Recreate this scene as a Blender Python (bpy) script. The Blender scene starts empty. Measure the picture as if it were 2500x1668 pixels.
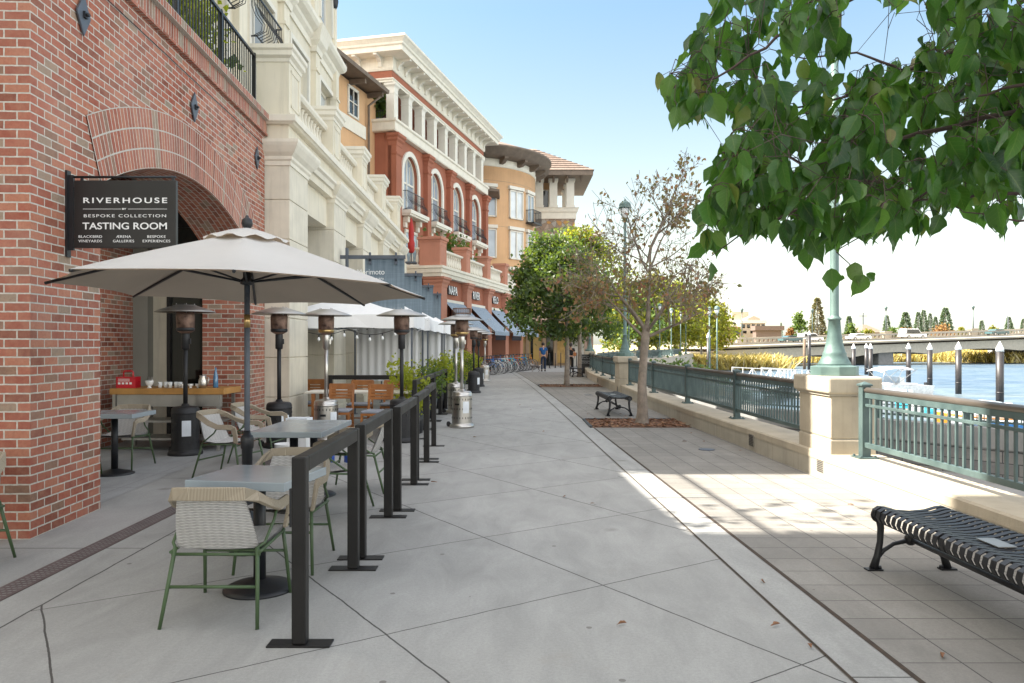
import bpy, bmesh, math, random
from mathutils import Vector, Matrix, noise
PI = math.pi
R = random.Random(7)
sc = bpy.context.scene
COL = sc.collection
FL, CX, HY, CH = 1866.0, 1250.0, 842.0, 1.57      # focal length and principal point of the 2500 px photograph, eye height
def gr(px, py):
    Y = CH*FL/(py-HY); return Vector(((px-CX)/FL*Y, Y, 0))
def at(px, py, Y): return Vector(((px-CX)/FL*Y, Y, CH-(py-HY)/FL*Y))
# ------------------------------------------------------------------ materials
MATS = {}
def newmat(name):
    m = bpy.data.materials.new(name); m.use_nodes = True
    nt = m.node_tree; b = nt.nodes['Principled BSDF']; MATS[name] = m
    return m, nt, b
def nd(nt, t, **k):
    n = nt.nodes.new(t)
    for a, v in k.items(): setattr(n, a, v)
    return n
def sock(nt, s, v):
    if hasattr(v, 'bl_idname') or hasattr(v, 'is_output'): nt.links.new(v, s)
    else: s.default_value = v
def mth(nt, op, a, b=0.0, c=None):
    n = nd(nt, 'ShaderNodeMath', operation=op)
    sock(nt, n.inputs[0], a); sock(nt, n.inputs[1], b)
    if c is not None: sock(nt, n.inputs[2], c)
    return n.outputs[0]
def mixc(nt, f, a, b, mode='MIX'):
    n = nd(nt, 'ShaderNodeMix', data_type='RGBA', blend_type=mode)
    sock(nt, n.inputs[0], f); sock(nt, n.inputs[6], a); sock(nt, n.inputs[7], b)
    return n.outputs[2]
def c4(c, k=1.0): return (min(1, c[0]*k), min(1, c[1]*k), min(1, c[2]*k), 1)
def nois(nt, vec, scale, detail=4, rough=.55, dist=0):
    n = nd(nt, 'ShaderNodeTexNoise'); n.inputs['Scale'].default_value = scale
    n.inputs['Detail'].default_value = detail; n.inputs['Roughness'].default_value = rough
    n.inputs['Distortion'].default_value = dist
    nt.links.new(vec, n.inputs['Vector']); return n.outputs['Fac']
def ramp(nt, f, stops, interp='LINEAR'):
    n = nd(nt, 'ShaderNodeValToRGB'); cr = n.color_ramp; cr.interpolation = interp
    while len(cr.elements) < len(stops): cr.elements.new(.5)
    for e, (p, c) in zip(cr.elements, stops):
        e.position = p; e.color = c if len(c) == 4 else (*c, 1)
    nt.links.new(f, n.inputs[0]); return n.outputs[0]
def remap(nt, f, a, b, lo=0., hi=1.):
    n = nd(nt, 'ShaderNodeMapRange'); sock(nt, n.inputs[0], f)
    for i, v in enumerate((a, b, lo, hi)): n.inputs[i+1].default_value = v
    return n.outputs[0]
def objvec(nt, sc3=(1, 1, 1), kind='Object'):
    tc = nd(nt, 'ShaderNodeTexCoord'); mp = nd(nt, 'ShaderNodeMapping')
    mp.inputs['Scale'].default_value = sc3
    nt.links.new(tc.outputs[kind], mp.inputs[0]); return mp.outputs[0]
def bumpn(nt, b, h, strength=.3, dist=.01):
    n = nd(nt, 'ShaderNodeBump'); n.inputs['Strength'].default_value = strength
    n.inputs['Distance'].default_value = dist
    nt.links.new(h, n.inputs['Height']); nt.links.new(n.outputs[0], b.inputs['Normal'])
def mat(name, c, rough=.6, metal=0., var=.15, scale=5., streak=0., bump=.15, bscale=60., spec=.5, c2=None, wear=None):
    """painted / plain surface: slow tone variation, optional vertical weather streaks, fine grain"""
    m, nt, b = newmat(name)
    v = objvec(nt); f = nois(nt, v, scale, 5)
    col = mixc(nt, remap(nt, f, .3, .7), c4(c, 1-var), c4(c2 or c, 1+var))
    if streak:
        s = nois(nt, objvec(nt, (5, 5, .35)), 2.2, 5, .65)
        col = mixc(nt, mth(nt, 'MULTIPLY', remap(nt, s, .5, .8), streak), col, c4(c, .45))
    if wear:
        w = nois(nt, v, 14, 6, .7)
        col = mixc(nt, remap(nt, w, .62, .7), col, c4(wear))
    nt.links.new(col, b.inputs['Base Color'])
    rv = mth(nt, 'MULTIPLY_ADD', f, .25, rough-.12)
    nt.links.new(rv, b.inputs['Roughness']); b.inputs['Metallic'].default_value = metal
    b.inputs['Specular IOR Level'].default_value = spec
    if bump: bumpn(nt, b, nois(nt, v, bscale, 4), bump, .006)
    return m
def brickmat(name, bw, bh, offset=.5, mort=.013, cols=None, mcol=(.55, .51, .45), wash=.32):
    m, nt, b = newmat(name)
    uv = nd(nt, 'ShaderNodeUVMap').outputs[0]
    wob = nd(nt, 'ShaderNodeVectorMath', operation='ADD'); nt.links.new(uv, wob.inputs[0])
    nz = nd(nt, 'ShaderNodeTexNoise'); nz.inputs['Scale'].default_value = 22; nt.links.new(uv, nz.inputs['Vector'])
    sub = nd(nt, 'ShaderNodeVectorMath', operation='MULTIPLY_ADD')
    nt.links.new(nz.outputs['Color'], sub.inputs[0]); sub.inputs[1].default_value = (.006, .006, 0); sub.inputs[2].default_value = (-.003, -.003, 0)
    nt.links.new(sub.outputs[0], wob.inputs[1])
    t = nd(nt, 'ShaderNodeTexBrick', offset=offset, offset_frequency=2, squash=1.0)
    t.inputs['Color1'].default_value = (0, 0, 0, 1); t.inputs['Color2'].default_value = (1, 1, 1, 1)
    t.inputs['Scale'].default_value = 1; t.inputs['Mortar Size'].default_value = mort*.5
    t.inputs['Mortar Smooth'].default_value = .12; t.inputs['Brick Width'].default_value = bw; t.inputs['Row Height'].default_value = bh
    nt.links.new(wob.outputs[0], t.inputs['Vector'])
    rnd = nd(nt, 'ShaderNodeSeparateColor'); nt.links.new(t.outputs['Color'], rnd.inputs[0])
    cols = cols or [(0, (.20, .052, .032)), (.14, (.30, .080, .050)), (.36, (.36, .105, .066)), (.60, (.41, .155, .095)), (.78, (.29, .09, .062)), (.875, (.20, .12, .085)), (.93, (.27, .22, .165))]
    bc = ramp(nt, rnd.outputs[0], cols, 'CONSTANT')
    ns = nois(nt, uv, 9, 6, .7)
    bc = mixc(nt, remap(nt, ns, .40, .75, 0, .36), bc, (.52, .30, .19, 1))
    fl = nois(nt, objvec(nt, (14, 14, 3), 'UV'), 3, 3)
    bc = mixc(nt, remap(nt, fl, .45, .8, 0, .4), bc, (.17, .06, .04, 1))
    if wash: bc = mixc(nt, remap(nt, nois(nt, uv, .8, 5), .35, .7, 0, wash), bc, (.56, .36, .29, 1))
    mc = mixc(nt, remap(nt, nois(nt, uv, 30, 4), .3, .7), c4(mcol, .8), c4(mcol, 1.15))
    nt.links.new(mixc(nt, t.outputs['Fac'], bc, mc), b.inputs['Base Color'])
    b.inputs['Roughness'].default_value = .85; b.inputs['Specular IOR Level'].default_value = .25
    h = mth(nt, 'ADD', mth(nt, 'MULTIPLY', t.outputs['Fac'], -1), mth(nt, 'MULTIPLY', nois(nt, uv, 70, 4), .35))
    bumpn(nt, b, h, .7, .006)
    return m
def leafmat(name, stops, trans=.4, rough=.45, tcol=(.30, .42, .04)):
    m, nt, b = newmat(name)
    g = nd(nt, 'ShaderNodeNewGeometry')
    col = ramp(nt, g.outputs['Random Per Island'], stops)
    nt.links.new(col, b.inputs['Base Color']); b.inputs['Roughness'].default_value = rough
    tr = nd(nt, 'ShaderNodeBsdfTranslucent')
    tc = mixc(nt, .65, col, (*tcol, 1)); nt.links.new(tc, tr.inputs[0])
    mx = nd(nt, 'ShaderNodeMixShader'); mx.inputs[0].default_value = trans
    nt.links.new(b.outputs[0], mx.inputs[1]); nt.links.new(tr.outputs[0], mx.inputs[2])
    nt.links.new(mx.outputs[0], nt.nodes['Material Output'].inputs[0])
    return m
def glassmat(name, c, rough=.05, spec=.9):
    m, nt, b = newmat(name)
    f = nois(nt, objvec(nt), 1.2, 2)
    nt.links.new(mixc(nt, f, c4(c, .7), c4(c, 1.35)), b.inputs['Base Color'])
    b.inputs['Roughness'].default_value = rough; b.inputs['Specular IOR Level'].default_value = spec
    return m
M = MATS
brickmat('brick', .205, .0735)
brickmat('brick_radial', .0735, .21, 0.0)
brickmat('brick_rowlock', .0735, .105, 0.0)
mat('stucco_cream', (.72, .66, .53), .85, 0, .08, 1.2, .32, .25, 90)
mat('stone_cream', (.68, .63, .52), .8, 0, .10, 2.2, .42, .3, 45)
mat('trim_cream', (.76, .71, .60), .75, 0, .06, 2.5, .22, .15, 60)
mat('trim_white', (.74, .70, .61), .7, 0, .05, 2.5, .12, .1, 60)
mat('stucco_red', (.35, .125, .072), .85, 0, .12, .7, .28, .3, 90)
mat('stucco_pink', (.47, .215, .145), .85, 0, .08, 1.3, .15, .3, 90)
mat('stucco_orange', (.61, .37, .195), .85, 0, .11, .5, .22, .3, 90)
mat('stucco_tan', (.42, .30, .19), .85, 0, .1, 1.5, .2, .3, 90)
mat('eave_brown', (.17, .128, .095), .7, 0, .2, 3, .2, .1)
mat('roof_tile', (.17, .125, .10), .85, 0, .25, 4, 0, .3, 30)
mat('ceiling_grey', (.50, .47, .40), .9, 0, .05)
mat('pier_grey', (.30, .30, .265), .8, 0, .06, 2, .1)
mat('iron_black', (.012, .013, .016), .42, 0, .3, 6, 0, .05, 90, .5)
mat('iron_grey', (.09, .105, .13), .5, .2, .2, 6, 0, .1)
mat('barrier_metal', (.014, .013, .0125), .46, .0, .25, 3, 0, .06, 120, .30, None, None)
mat('heater_black', (.022, .022, .024), .5, .2, .2, 5, 0, .1, 120)
mat('steel', (.55, .53, .50), .34, 1, .06, 2, .1, .03, 60)
mat('steel_dull', (.42, .41, .39), .42, .9, .12, 4, .2, .05)
mat('burner_rust', (.075, .034, .026), .5, .5, .5, 9, .3, .3, 40, .5, (.20, .13, .10))
mat('brass', (.55, .38, .17), .32, 1, .2, 5)
mat('lamp_green', (.085, .145, .135), .5, .1, .16, 3, .28, .12, 50, .5, (.12, .185, .17))
mat('verdigris', (.046, .080, .083), .5, .1, .16, 3, .28, .12, 50, .5, (.085, .125, .122))
mat('rail_cap', (.135, .115, .098), .35, .3, .2, 2, 0, .05)
mat('concrete_wall', (.40, .365, .30), .88, 0, .12, 2.4, .40, .35, 55)
mat('concrete_cap', (.42, .365, .28), .85, 0, .14, 2.2, .30, .5, 35)
mat('concrete_dark', (.22, .22, .215), .9, 0, .15, 2, .4, .4, 40)
mat('concrete_bridge', (.34, .30, .24), .88, 0, .10, .35, .25, .2, 20)
mat('wood_orange', (.36, .135, .035), .42, 0, .25, 5, .3, .1)
mat('wood_counter', (.42, .21, .055), .45, 0, .2, 4, .2, .1)
mat('pad_grey', (.30, .32, .37), .8)
mat('green_paint', (.058, .098, .042), .45, 0, .2, 6, .1, .08, 90)
mat('white_paint', (.78, .78, .76), .5, 0, .04)
mat('white_plastic', (.75, .75, .74), .4, 0, .05, 4, .1)
mat('canopy_white', (.86, .86, .86), .8, 0, .04, 1.5, .12, .1, 200)
mat('panel_white', (.80, .81, .82), .85, 0, .04, 1.5, .06, .05, 200)
mat('paper_white', (.72, .76, .80), .6)
mat('sign_black', (.014, .0125, .0125), .38, 0, .2, 3, .05, .03)
mat('letter_white', (.80, .80, .79), .55, 0, .03, 3, 0, 0)
mat('red_plastic', (.50, .012, .025), .3, 0, .15)
mat('blue_plastic', (.02, .07, .35), .35)
mat('ceramic', (.78, .77, .74), .2)
mat('slate_top', (.29, .335, .365), .20, 0, .10, 2.2, 0, .06, 160, .5)
mat('bark', (.25, .205, .165), .9, 0, .35, 7, .5, .8, 26)
mat('bark_grey', (.20, .18, .17), .9, 0, .3, 7, .4, .6, 26)
mat('mulch', (.16, .09, .055), .95, 0, .5, 20, 0, .6, 40)
mat('soil', (.05, .035, .025), .95, 0, .4, 14)
mat('canvas_red', (.40, .025, .022), .7)
mat('tyre', (.03, .03, .032), .6)
mat('rim_silver', (.40, .41, .42), .4, .3)
mat('pile_black', (.030, .027, .027), .42, 0, .25, 2, .3, .1, 40)
mat('pile_brown', (.16, .115, .08), .8, 0, .25, 2, .3, .2, 30)
mat('skin', (.48, .27, .18), .55)
mat('shirt_blue', (.010, .075, .22), .85)
mat('shirt_black', (.010, .010, .012), .85)
mat('jeans', (.018, .032, .065), .85)
mat('hair_dark', (.02, .013, .010), .6)
mat('hair_red', (.22, .07, .03), .6)
mat('leather_tan', (.42, .15, .045), .5)
mat('plywood', (.52, .33, .11), .7, 0, .2, 3, .3)
mat('vent_grey', (.26, .24, .20), .7)
mat('board_grey', (.20, .20, .205), .6, 0, .1)
mat('stone_tan', (.34, .27, .21), .9)
mat('lamp_glass', (.78, .80, .80), .25)
mat('car_silver', (.60, .61, .62), .25, .3); mat('car_white', (.80, .80, .80), .25); mat('car_dark', (.05, .10, .11), .2)
mat('building_brown', (.14, .10, .085), .85); mat('building_brick', (.30, .17, .12), .9, 0, .15, 2)
mat('far_tan', (.52, .43, .33), .9, 0, .06, .5); mat('far_white', (.68, .64, .58), .9, 0, .05, .5)
glassmat('glass_dark', (.012, .014, .013), .06, .6)
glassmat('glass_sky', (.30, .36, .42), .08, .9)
glassmat('glass_pale', (.58, .61, .62), .2, .6)
glassmat('glass_reflect_yellow', (.50, .33, .10), .10, .7)  # yellow reflection put into the pane colour
m_ = leafmat('leaf_near', [(0, (.009, .040, .011)), (.25, (.020, .075, .018)), (.5, (.042, .122, .026)), (.75, (.075, .170, .036)), (.93, (.115, .21, .046)), (.97, (.17, .20, .05)), (1, (.18, .13, .05))], .38, .32, (.20, .47, .04))
def veins(nt):
    b = nt.nodes['Principled BSDF']; src = b.inputs['Base Color'].links[0].from_socket
    uv = nd(nt, 'ShaderNodeSeparateXYZ'); nt.links.new(nd(nt, 'ShaderNodeUVMap').outputs[0], uv.inputs[0]); u = mth(nt, 'ABSOLUTE', uv.outputs[0]); t = uv.outputs[1]
    mid = mth(nt, 'LESS_THAN', u, .055); fr = mth(nt, 'FRACT', mth(nt, 'MULTIPLY', mth(nt, 'SUBTRACT', t, mth(nt, 'MULTIPLY', u, .22)), 8)); side = mth(nt, 'MULTIPLY', mth(nt, 'LESS_THAN', fr, .13), .45)
    v = mth(nt, 'MAXIMUM', mid, side); blot = nois(nt, objvec(nt), 60, 3)
    c = mixc(nt, mth(nt, 'MULTIPLY', v, .5), src, (.20, .30, .08, 1)); c = mixc(nt, remap(nt, blot, .60, .72, 0, .5), c, (.06, .05, .015, 1))
    nt.links.new(c, b.inputs['Base Color']); bumpn(nt, b, mth(nt, 'MULTIPLY', v, -1), .5, .002)
veins(m_.node_tree)
leafmat('leaf_green', [(0, (.016, .038, .014)), (.5, (.035, .072, .022)), (.85, (.062, .105, .026)), (1, (.13, .14, .03))], .35)
leafmat('leaf_autumn', [(0, (.10, .12, .04)), (.32, (.18, .18, .07)), (.54, (.28, .23, .10)), (.70, (.33, .17, .09)), (.86, (.29, .10, .07)), (1, (.36, .26, .13))], .38, .55, (.42, .32, .10))
leafmat('leaf_yellow', [(0, (.075, .10, .02)), (.5, (.15, .165, .025)), (1, (.26, .24, .03))], .5, .5, (.45, .42, .03))
leafmat('leaf_shrub', [(0, (.03, .06, .016)), (.5, (.06, .115, .025)), (1, (.12, .18, .04))], .4)
leafmat('leaf_lime', [(0, (.10, .14, .014)), (.5, (.22, .27, .025)), (1, (.36, .38, .04))], .5, .5, (.62, .66, .04))
leafmat('needle_blue', [(0, (.05, .085, .06)), (.6, (.09, .135, .09)), (1, (.13, .17, .11))], .15)
leafmat('needle_brown', [(0, (.085, .07, .042)), (.6, (.15, .12, .07)), (1, (.20, .165, .09))], .15)
leafmat('leaf_rust', [(0, (.16, .075, .03)), (.6, (.26, .13, .045)), (1, (.30, .20, .06))], .35, .6, (.4, .2, .05))
leafmat('reed', [(0, (.30, .24, .07)), (.35, (.46, .35, .07)), (.7, (.50, .42, .14)), (1, (.56, .49, .33))], .35, .7, (.5, .42, .1))
leafmat('leaf_litter', [(0, (.12, .05, .028)), (.5, (.23, .105, .055)), (1, (.34, .19, .10))], .1, .8, (.3, .15, .05))
def canvas():
    m, nt, b = newmat('canvas')
    v = objvec(nt); f = nois(nt, v, 1.5, 4)
    col = mixc(nt, remap(nt, f, .3, .7), (.64, .635, .62, 1), (.72, .715, .70, 1))
    w = nois(nt, objvec(nt, (90, 90, 90)), 6, 2)
    col = mixc(nt, remap(nt, w, .3, .7, 0, .18), col, (.36, .33, .30, 1))
    nt.links.new(col, b.inputs['Base Color']); b.inputs['Roughness'].default_value = .9
    tr = nd(nt, 'ShaderNodeBsdfTranslucent'); tr.inputs[0].default_value = (.50, .35, .22, 1)
    mx = nd(nt, 'ShaderNodeMixShader'); mx.inputs[0].default_value = .27
    nt.links.new(b.outputs[0], mx.inputs[1]); nt.links.new(tr.outputs[0], mx.inputs[2])
    nt.links.new(mx.outputs[0], nt.nodes['Material Output'].inputs[0])
canvas()
mat('canvas_shaded', (.46, .395, .325), .95, 0, .06, 2, .05, .12, 160)  # canvas darkened to beige, underside shade put into the colour
def banner():
    m, nt, b = newmat('banner_cloth')
    s = nois(nt, objvec(nt, (9, 9, .35)), 2.0, 6, .65)
    h = nois(nt, objvec(nt, (1.2, 1, 14)), 1.5, 4, .6)
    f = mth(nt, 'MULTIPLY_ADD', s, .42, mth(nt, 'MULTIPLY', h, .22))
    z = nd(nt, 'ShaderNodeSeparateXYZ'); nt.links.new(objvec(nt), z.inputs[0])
    f = mth(nt, 'ADD', f, mth(nt, 'ADD', remap(nt, z.outputs[2], 1.55, 2.5, .56, .14), remap(nt, z.outputs[2], 3.0, 3.5, 0, -.14)))   # the cloth gets paler towards white lower down
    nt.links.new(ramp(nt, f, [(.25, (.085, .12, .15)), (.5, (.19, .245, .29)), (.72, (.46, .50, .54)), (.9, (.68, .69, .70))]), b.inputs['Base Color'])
    b.inputs['Roughness'].default_value = .8
banner()
def wicker():
    m, nt, b = newmat('wicker')
    uv = nd(nt, 'ShaderNodeSeparateXYZ'); nt.links.new(nd(nt, 'ShaderNodeUVMap').outputs[0], uv.inputs[0]); u, v = uv.outputs[0], uv.outputs[1]
    rows = mth(nt, 'DIVIDE', v, .0098); par = mth(nt, 'MULTIPLY', mth(nt, 'FLOOR', mth(nt, 'MULTIPLY', mth(nt, 'ADD', rows, 500), 1)), PI)
    strand = mth(nt, 'ABSOLUTE', mth(nt, 'SINE', mth(nt, 'MULTIPLY', rows, PI)))
    over = mth(nt, 'SINE', mth(nt, 'ADD', mth(nt, 'MULTIPLY', u, 2*PI/.047), par))
    h = mth(nt, 'ADD', strand, mth(nt, 'MULTIPLY', over, .28))
    stake = mth(nt, 'MULTIPLY', mth(nt, 'ABSOLUTE', mth(nt, 'SINE', mth(nt, 'MULTIPLY', u, PI/.047))), .16)
    f = remap(nt, mth(nt, 'ADD', h, stake), .12, .62)
    tint = mixc(nt, nois(nt, objvec(nt), 8, 3), (.47, .455, .435, 1), (.66, .645, .625, 1))
    nt.links.new(mixc(nt, f, (.055, .045, .038, 1), tint), b.inputs['Base Color']); b.inputs['Roughness'].default_value = .6
    bumpn(nt, b, h, .8, .004)
    m, nt, b = newmat('rope_wrap')
    uv = nd(nt, 'ShaderNodeUVMap').outputs[0]
    w = nd(nt, 'ShaderNodeTexWave'); w.inputs['Scale'].default_value = 40; w.inputs['Distortion'].default_value = .4
    nt.links.new(uv, w.inputs['Vector'])
    nt.links.new(mixc(nt, w.outputs['Fac'], (.20, .16, .11, 1), (.50, .43, .33, 1)), b.inputs['Base Color'])
    b.inputs['Roughness'].default_value = .7; bumpn(nt, b, w.outputs['Fac'], .6, .003)
wicker()
def awning():
    m, nt, b = newmat('awning_blue')
    x = nd(nt, 'ShaderNodeSeparateXYZ'); nt.links.new(objvec(nt), x.inputs[0])
    s = mth(nt, 'FRACT', mth(nt, 'MULTIPLY', x.outputs[1], 5.2))
    nt.links.new(mixc(nt, mth(nt, 'GREATER_THAN', s, .62), (.155, .215, .29, 1), (.40, .46, .52, 1)), b.inputs['Base Color'])
    b.inputs['Roughness'].default_value = .8
    m, nt, b = newmat('awning_brown')
    x = nd(nt, 'ShaderNodeSeparateXYZ'); nt.links.new(objvec(nt), x.inputs[0])
    s = mth(nt, 'FRACT', mth(nt, 'MULTIPLY', x.outputs[0], 4))
    nt.links.new(mixc(nt, mth(nt, 'GREATER_THAN', s, .5), (.30, .17, .11, 1), (.52, .40, .30, 1)), b.inputs['Base Color'])
awning()
def stonewall():
    m, nt, b = newmat('rubble_stone')
    uv = nd(nt, 'ShaderNodeUVMap').outputs[0]
    t = nd(nt, 'ShaderNodeTexVoronoi', feature='F1'); t.inputs['Scale'].default_value = 2.1; nt.links.new(uv, t.inputs['Vector'])
    e = nd(nt, 'ShaderNodeTexVoronoi', feature='DISTANCE_TO_EDGE'); e.inputs['Scale'].default_value = 2.1; nt.links.new(uv, e.inputs['Vector'])
    sp = nd(nt, 'ShaderNodeSeparateColor'); nt.links.new(t.outputs['Color'], sp.inputs[0])
    c = ramp(nt, sp.outputs[0], [(0, (.30, .22, .16)), (.4, (.40, .31, .24)), (.75, (.36, .33, .29)), (.88, (.46, .25, .09))], 'CONSTANT')
    nt.links.new(mixc(nt, mth(nt, 'LESS_THAN', e.outputs['Distance'], .035), c, (.20, .16, .13, 1)), b.inputs['Base Color'])
    b.inputs['Roughness'].default_value = .9
    m, nt, b = newmat('block_stone')
    uv = nd(nt, 'ShaderNodeUVMap').outputs[0]
    t = nd(nt, 'ShaderNodeTexBrick'); t.inputs['Scale'].default_value = 1; t.inputs['Brick Width'].default_value = .6; t.inputs['Row Height'].default_value = .3; t.inputs['Mortar Size'].default_value = .012
    t.inputs['Color1'].default_value = (.13, .13, .13, 1); t.inputs['Color2'].default_value = (.21, .20, .19, 1); t.inputs['Mortar'].default_value = (.05, .05, .05, 1)
    nt.links.new(uv, t.inputs['Vector']); nt.links.new(t.outputs['Color'], b.inputs['Base Color']); b.inputs['Roughness'].default_value = .9
    bumpn(nt, b, nois(nt, uv, 12, 5), .8, .03)
stonewall()
def joint(nt, val, spacing, w, off=0.0):
    """1 on a joint line of width w every `spacing`"""
    a = mth(nt, 'DIVIDE', mth(nt, 'SUBTRACT', val, off), spacing)
    fr = mth(nt, 'ABSOLUTE', mth(nt, 'SUBTRACT', mth(nt, 'FRACT', mth(nt, 'ADD', a, 1000.5)), .5))
    return mth(nt, 'LESS_THAN', fr, w/2/spacing)
def concrete(name, c, kind, warm=(.30, .26, .20)):
    m, nt, b = newmat(name)
    v = objvec(nt); xyz = nd(nt, 'ShaderNodeSeparateXYZ'); nt.links.new(v, xyz.inputs[0])
    x, y = xyz.outputs[0], xyz.outputs[1]
    wob = mth(nt, 'MULTIPLY_ADD', nois(nt, v, 3.5, 4), .022, -.011)
    big = nois(nt, v, .45, 6, .62, .6); mid = nois(nt, objvec(nt, (2.2, .8, 1)), 1.6, 6, .65, .8); fine = nois(nt, v, 55, 4, .7)
    tone = mth(nt, 'ADD', mth(nt, 'MULTIPLY', big, .5), mth(nt, 'MULTIPLY', mid, .5))
    col = mixc(nt, remap(nt, tone, .36, .64), c4(c, .74), c4(c, 1.15))
    col = mixc(nt, remap(nt, fine, .35, .7, 0, .42), col, c4(c, .55))
    grain = nois(nt, v, 160, 2, .8); col = mixc(nt, remap(nt, grain, .45, .75, 0, .5), col, c4(c, .55))
    st = nois(nt, v, 1.1, 6, .7, 1.2)
    col = mixc(nt, remap(nt, st, .60, .80, 0, .35), col, c4(warm))
    sp = nd(nt, 'ShaderNodeTexVoronoi'); sp.inputs['Scale'].default_value = 2.6; nt.links.new(v, sp.inputs['Vector'])
    col = mixc(nt, mth(nt, 'MULTIPLY', mth(nt, 'LESS_THAN', sp.outputs['Distance'], .045), .6), col, (.07, .055, .045, 1))
    s2 = nd(nt, 'ShaderNodeTexVoronoi'); s2.inputs['Scale'].default_value = .9; nt.links.new(v, s2.inputs['Vector'])
    col = mixc(nt, mth(nt, 'MULTIPLY', remap(nt, mth(nt, 'ADD', s2.outputs['Distance'], mth(nt, 'MULTIPLY', nois(nt, v, 9, 4), .10)), .06, .13, .55, 0), 1.0), col, (.13, .115, .10, 1))
    if kind == 'diag':
        ca, sa = math.cos(.5864), math.sin(.5864)
        pv = mth(nt, 'ADD', mth(nt, 'ADD', mth(nt, 'MULTIPLY', x, ca), mth(nt, 'MULTIPLY', y, sa)), wob)
        pu = mth(nt, 'ADD', mth(nt, 'SUBTRACT', mth(nt, 'MULTIPLY', x, sa), mth(nt, 'MULTIPLY', y, ca)), wob)
        j = mth(nt, 'MAXIMUM', joint(nt, pv, 1.535, .011, 3.257), joint(nt, pu, 1.49, .009, -3.829))
        cb = nd(nt, 'ShaderNodeCombineXYZ'); wn = nd(nt, 'ShaderNodeTexWhiteNoise', noise_dimensions='2D')
        nt.links.new(mth(nt, 'ROUND', mth(nt, 'DIVIDE', mth(nt, 'SUBTRACT', pv, 3.257+.7675), 1.535)), cb.inputs[0]); nt.links.new(mth(nt, 'ROUND', mth(nt, 'DIVIDE', mth(nt, 'SUBTRACT', pu, -3.829+.745), 1.49)), cb.inputs[1])
        nt.links.new(cb.outputs[0], wn.inputs['Vector']); col = mixc(nt, mth(nt, 'MULTIPLY', wn.outputs['Value'], .22), col, c4(c, .62))
        inside = mth(nt, 'GREATER_THAN', x, -2.84)
        j = mth(nt, 'MULTIPLY', j, inside)
        e = mth(nt, 'LESS_THAN', mth(nt, 'ABSOLUTE', mth(nt, 'ADD', mth(nt, 'ADD', x, 2.84), wob)), .007)
        cross = mth(nt, 'MULTIPLY', joint(nt, y, 3.1, .012, 5.9), mth(nt, 'LESS_THAN', x, -2.84))
        j = mth(nt, 'MAXIMUM', j, mth(nt, 'MAXIMUM', e, cross))
    elif kind == 'paver':
        xs = mth(nt, 'ADD', mth(nt, 'ADD', x, mth(nt, 'MULTIPLY', y, .033)), mth(nt, 'MULTIPLY', wob, .4))
        j = mth(nt, 'MAXIMUM', joint(nt, xs, .308, .0085, 2.03), joint(nt, mth(nt, 'ADD', y, mth(nt, 'MULTIPLY', wob, .4)), .305, .007, .1))
        cell = nd(nt, 'ShaderNodeTexWhiteNoise', noise_dimensions='2D')
        cb = nd(nt, 'ShaderNodeCombineXYZ')
        nt.links.new(mth(nt, 'FLOOR', mth(nt, 'DIVIDE', mth(nt, 'SUBTRACT', xs, 2.03), .308)), cb.inputs[0])
        nt.links.new(mth(nt, 'FLOOR', mth(nt, 'DIVIDE', mth(nt, 'SUBTRACT', y, .1), .305)), cb.inputs[1])
        nt.links.new(cb.outputs[0], cell.inputs['Vector'])
        col = mixc(nt, mth(nt, 'MULTIPLY', cell.outputs['Value'], .40), col, c4(c, .55))
    elif kind == 'strip':
        j = joint(nt, y, 3.0, .012, .6)
    else:
        j = mth(nt, 'MAXIMUM', joint(nt, y, .92, .012, .1), joint(nt, x, .92, .010, .3))
    dark = mixc(nt, nois(nt, v, 30, 3), (.045, .042, .040, 1), (.10, .095, .09, 1))
    if kind == 'floor': dark = mixc(nt, .55, dark, c4(c))
    nt.links.new(mixc(nt, j, col, dark), b.inputs['Base Color'])
    b.inputs['Roughness'].default_value = .78; b.inputs['Specular IOR Level'].default_value = .35
    h = mth(nt, 'ADD', mth(nt, 'MULTIPLY', j, -1), mth(nt, 'MULTIPLY', fine, .25))
    bumpn(nt, b, h, .6, .006)
concrete('pavement', (.392, .390, .374), 'diag')
concrete('strip_concrete', (.375, .375, .36), 'strip')
concrete('pavers', (.285, .27, .245), 'paver')
concrete('porch_floor', (.38, .385, .385), 'floor')
def water():
    m, nt, b = newmat('river_water')
    f = nois(nt, objvec(nt, (.012, .05, 1)), 1.0, 4, .55, .8); r = nois(nt, objvec(nt, (.25, .9, 1)), 1.0, 5, .7)
    col = ramp(nt, f, [(.36, (.014, .055, .12)), (.45, (.040, .085, .14)), (.56, (.055, .10, .145)), (.66, (.085, .105, .095))])
    nt.links.new(mixc(nt, remap(nt, r, .40, .70, 0, .75), col, (.21, .26, .30, 1)), b.inputs['Base Color'])
    b.inputs['Roughness'].default_value = .30; b.inputs['Specular IOR Level'].default_value = .22
    h = mth(nt, 'ADD', nois(nt, objvec(nt, (.8, 2.2, 1)), 1.2, 5, .65), mth(nt, 'MULTIPLY', nois(nt, objvec(nt, (.2, .7, 1)), 1.0, 3), 1.2))
    bumpn(nt, b, h, .8, .12)
water()
mat('bank_grass', (.42, .34, .16), .95, 0, .4, .25, 0, .5, 3, .2, (.40, .34, .17))
mat('bank_green', (.16, .17, .05), .95, 0, .3, .1)
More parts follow.
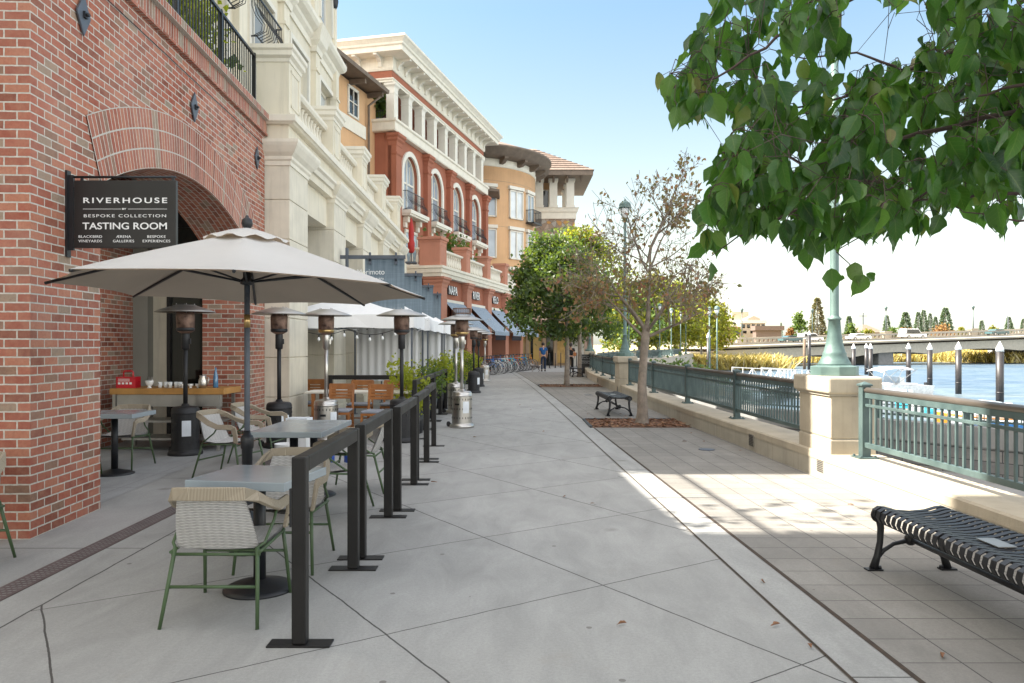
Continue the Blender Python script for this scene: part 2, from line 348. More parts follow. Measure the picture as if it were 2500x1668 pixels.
# ------------------------------------------------------------------ mesh builder
class MB:
    def __init__(s): s.v = []; s.f = []; s.u = []; s.s = []; s.m = []; s.T = Matrix(); s.mi = 0
    def add(s, vs, fs, smooth=False, uvs=None):
        o = len(s.v)
        for p in vs: s.v.append(s.T @ Vector(p))
        for i, f in enumerate(fs):
            s.f.append([o+k for k in f]); s.s.append(smooth); s.m.append(s.mi); s.u.append(uvs[i] if uvs else None)
        return s
    def box(s, x0, x1, y0, y1, z0, z1):
        return s.add([(x0,y0,z0),(x1,y0,z0),(x1,y1,z0),(x0,y1,z0),(x0,y0,z1),(x1,y0,z1),(x1,y1,z1),(x0,y1,z1)],
                     [(0,3,2,1),(4,5,6,7),(0,1,5,4),(1,2,6,5),(2,3,7,6),(3,0,4,7)])
    def cb(s, cx, cy, z0, sx, sy, h): return s.box(cx-sx/2, cx+sx/2, cy-sy/2, cy+sy/2, z0, z0+h)
    def bar(s, a, b, w, h=None, up=(0, 0, 1)):
        """square bar from a to b"""
        a, b = Vector(a), Vector(b); d = (b-a).normalized(); h = h or w
        u = Vector(up)
        if abs(d.dot(u)) > .95: u = Vector((0, 1, 0))
        r = d.cross(u).normalized(); u = r.cross(d)
        vs = [p + r*i*w/2 + u*j*h/2 for p in (a, b) for i, j in ((-1,-1),(1,-1),(1,1),(-1,1))]
        return s.add(vs, [(0,1,2,3),(7,6,5,4),(0,4,5,1),(1,5,6,2),(2,6,7,3),(3,7,4,0)])
    def prism(s, poly, a, b, axis='z', uvs=None):
        n = len(poly)
        def P(p, t): return {'z': (p[0], p[1], t), 'x': (t, p[0], p[1]), 'y': (p[0], t, p[1])}[axis]
        vs = [P(p, a) for p in poly] + [P(p, b) for p in poly]
        return s.add(vs, [list(range(n)), list(range(2*n-1, n-1, -1))] + [(i, (i+1) % n, n+(i+1) % n, n+i) for i in range(n)])
    def tube(s, pts, r, n=8, cap=True, smooth=True):
        pts = [Vector(p) for p in pts]; rs = r if isinstance(r, (list, tuple)) else [r]*len(pts)
        vs, fs = [], []; ref = None
        for i, p in enumerate(pts):
            d = (pts[min(i+1, len(pts)-1)] - pts[max(i-1, 0)]).normalized()
            if ref is None: ref = d.orthogonal().normalized()
            ref = (ref - d*ref.dot(d))
            ref = ref.normalized() if ref.length > 1e-5 else d.orthogonal().normalized()
            q = d.cross(ref)
            for k in range(n):
                t = 2*PI*k/n; vs.append(p + (ref*math.cos(t) + q*math.sin(t))*rs[i])
        for i in range(len(pts)-1):
            for k in range(n):
                fs.append((i*n+k, i*n+(k+1) % n, (i+1)*n+(k+1) % n, (i+1)*n+k))
        s.add(vs, fs, smooth)
        if cap:
            o = len(s.v)-len(vs)
            for q in (list(range(n))[::-1], [len(vs)-n+k for k in range(n)]):
                s.f.append([o+k for k in q]); s.s.append(False); s.m.append(s.mi); s.u.append(None)
        return s
    def lathe(s, prof, c=(0, 0, 0), n=16, smooth=True, ph=0.0, cap=True):
        vs, fs = [], []
        for r, z in prof:
            for k in range(n):
                t = 2*PI*k/n+ph; vs.append((c[0]+r*math.cos(t), c[1]+r*math.sin(t), c[2]+z))
        for i in range(len(prof)-1):
            for k in range(n): fs.append((i*n+k, i*n+(k+1) % n, (i+1)*n+(k+1) % n, (i+1)*n+k))
        s.add(vs, fs, smooth); o = len(s.v)-len(vs)
        for q, rr in () if not cap else ((list(range(n))[::-1], prof[0][0]), ([len(vs)-n+k for k in range(n)], prof[-1][0])):
            if rr > 1e-4: s.f.append([o+k for k in q]); s.s.append(False); s.m.append(s.mi); s.u.append(None)
        return s
    def ball(s, c, r, n=10, sz=1.0):
        return s.lathe([(max(1e-5, r*math.sin(PI*i/n)), -r*sz*math.cos(PI*i/n)) for i in range(n+1)], c, n+4)
    def sweep(s, prof, path, closed=False):
        """closed profile of (outward, z) carried along a plan path with mitred corners; outward is to the right of travel"""
        path = [Vector((p[0], p[1])) for p in path]; n = len(path); k = len(prof); vs, fs = [], []
        for i, p in enumerate(path):
            segs = []
            if i > 0 or closed: segs.append((p-path[i-1]).normalized())
            if i < n-1 or closed: segs.append((path[(i+1) % n]-p).normalized())
            ns = [Vector((d.y, -d.x)) for d in segs]
            m = sum(ns, Vector((0, 0))).normalized(); m = m/max(.25, m.dot(ns[0]))
            for o, z in prof: vs.append((p.x+m.x*o, p.y+m.y*o, z))
        for i in range(n if closed else n-1):
            j = (i+1) % n
            for a in range(k): b = (a+1) % k; fs.append((i*k+a, i*k+b, j*k+b, j*k+a))
        if not closed: fs += [list(range(k)), [(n-1)*k+a for a in range(k)][::-1]]
        return s.add(vs, fs)
    def build(s, name, m, parent=None, bevel=0, recalc=True, seg=2, loc=None):
        me = bpy.data.meshes.new(name); me.from_pydata([tuple(p) for p in s.v], [], s.f)
        for q in (m if isinstance(m, (list, tuple)) else [m]): me.materials.append(M[q])
        bm = bmesh.new(); bm.from_mesh(me); bm.faces.ensure_lookup_table()
        if recalc: bmesh.ops.recalc_face_normals(bm, faces=bm.faces[:])
        uvl = bm.loops.layers.uv.new('UVMap')
        for f, cu, sm, mi in zip(bm.faces, s.u, s.s, s.m):
            f.smooth = sm; f.material_index = mi; n = f.normal
            ax = 2 if abs(n.z) > .75 else (0 if abs(n.x) > abs(n.y) else 1)
            for l in f.loops:
                c = l.vert.co
                if cu: l[uvl].uv = cu(c) if callable(cu) else (cu[l.index-f.loops[0].index] if isinstance(cu[0], tuple) else cu)
                else: l[uvl].uv = (c.y, c.z) if ax == 0 else ((c.x, c.z) if ax == 1 else (c.x, c.y))
        bm.to_mesh(me); bm.free()
        o = bpy.data.objects.new(name, me); COL.objects.link(o)
        if parent: o.parent = parent
        if loc is not None: o.location = loc
        if bevel:
            bv = o.modifiers.new('edge', 'BEVEL'); bv.width = bevel; bv.segments = seg; bv.limit_method = 'ANGLE'; bv.angle_limit = .7
        return o
def tag(o, label=None, cat=None, group=None, kind=None):
    for k, v in (('label', label), ('category', cat), ('group', group), ('kind', kind)):
        if v: o[k] = v
    return o
def thing(name, label, cat, loc=(0, 0, 0), rz=0., group=None):
    o = bpy.data.objects.new(name, None); COL.objects.link(o)
    o.location = loc; o.rotation_euler = (0, 0, rz); o.empty_display_size = .1
    return tag(o, label, cat, group)
def copy_tree(o, parent=None):
    c = o.copy(); COL.objects.link(c)
    if parent: c.parent = parent
    for ch in list(o.children): copy_tree(ch, c)
    return c
def dup(o, loc, rz, label, **k):
    c = copy_tree(o); c.location = loc; c.rotation_euler = (0, 0, rz); c['label'] = label
    for a, v in k.items(): c[a] = v
    return c
def text(s, size, m, parent, loc, rot=(PI/2, 0, 0), align='CENTER', ext=.002, bold=0., sx=1., space=1., name='lettering', fit=0):
    cu = bpy.data.curves.new(name, 'FONT'); cu.body = s; cu.size = size; cu.align_x = align; cu.align_y = 'CENTER'
    cu.extrude = ext; cu.offset = bold; cu.space_character = space
    t = bpy.data.objects.new('tmp', cu); COL.objects.link(t)
    bpy.context.view_layer.update()
    me = bpy.data.meshes.new_from_object(t.evaluated_get(bpy.context.evaluated_depsgraph_get()))
    bpy.data.objects.remove(t); me.name = name; me.materials.clear(); me.materials.append(M[m])
    o = bpy.data.objects.new(name, me); COL.objects.link(o); o.parent = parent
    if fit: xs = [v.co.x for v in me.vertices]; sx = fit/(max(xs)-min(xs))
    o.location = loc; o.rotation_euler = rot; o.scale = (sx, 1, 1); return o
# ------------------------------------------------------------------ setting: ground, river, banks
WALL = [(3.85,-6),(3.62,8.6),(3.6,9.7),(3.42,15),(3.36,20),(3.42,24),(3.44,31),(3.55,36),(4.0,42),(5.5,50),(9,61),(14,74),(20,92),(26,112),(31,141)]
def sheet(name, pts, m, z=0.0, kind='structure'):
    b = MB(); b.add([(x, y, z) for x, y in pts], [list(range(len(pts)))])
    o = b.build(name, m, recalc=False); return tag(o, kind=kind)
PIT = [(1.52, 3.40, 14.43, 16.0), (1.06, 3.40, 28.2, 29.9)]
def edge(y, a): return a - .0325*y - max(0, y-19)**2*.0006
ys = [-6, 0, 4, 8, 12, 14.43, 16, 19, 22, 25, 28.2, 29.9, 33, 38, 44]
g = [(-80, -40), (3.95, -40)] + [(x+.25, y) for x, y in WALL] + [(-80, 141)]
b = MB(); b.add([(x, y, 0) for x, y in g], [list(range(len(g)))]); tag(b.build('promenade_pavement', 'pavement', recalc=False), kind='structure')
def bandsheet(name, m, fl, fr, z):
    b = MB(); 
    for y0, y1 in zip(ys[:-1], ys[1:]):
        if name == 'paver_strip' and (y0, y1) in ((14.43, 16), (28.2, 29.9)):
            continue
        b.add([(fl(y0), y0, z), (fr(y0), y0, z), (fr(y1), y1, z), (fl(y1), y1, z)], [(0, 1, 2, 3)])
    tag(b.build(name, m, recalc=False), kind='structure')
def wallx(y):
    for (x0, y0), (x1, y1) in zip(WALL[:-1], WALL[1:]):
        if y0 <= y <= y1: return x0+(x1-x0)*(y-y0)/(y1-y0)
    return 31
bandsheet('border_strip', 'strip_concrete', lambda y: edge(y, 1.71), lambda y: edge(y, 2.0), .004)
bandsheet('paver_strip', 'pavers', lambda y: edge(y, 2.03), lambda y: wallx(y)-.002, .005)
b = MB()
for a in (1.71, 2.015):
    for y0, y1 in zip(ys[:-1], ys[1:]):
        w = .008 if a < 2 else .016
        b.add([(edge(y0, a)-w, y0, .006), (edge(y0, a)+w, y0, .006), (edge(y1, a)+w, y1, .006), (edge(y1, a)-w, y1, .006)], [(0, 1, 2, 3)])
tag(b.build('pavement_joint', 'soil', recalc=False), kind='structure')
sheet('porch_floor_slab', [(-14, 6.3), (-4.02, 6.3), (-4.3, 13), (-4.0, 30), (-14, 30)], 'porch_floor', .004)
b = MB()
b.T = Matrix.Translation((-3.215, 0, 0))
b.box(-.085, .085, -2, 12.6, 0, .006); b.mi = 1
for k in range(292):
    y = -1.95+k*.05
    for x in (-.045, -.012, .022, .05): b.add([(x-.011, y+x*.25-.008, .0075), (x+.011, y+x*.25-.002, .0075), (x+.011, y+x*.25+.010, .0075), (x-.011, y+x*.25+.004, .0075)], [(0, 1, 2, 3)])
mat('grate_iron', (.125, .095, .092), .6, .3, .25, 8); mat('slot_light', (.30, .30, .30), .7)
t = b.build('drain_grate', ['grate_iron', 'slot_light'], recalc=False); tag(t, 'long rusty slotted drain grate set in the pavement beside the brick pier', 'drain grate')
# tree pits: real recessed beds (dark steel edge, bark mulch) laid over the paving
for i, (x0, x1, y0, y1) in enumerate(PIT):
    t = thing('tree_pit', ('square bed of brown leaf mulch around the sparse reddish tree', 'narrow bed of leaf mulch around the dense green tree')[i], 'tree pit', (0, 0, 0), 0, 'mulched tree pits along the wall')
    b = MB(); b.box(x0, x1, y0, y1, 0, .009); b.build('mulch_bed', 'mulch', t)
    b = MB()
    for q in ((x0, x1, y1-.05, y1+.04), (x0-.05, x0, y0, y1), ): b.box(q[0], q[1], q[2], q[3], 0, .03)
    b.build('steel_edging', 'iron_black', t)
    b = MB()
    for k in range(900 if i == 0 else 420):
        x, y = R.uniform(x0+.02, x1-.02), R.uniform(y0+.02, y1-.06); a = R.uniform(0, 6.28); s = R.uniform(.025, .055); z = .012+R.uniform(0, .035)
        T = Matrix.Translation((x, y, z)) @ Matrix.Rotation(a, 4, 'Z') @ Matrix.Rotation(R.uniform(-.5, .5), 4, 'X')
        b.T = T; b.add([(-s, 0, 0), (0, -s*.55, .006), (s, 0, 0), (0, s*.55, .006)], [(0, 1, 2, 3)])
    b.T = Matrix(); tag(b.build('leaf_litter', 'leaf_litter', t, recalc=False), kind='stuff')
o = sheet('river_water', [(-900, -200), (2500, -200), (2500, 1500), (-900, 1500)], 'river_water', -2.2)
SH = [(-500, 140), (24, 140), (27, 113), (31, 112), (37.5, 112), (41, 119), (45, 150), (52, 153), (61, 156), (77, 166), (90, 167), (102, 155), (140, 142), (340, 120)]
b = MB(); fac = [(1, -2.35), (1.015, -1.75), (1.07, -1.15), (1.25, -.4), (1.7, .4), (4, 1.0), (14, 1.0)]
vs = [(x*f, y*f, z+(.25*noise.noise((x*f*.05, y*f*.05, 0)) if f < 4 else 0)) for x, y in SH for f, z in fac]; k = len(fac)
b.add(vs, [(i*k+j, (i+1)*k+j, (i+1)*k+j+1, i*k+j+1) for i in range(len(SH)-1) for j in range(k-1)], True)
tag(b.build('far_bank', 'bank_grass', recalc=False), kind='structure')
sheet('lower_walkway', [(3.9, -8), (18, 4), (18.4, 12), (13.0, 19.4), (10.6, 22.7), (8, 27), (7.6, 36), (15.2, 48), (16.4, 56), (16.5, 66), (20, 80), (19.5, 88), (14, 74), (9, 61), (5.5, 50), (4, 42), (3.6, 36)], 'concrete_dark', -1.9)
def blades(name, pts, n, h, m='reed', sp=3.0):
    b = MB()
    for k in range(n):
        i = R.randrange(len(pts)-1); t = R.random(); p = Vector(pts[i]).lerp(Vector(pts[i+1]), t)
        x, y = p.x+R.gauss(0, sp*.5), p.y+abs(R.gauss(0, sp)); z = p.z+min(1., max(0, (y-p.y)/8))*.6
        hh = h*R.uniform(.5, 1.15); w = R.uniform(.10, .26); dx, dy = R.gauss(0, .35)*hh, R.gauss(0, .2)*hh
        an = R.uniform(0, 3.14); cx_, cy_ = w*math.cos(an), w*math.sin(an); b.add([(x-cx_, y-cy_, z), (x+cx_, y+cy_, z), (x+dx+cx_*.6, y+dy+cy_*.6, z+hh*.75), (x+dx*1.5, y+dy, z+hh)], [(0, 1, 2, 3)])
    return tag(b.build(name, m, recalc=False), kind='stuff')
blades('reed_bed', [(26.5, 112.5, -2), (31, 112, -2.1), (37.5, 112, -2.1), (40.5, 119, -2.1)], 4200, 1.9)
blades('bank_reeds', [(45, 151, -2), (52, 153, -2.1), (61, 156, -2.1), (77, 166, -2.1), (90, 167, -2.1), (103, 154, -2.1), (118, 150, -2)], 5200, 2.1, 'reed', 5)
blades('meadow_grass', [(52, 166, -1.2), (64, 172, -1.2), (85, 182, -1.), (112, 172, -1.), (125, 172, -1)], 3200, 1.5, 'reed', 8)
# ------------------------------------------------------------------ river wall, pedestals, railings, lamps
rw = thing('retaining_wall', 'low pale concrete wall carrying the blue-green railings along the river', 'wall')
def wseg(y0, y1):
    p = [(wallx(y0), y0)] + [(x, y) for x, y in WALL if y0 < y < y1] + [(wallx(y1), y1)]; return p
b = MB(); b.sweep([(0, -2.4), (.55, -2.4), (.55, .22), (0, .22)], wseg(-6, 140)); b.build('wall_face', 'concrete_wall', rw)
b = MB(); b.sweep([(-.008, .22), (.56, .22), (.56, .32), (.01, .32), (-.008, .302)], wseg(-6, 140)); b.build('wall_coping', 'concrete_cap', rw)
for y in (11.3, 30.6, 5.2):
    x = wallx(y); b = MB(); b.box(x-.012, x+.05, y-.11, y+.11, .07, .25); b.mi = 1
    for k in range(7): b.box(x-.018, x-.012, y-.095, y+.095, .085+k*.023, .095+k*.023)
    b.build('wall_vent', ['vent_grey', 'iron_black'], rw)
def pedestal(loc, rz, label):
    t = thing('lamp_pedestal', label, 'pedestal', loc, rz, 'concrete pedestals under the lamps')
    b = MB(); b.box(-.26, .26, -.48, .48, -.05, .485); b.box(-.255, .255, -.475, .475, .50, .985)
    b.build('pedestal_body', 'concrete_cap', t, .012)
    b = MB(); b.box(-.245, .245, -.465, .465, .48, .505); b.box(-.275, .275, -.495, .495, .985, 1.01); b.build('pedestal_joint', 'concrete_wall', t)
    b = MB(); b.box(-.31, .31, -.54, .54, 1.01, 1.205); b.build('pedestal_cap', 'concrete_cap', t, .03, seg=3)
    b = MB(); b.box(-.268, -.255, -.30, -.10, .07, .26); b.mi = 1
    for k in range(8): b.box(-.272, -.268, -.29, -.11, .085+k*.021, .094+k*.021)
    b.build('wall_vent', ['vent_grey', 'iron_black'], t); return t
PED = [((3.88, 9.17, 0), 0), ((3.60, 24.35, 0), 0.0), ((4.38, 43.0, 0), -.15)]
for (loc, rz), l in zip(PED, ('big pale concrete pedestal with sunlit side under the nearest lamp post', 'grey concrete pedestal behind the sparse tree under the tall lantern lamp', 'small concrete pedestal by the far bench and chalkboard')): pedestal(loc, rz, l)
def street_lamp(loc, label, h=4.3, group='verdigris lamp posts on the river wall'):
    t = thing('street_lamp', label, 'street lamp', loc, .2, group)
    b = MB(); b.lathe([(.275, 0), (.275, .11), (.20, .125)], n=8, smooth=False, ph=PI/8); b.build('lamp_base', 'lamp_green', t, .006)
    b = MB(); b.lathe([(.19, .12), (.186, .145), (.160, .19), (.134, .245), (.138, .262), (.122, .285), (.098, .38), (.078, .50), (.066, .66), (.078, .665), (.080, .685), (.058, .70), (.052, .72), (.049, h*.6), (.043, h)], n=24); b.build('pole', 'lamp_green', t)
    b = MB(); b.lathe([(.05, h-.02), (.085, h+.01), (.085, h+.04), (.07, h+.06)], n=16)
    for k in range(4):
        a = k*PI/2+.4; b.tube([(.075*math.cos(a), .075*math.sin(a), h+.05), (.15*math.cos(a), .15*math.sin(a), h+.22), (.175*math.cos(a), .175*math.sin(a), h+.42)], .011, 5)
    b.build('lantern_frame', 'lamp_green', t)
    b = MB(); b.lathe([(.066, h+.06), (.135, h+.22), (.16, h+.42)], n=16); b.build('lantern_glass', 'lamp_glass', t)
    b = MB(); b.lathe([(.20, h+.41), (.205, h+.45), (.18, h+.47), (.19, h+.52), (.165, h+.58), (.09, h+.63), (.03, h+.65), (.035, h+.68), (.01, h+.71)], n=20); b.build('lamp_cap', 'lamp_green', t)
    return t
street_lamp((3.86, 9.15, 1.203), 'blue-green lamp post on the sunlit pedestal, its top lost in leaves')
street_lamp((3.60, 24.35, 1.203), 'blue-green lamp post with glass lantern seen through the sparse tree')
street_lamp((4.38, 43.0, 1.203), 'blue-green lamp post mostly hidden behind the dense green tree')
def railing(p0, p1, posts, label, mt='verdigris', z0=.32, cap='rail_cap', first=True, h=.78, sp=.11):
    p0, p1 = Vector((*p0, 0)), Vector((*p1, 0)); d = p1-p0; L = d.length
    t = thing('railing', label, 'railing', p0, math.atan2(-d.x, d.y), 'metal railings along the river wall')
    b = MB(); b.tube([(0, 0, z0+h-.03), (0, L, z0+h-.03)], .033, 10); b.build('handrail', cap, t)
    for nm, za, zb, w in (('top_rail', h-.115, h-.055, .04), ('middle_rail', h-.21, h-.18, .034), ('bottom_rail', .12, .175, .045)):
        b = MB(); b.box(-w/2, w/2, 0, L, z0+za, z0+zb); b.build(nm, mt, t, .003)
    b = MB(); n = int(L/sp)
    for k in range(1, n): b.box(-.011, .011, k*sp-.011, k*sp+.011, z0+.17, z0+h-.11)
    b.build('baluster_panel', mt, t)
    for s in posts:
        b = MB(); b.cb(0, s, z0, .22, .22, .014); b.cb(0, s, z0+.012, .095, .095, h+.005)
        zt = z0+h+.015; b.cb(0, s, zt, .125, .125, .018)
        b.add([(-.0625, s-.0625, zt+.018), (.0625, s-.0625, zt+.018), (.0625, s+.0625, zt+.018), (-.0625, s+.0625, zt+.018), (0, s, zt+.05)], [(0,1,4), (1,2,4), (2,3,4), (3,0,4)])
        for i in (-1, 1):
            for j in (-1, 1): b.lathe([(.016, 0), (.016, .02)], (i*.08, s+j*.08, z0+.012), 6)
        b.build('post', mt, t, .003)
    return t
railing((4.20, -4), (3.90, 8.52), (12.46, 9.3, 6.2, 3.1), 'near blue-green railing with brown handrail beyond the slatted bench', mt='verdigris')
railing((3.86, 9.75), (3.64, 23.7), (3.2, 6.6, 10.2, 13.85), 'long blue-green railing behind the sparse tree and middle bench')
railing((3.64, 24.95), (3.70, 33.5), (3.0, 6.0, 8.5), 'dark teal railing between the second and third pedestals')
railing((3.70, 33.5), (4.28, 42.3), (3.5, 7.0), 'teal railing curving towards the far chalkboard')
railing((4.9, 43.8), (8.2, 58), (3, 6, 9, 12), 'distant railing curving right beyond the third pedestal')
railing((9.3, 61.3), (20.2, 92), (4, 8, 12, 16, 20, 24, 28), 'far teal railing below the yellow trees', sp=.16)
for i, (x, y) in enumerate([(9.4, 61.5), (14.3, 74), (17.3, 83), (20.3, 92), (23.2, 102)]):
    street_lamp((x, y, .30), ['slim far lamp post beyond the third pedestal', 'far lamp post at the bend of the wall', 'far lamp post before the yellow trees, second of the row', 'far lamp post before the yellow trees, third of the row', 'far lamp post nearest the bridge end'][i], 4.6, 'far lamp posts on the curving wall')
for i, (x, y) in enumerate(((14.0, 52.2), (13.95, 54.0))):
    pedestal((x, y, -1.93), .5, ['low pale pedestal at the head of the white gangway', 'second low pedestal behind the gangway head'][i]); street_lamp((x, y, -.73), ['slim lamp post at the head of the white gangway', 'slim lamp post just behind the gangway lamp'][i], 4.3, 'lamp posts at the gangway')
# lower quay wall with its own railing
q = thing('quay_wall', 'grey lower wall with rough stone face behind the near railing', 'wall')
QP = [(18.4, 12), (13.0, 19.4), (10.6, 22.7), (8.4, 26.5), (7.4, 36), (8.9, 50)]
b = MB(); b.sweep([(0, -2.5), (.5, -2.5), (.5, -1.15), (0, -1.15)], QP); b.build('stone_face', 'block_stone', q)
b = MB(); b.sweep([(-.03, -1.15), (.53, -1.15), (.53, -.62), (-.03, -.62)], QP); b.build('wall_coping', 'concrete_dark', q)
for a_, b_, l in ((QP[0], QP[1], 'lower dark railing on the quay wall above the boats'), (QP[1], QP[3], 'lower railing on the quay wall left of the near pedestal'), (QP[3], QP[4], 'lower railing on the quay wall seen through the long railing')):
    railing((a_[0]+.2, a_[1]+.1), (b_[0]+.2, b_[1]-.1), (1.5, 4., 6.5), l, 'verdigris', -.62, 'iron_grey', h=.62, sp=.18)
t = thing('drain_cover', 'dark round drain cover in the grey pavers beside the low wall', 'drain cover', (*gr(1725, 1099).xy, .006))
b = MB(); b.lathe([(.12, 0), (.12, .006), (.10, .008)], n=24); b.build('lid', 'iron_grey', t)
t = thing('drain_cover', 'small dark drain cover near the far tree pit', 'drain cover', (*gr(1437, 965).xy, .006))
b = MB(); b.lathe([(.13, 0), (.13, .006), (.10, .008)], n=20); b.build('lid', 'iron_grey', t)
# ------------------------------------------------------------------ brick building
TH = math.atan(.045); B0 = Vector((-3.89, 6.17, 0))
bb = thing('brick_building', 'red brick building front with a wide low arch and terrace above', 'building', B0, TH)
def arcpts(r, zc, hw, n, yc=3.5): 
    a = math.asin(hw/r); return [(yc + r*math.sin(-a+2*a*i/n), zc + r*math.cos(-a+2*a*i/n)) for i in range(n+1)]
RI, ZC, HW = 5.30, -1.64, 2.35
ar = arcpts(RI, ZC, HW, 28); ZS = ar[0][1]
PT = .70; ZT = 5.14
b = MB()
b.box(-PT, 0, 0, 1.15, 0, ZT); b.build('wall_pier', 'brick', bb)
b = MB(); b.box(-PT, 0, 5.85, 6.8, 0, ZT); b.build('wall_pier', 'brick', bb)
b = MB()
for (y0, z0), (y1, z1) in zip(ar[:-1], ar[1:]):
    b.add([(0, y0, z0), (0, y1, z1), (0, y1, ZT), (0, y0, ZT)], [(0, 1, 2, 3)])
    b.add([(-PT, y0, z0), (-PT, y1, z1), (-PT, y1, ZT), (-PT, y0, ZT)], [(3, 2, 1, 0)])
b.build('arch_wall', 'brick', bb, recalc=False)
b = MB()      # soffit of the vault
s_ = 0
for (y0, z0), (y1, z1) in zip(ar[:-1], ar[1:]):
    L = math.hypot(y1-y0, z1-z0); u = [(s_, 0), (s_+L, 0), (s_+L, PT), (s_, PT)]
    vs = [(0, y0, z0), (0, y1, z1), (-PT, y1, z1), (-PT, y0, z0)]
    f = {tuple(Vector(v)): w for v, w in zip(vs, u)}
    b.add(vs, [(0, 3, 2, 1)], False, [(lambda c, y0=y0, L=L, s=s_, y1=y1: (s+L*(c.y-y0)/(y1-y0), -c.x))]); s_ += L
b.build('arch_soffit', 'brick', bb, recalc=False)
b = MB(); hb = math.asin(HW/RI)
for ring in range(3):
    r0, r1 = RI+.005+ring*.212, RI+.21+ring*.212; n = 40
    for i in range(n):
        a0, a1 = -hb+2*hb*i/n, -hb+2*hb*(i+1)/n
        P = lambda r, a, x: (x, 3.5+r*math.sin(a), ZC+r*math.cos(a))
        u = lambda c, r0=r0: (math.atan2(c.y-3.5, c.z-ZC)*(RI+.32), math.hypot(c.y-3.5, c.z-ZC)-r0)
        b.add([P(r0, a0, .012), P(r0, a1, .012), P(r1, a1, .012), P(r1, a0, .012)], [(0, 1, 2, 3)], False, [u])
        b.add([P(r1, a0, .012), P(r1, a1, .012), P(r1, a1, -.01), P(r1, a0, -.01)], [(0, 1, 2, 3)], False, [(.02, .1)])
        if ring == 0: b.add([P(r0, a0, .012), P(r0, a1, .012), P(r0, a1, -.01), P(r0, a0, -.01)], [(3, 2, 1, 0)], False, [(.02, .1)])
b.build('arch_ring', 'brick_radial', bb)
mat('mortar', (.50, .47, .42), .9)      # mortar beds between the rings
for r in (RI+.2125, RI+.4245, RI+.6365):
    b = MB()
    for i in range(40):
        a0, a1 = -hb+2*hb*i/40, -hb+2*hb*(i+1)/40
        b.add([(.0135, 3.5+q*math.sin(a), ZC+q*math.cos(a)) for q, a in ((r-.005, a0), (r-.005, a1), (r+.005, a1), (r+.005, a0))], [(0, 1, 2, 3)])
    b.build('arch_joint', 'mortar', bb, recalc=False)
def strip(nm, m, o, za, zb, v0):
    b = MB(); b.sweep([(-.3, za), (o, za), (o, zb), (-.3, zb)], [(-PT-3, 0), (0, 0), (0, 6.8)])
    for i in range(len(b.u)): b.u[i] = (lambda c: ((c.y if abs(c.x-o) < .4 and c.y > -o+.001 else c.x), c.z-v0))
    return b.build(nm, m, bb)
strip('parapet_band', 'brick_radial', .035, 5.14, 5.345, 5.138)
strip('parapet_coping', 'brick_rowlock', .10, 5.345, 5.45, 5.345)
b = MB(); b.sweep([(-.02, 5.105), (.055, 5.105), (.055, 5.14), (-.02, 5.14)], [(-PT-3, 0), (0, 0), (0, 6.8)]); b.build('corbel_course', 'brick', bb)
b = MB(); b.tube([(.012, .2, 4.93), (.012, 3.5, 4.925), (.012, 6.75, 4.935)], .005, 5); b.build('wall_cable', 'iron_black', bb)
b = MB(); b.box(-5.6, -.3, .3, 6.8, 4.3, 4.6); b.build('terrace_slab', 'ceiling_grey', bb)
b = MB(); b.box(-PT-3.2, -PT-2.3, 0, .7, 0, ZT); b.box(-5.9, -5.5, 0, 6.8, 0, 4.3); b.box(-PT-3.2, -PT, 0, .7, 3.3, ZT); b.build('rear_wall', 'brick', bb)
b = MB(); b.box(-2.95, -2.10, 5.5, 6.75, 0, 4.3); b.build('inner_pier', 'brick', bb)
b = MB(); b.box(-5.5, -1.62, 6.82, 7.0, 0, 4.3); b.build('reflection_strip', 'stone_cream', bb)  # stone strip beside the shop window stands for the cream wall's reflection in glass
b = MB(); b.box(-2.12, -1.86, 6.6, 6.815, 0, 4.3); b.build('inner_pilaster', 'pier_grey', bb)
b = MB(); b.box(-1.62, -.5, 6.85, 6.9, 0, 3.6); b.build('shop_window', 'glass_dark', bb)
b = MB(); b.box(-1.63, -1.57, 6.80, 6.86, 0, 3.6); b.box(-1.62, -.5, 6.80, 6.86, 3.55, 4.3); b.build('window_frame', 'iron_black', bb)
for i, (px, py) in enumerate(((198, 37), (471, 262), (625, 386))):     # diamond anchor plates
    r = (CX-px)/FL; Y = 3.612/(r-.045); z = CH+(HY-py)/FL*Y; y = (Y-6.17)/math.cos(TH)
    t = thing('anchor_plate', ('large blue-grey diamond anchor plate nearest the wall corner', 'blue-grey diamond anchor plate above the brick arch', 'small dark diamond anchor plate beside the cream pillar')[i], 'anchor plate', bb.matrix_basis @ Vector((0, 0, 0)), 0, 'diamond anchor plates on the brick wall')
    t.location = B0 + Matrix.Rotation(TH, 3, 'Z') @ Vector((.014, y, z)); t.rotation_euler = (0, 0, TH)
    b = MB(); b.prism([(-.12, 0), (0, -.19), (.12, 0), (0, .19)], 0, .016, 'x'); b.build('plate', 'iron_grey', t, .002)
    b = MB(); b.cb(.02, 0, -.028, .035, .055, .056); b.T = Matrix.Translation((.03, 0, 0)) @ Matrix.Rotation(PI/2, 4, 'Y'); b.lathe([(.016, 0), (.016, .035)], n=10); b.build('bolt', 'iron_black', t)
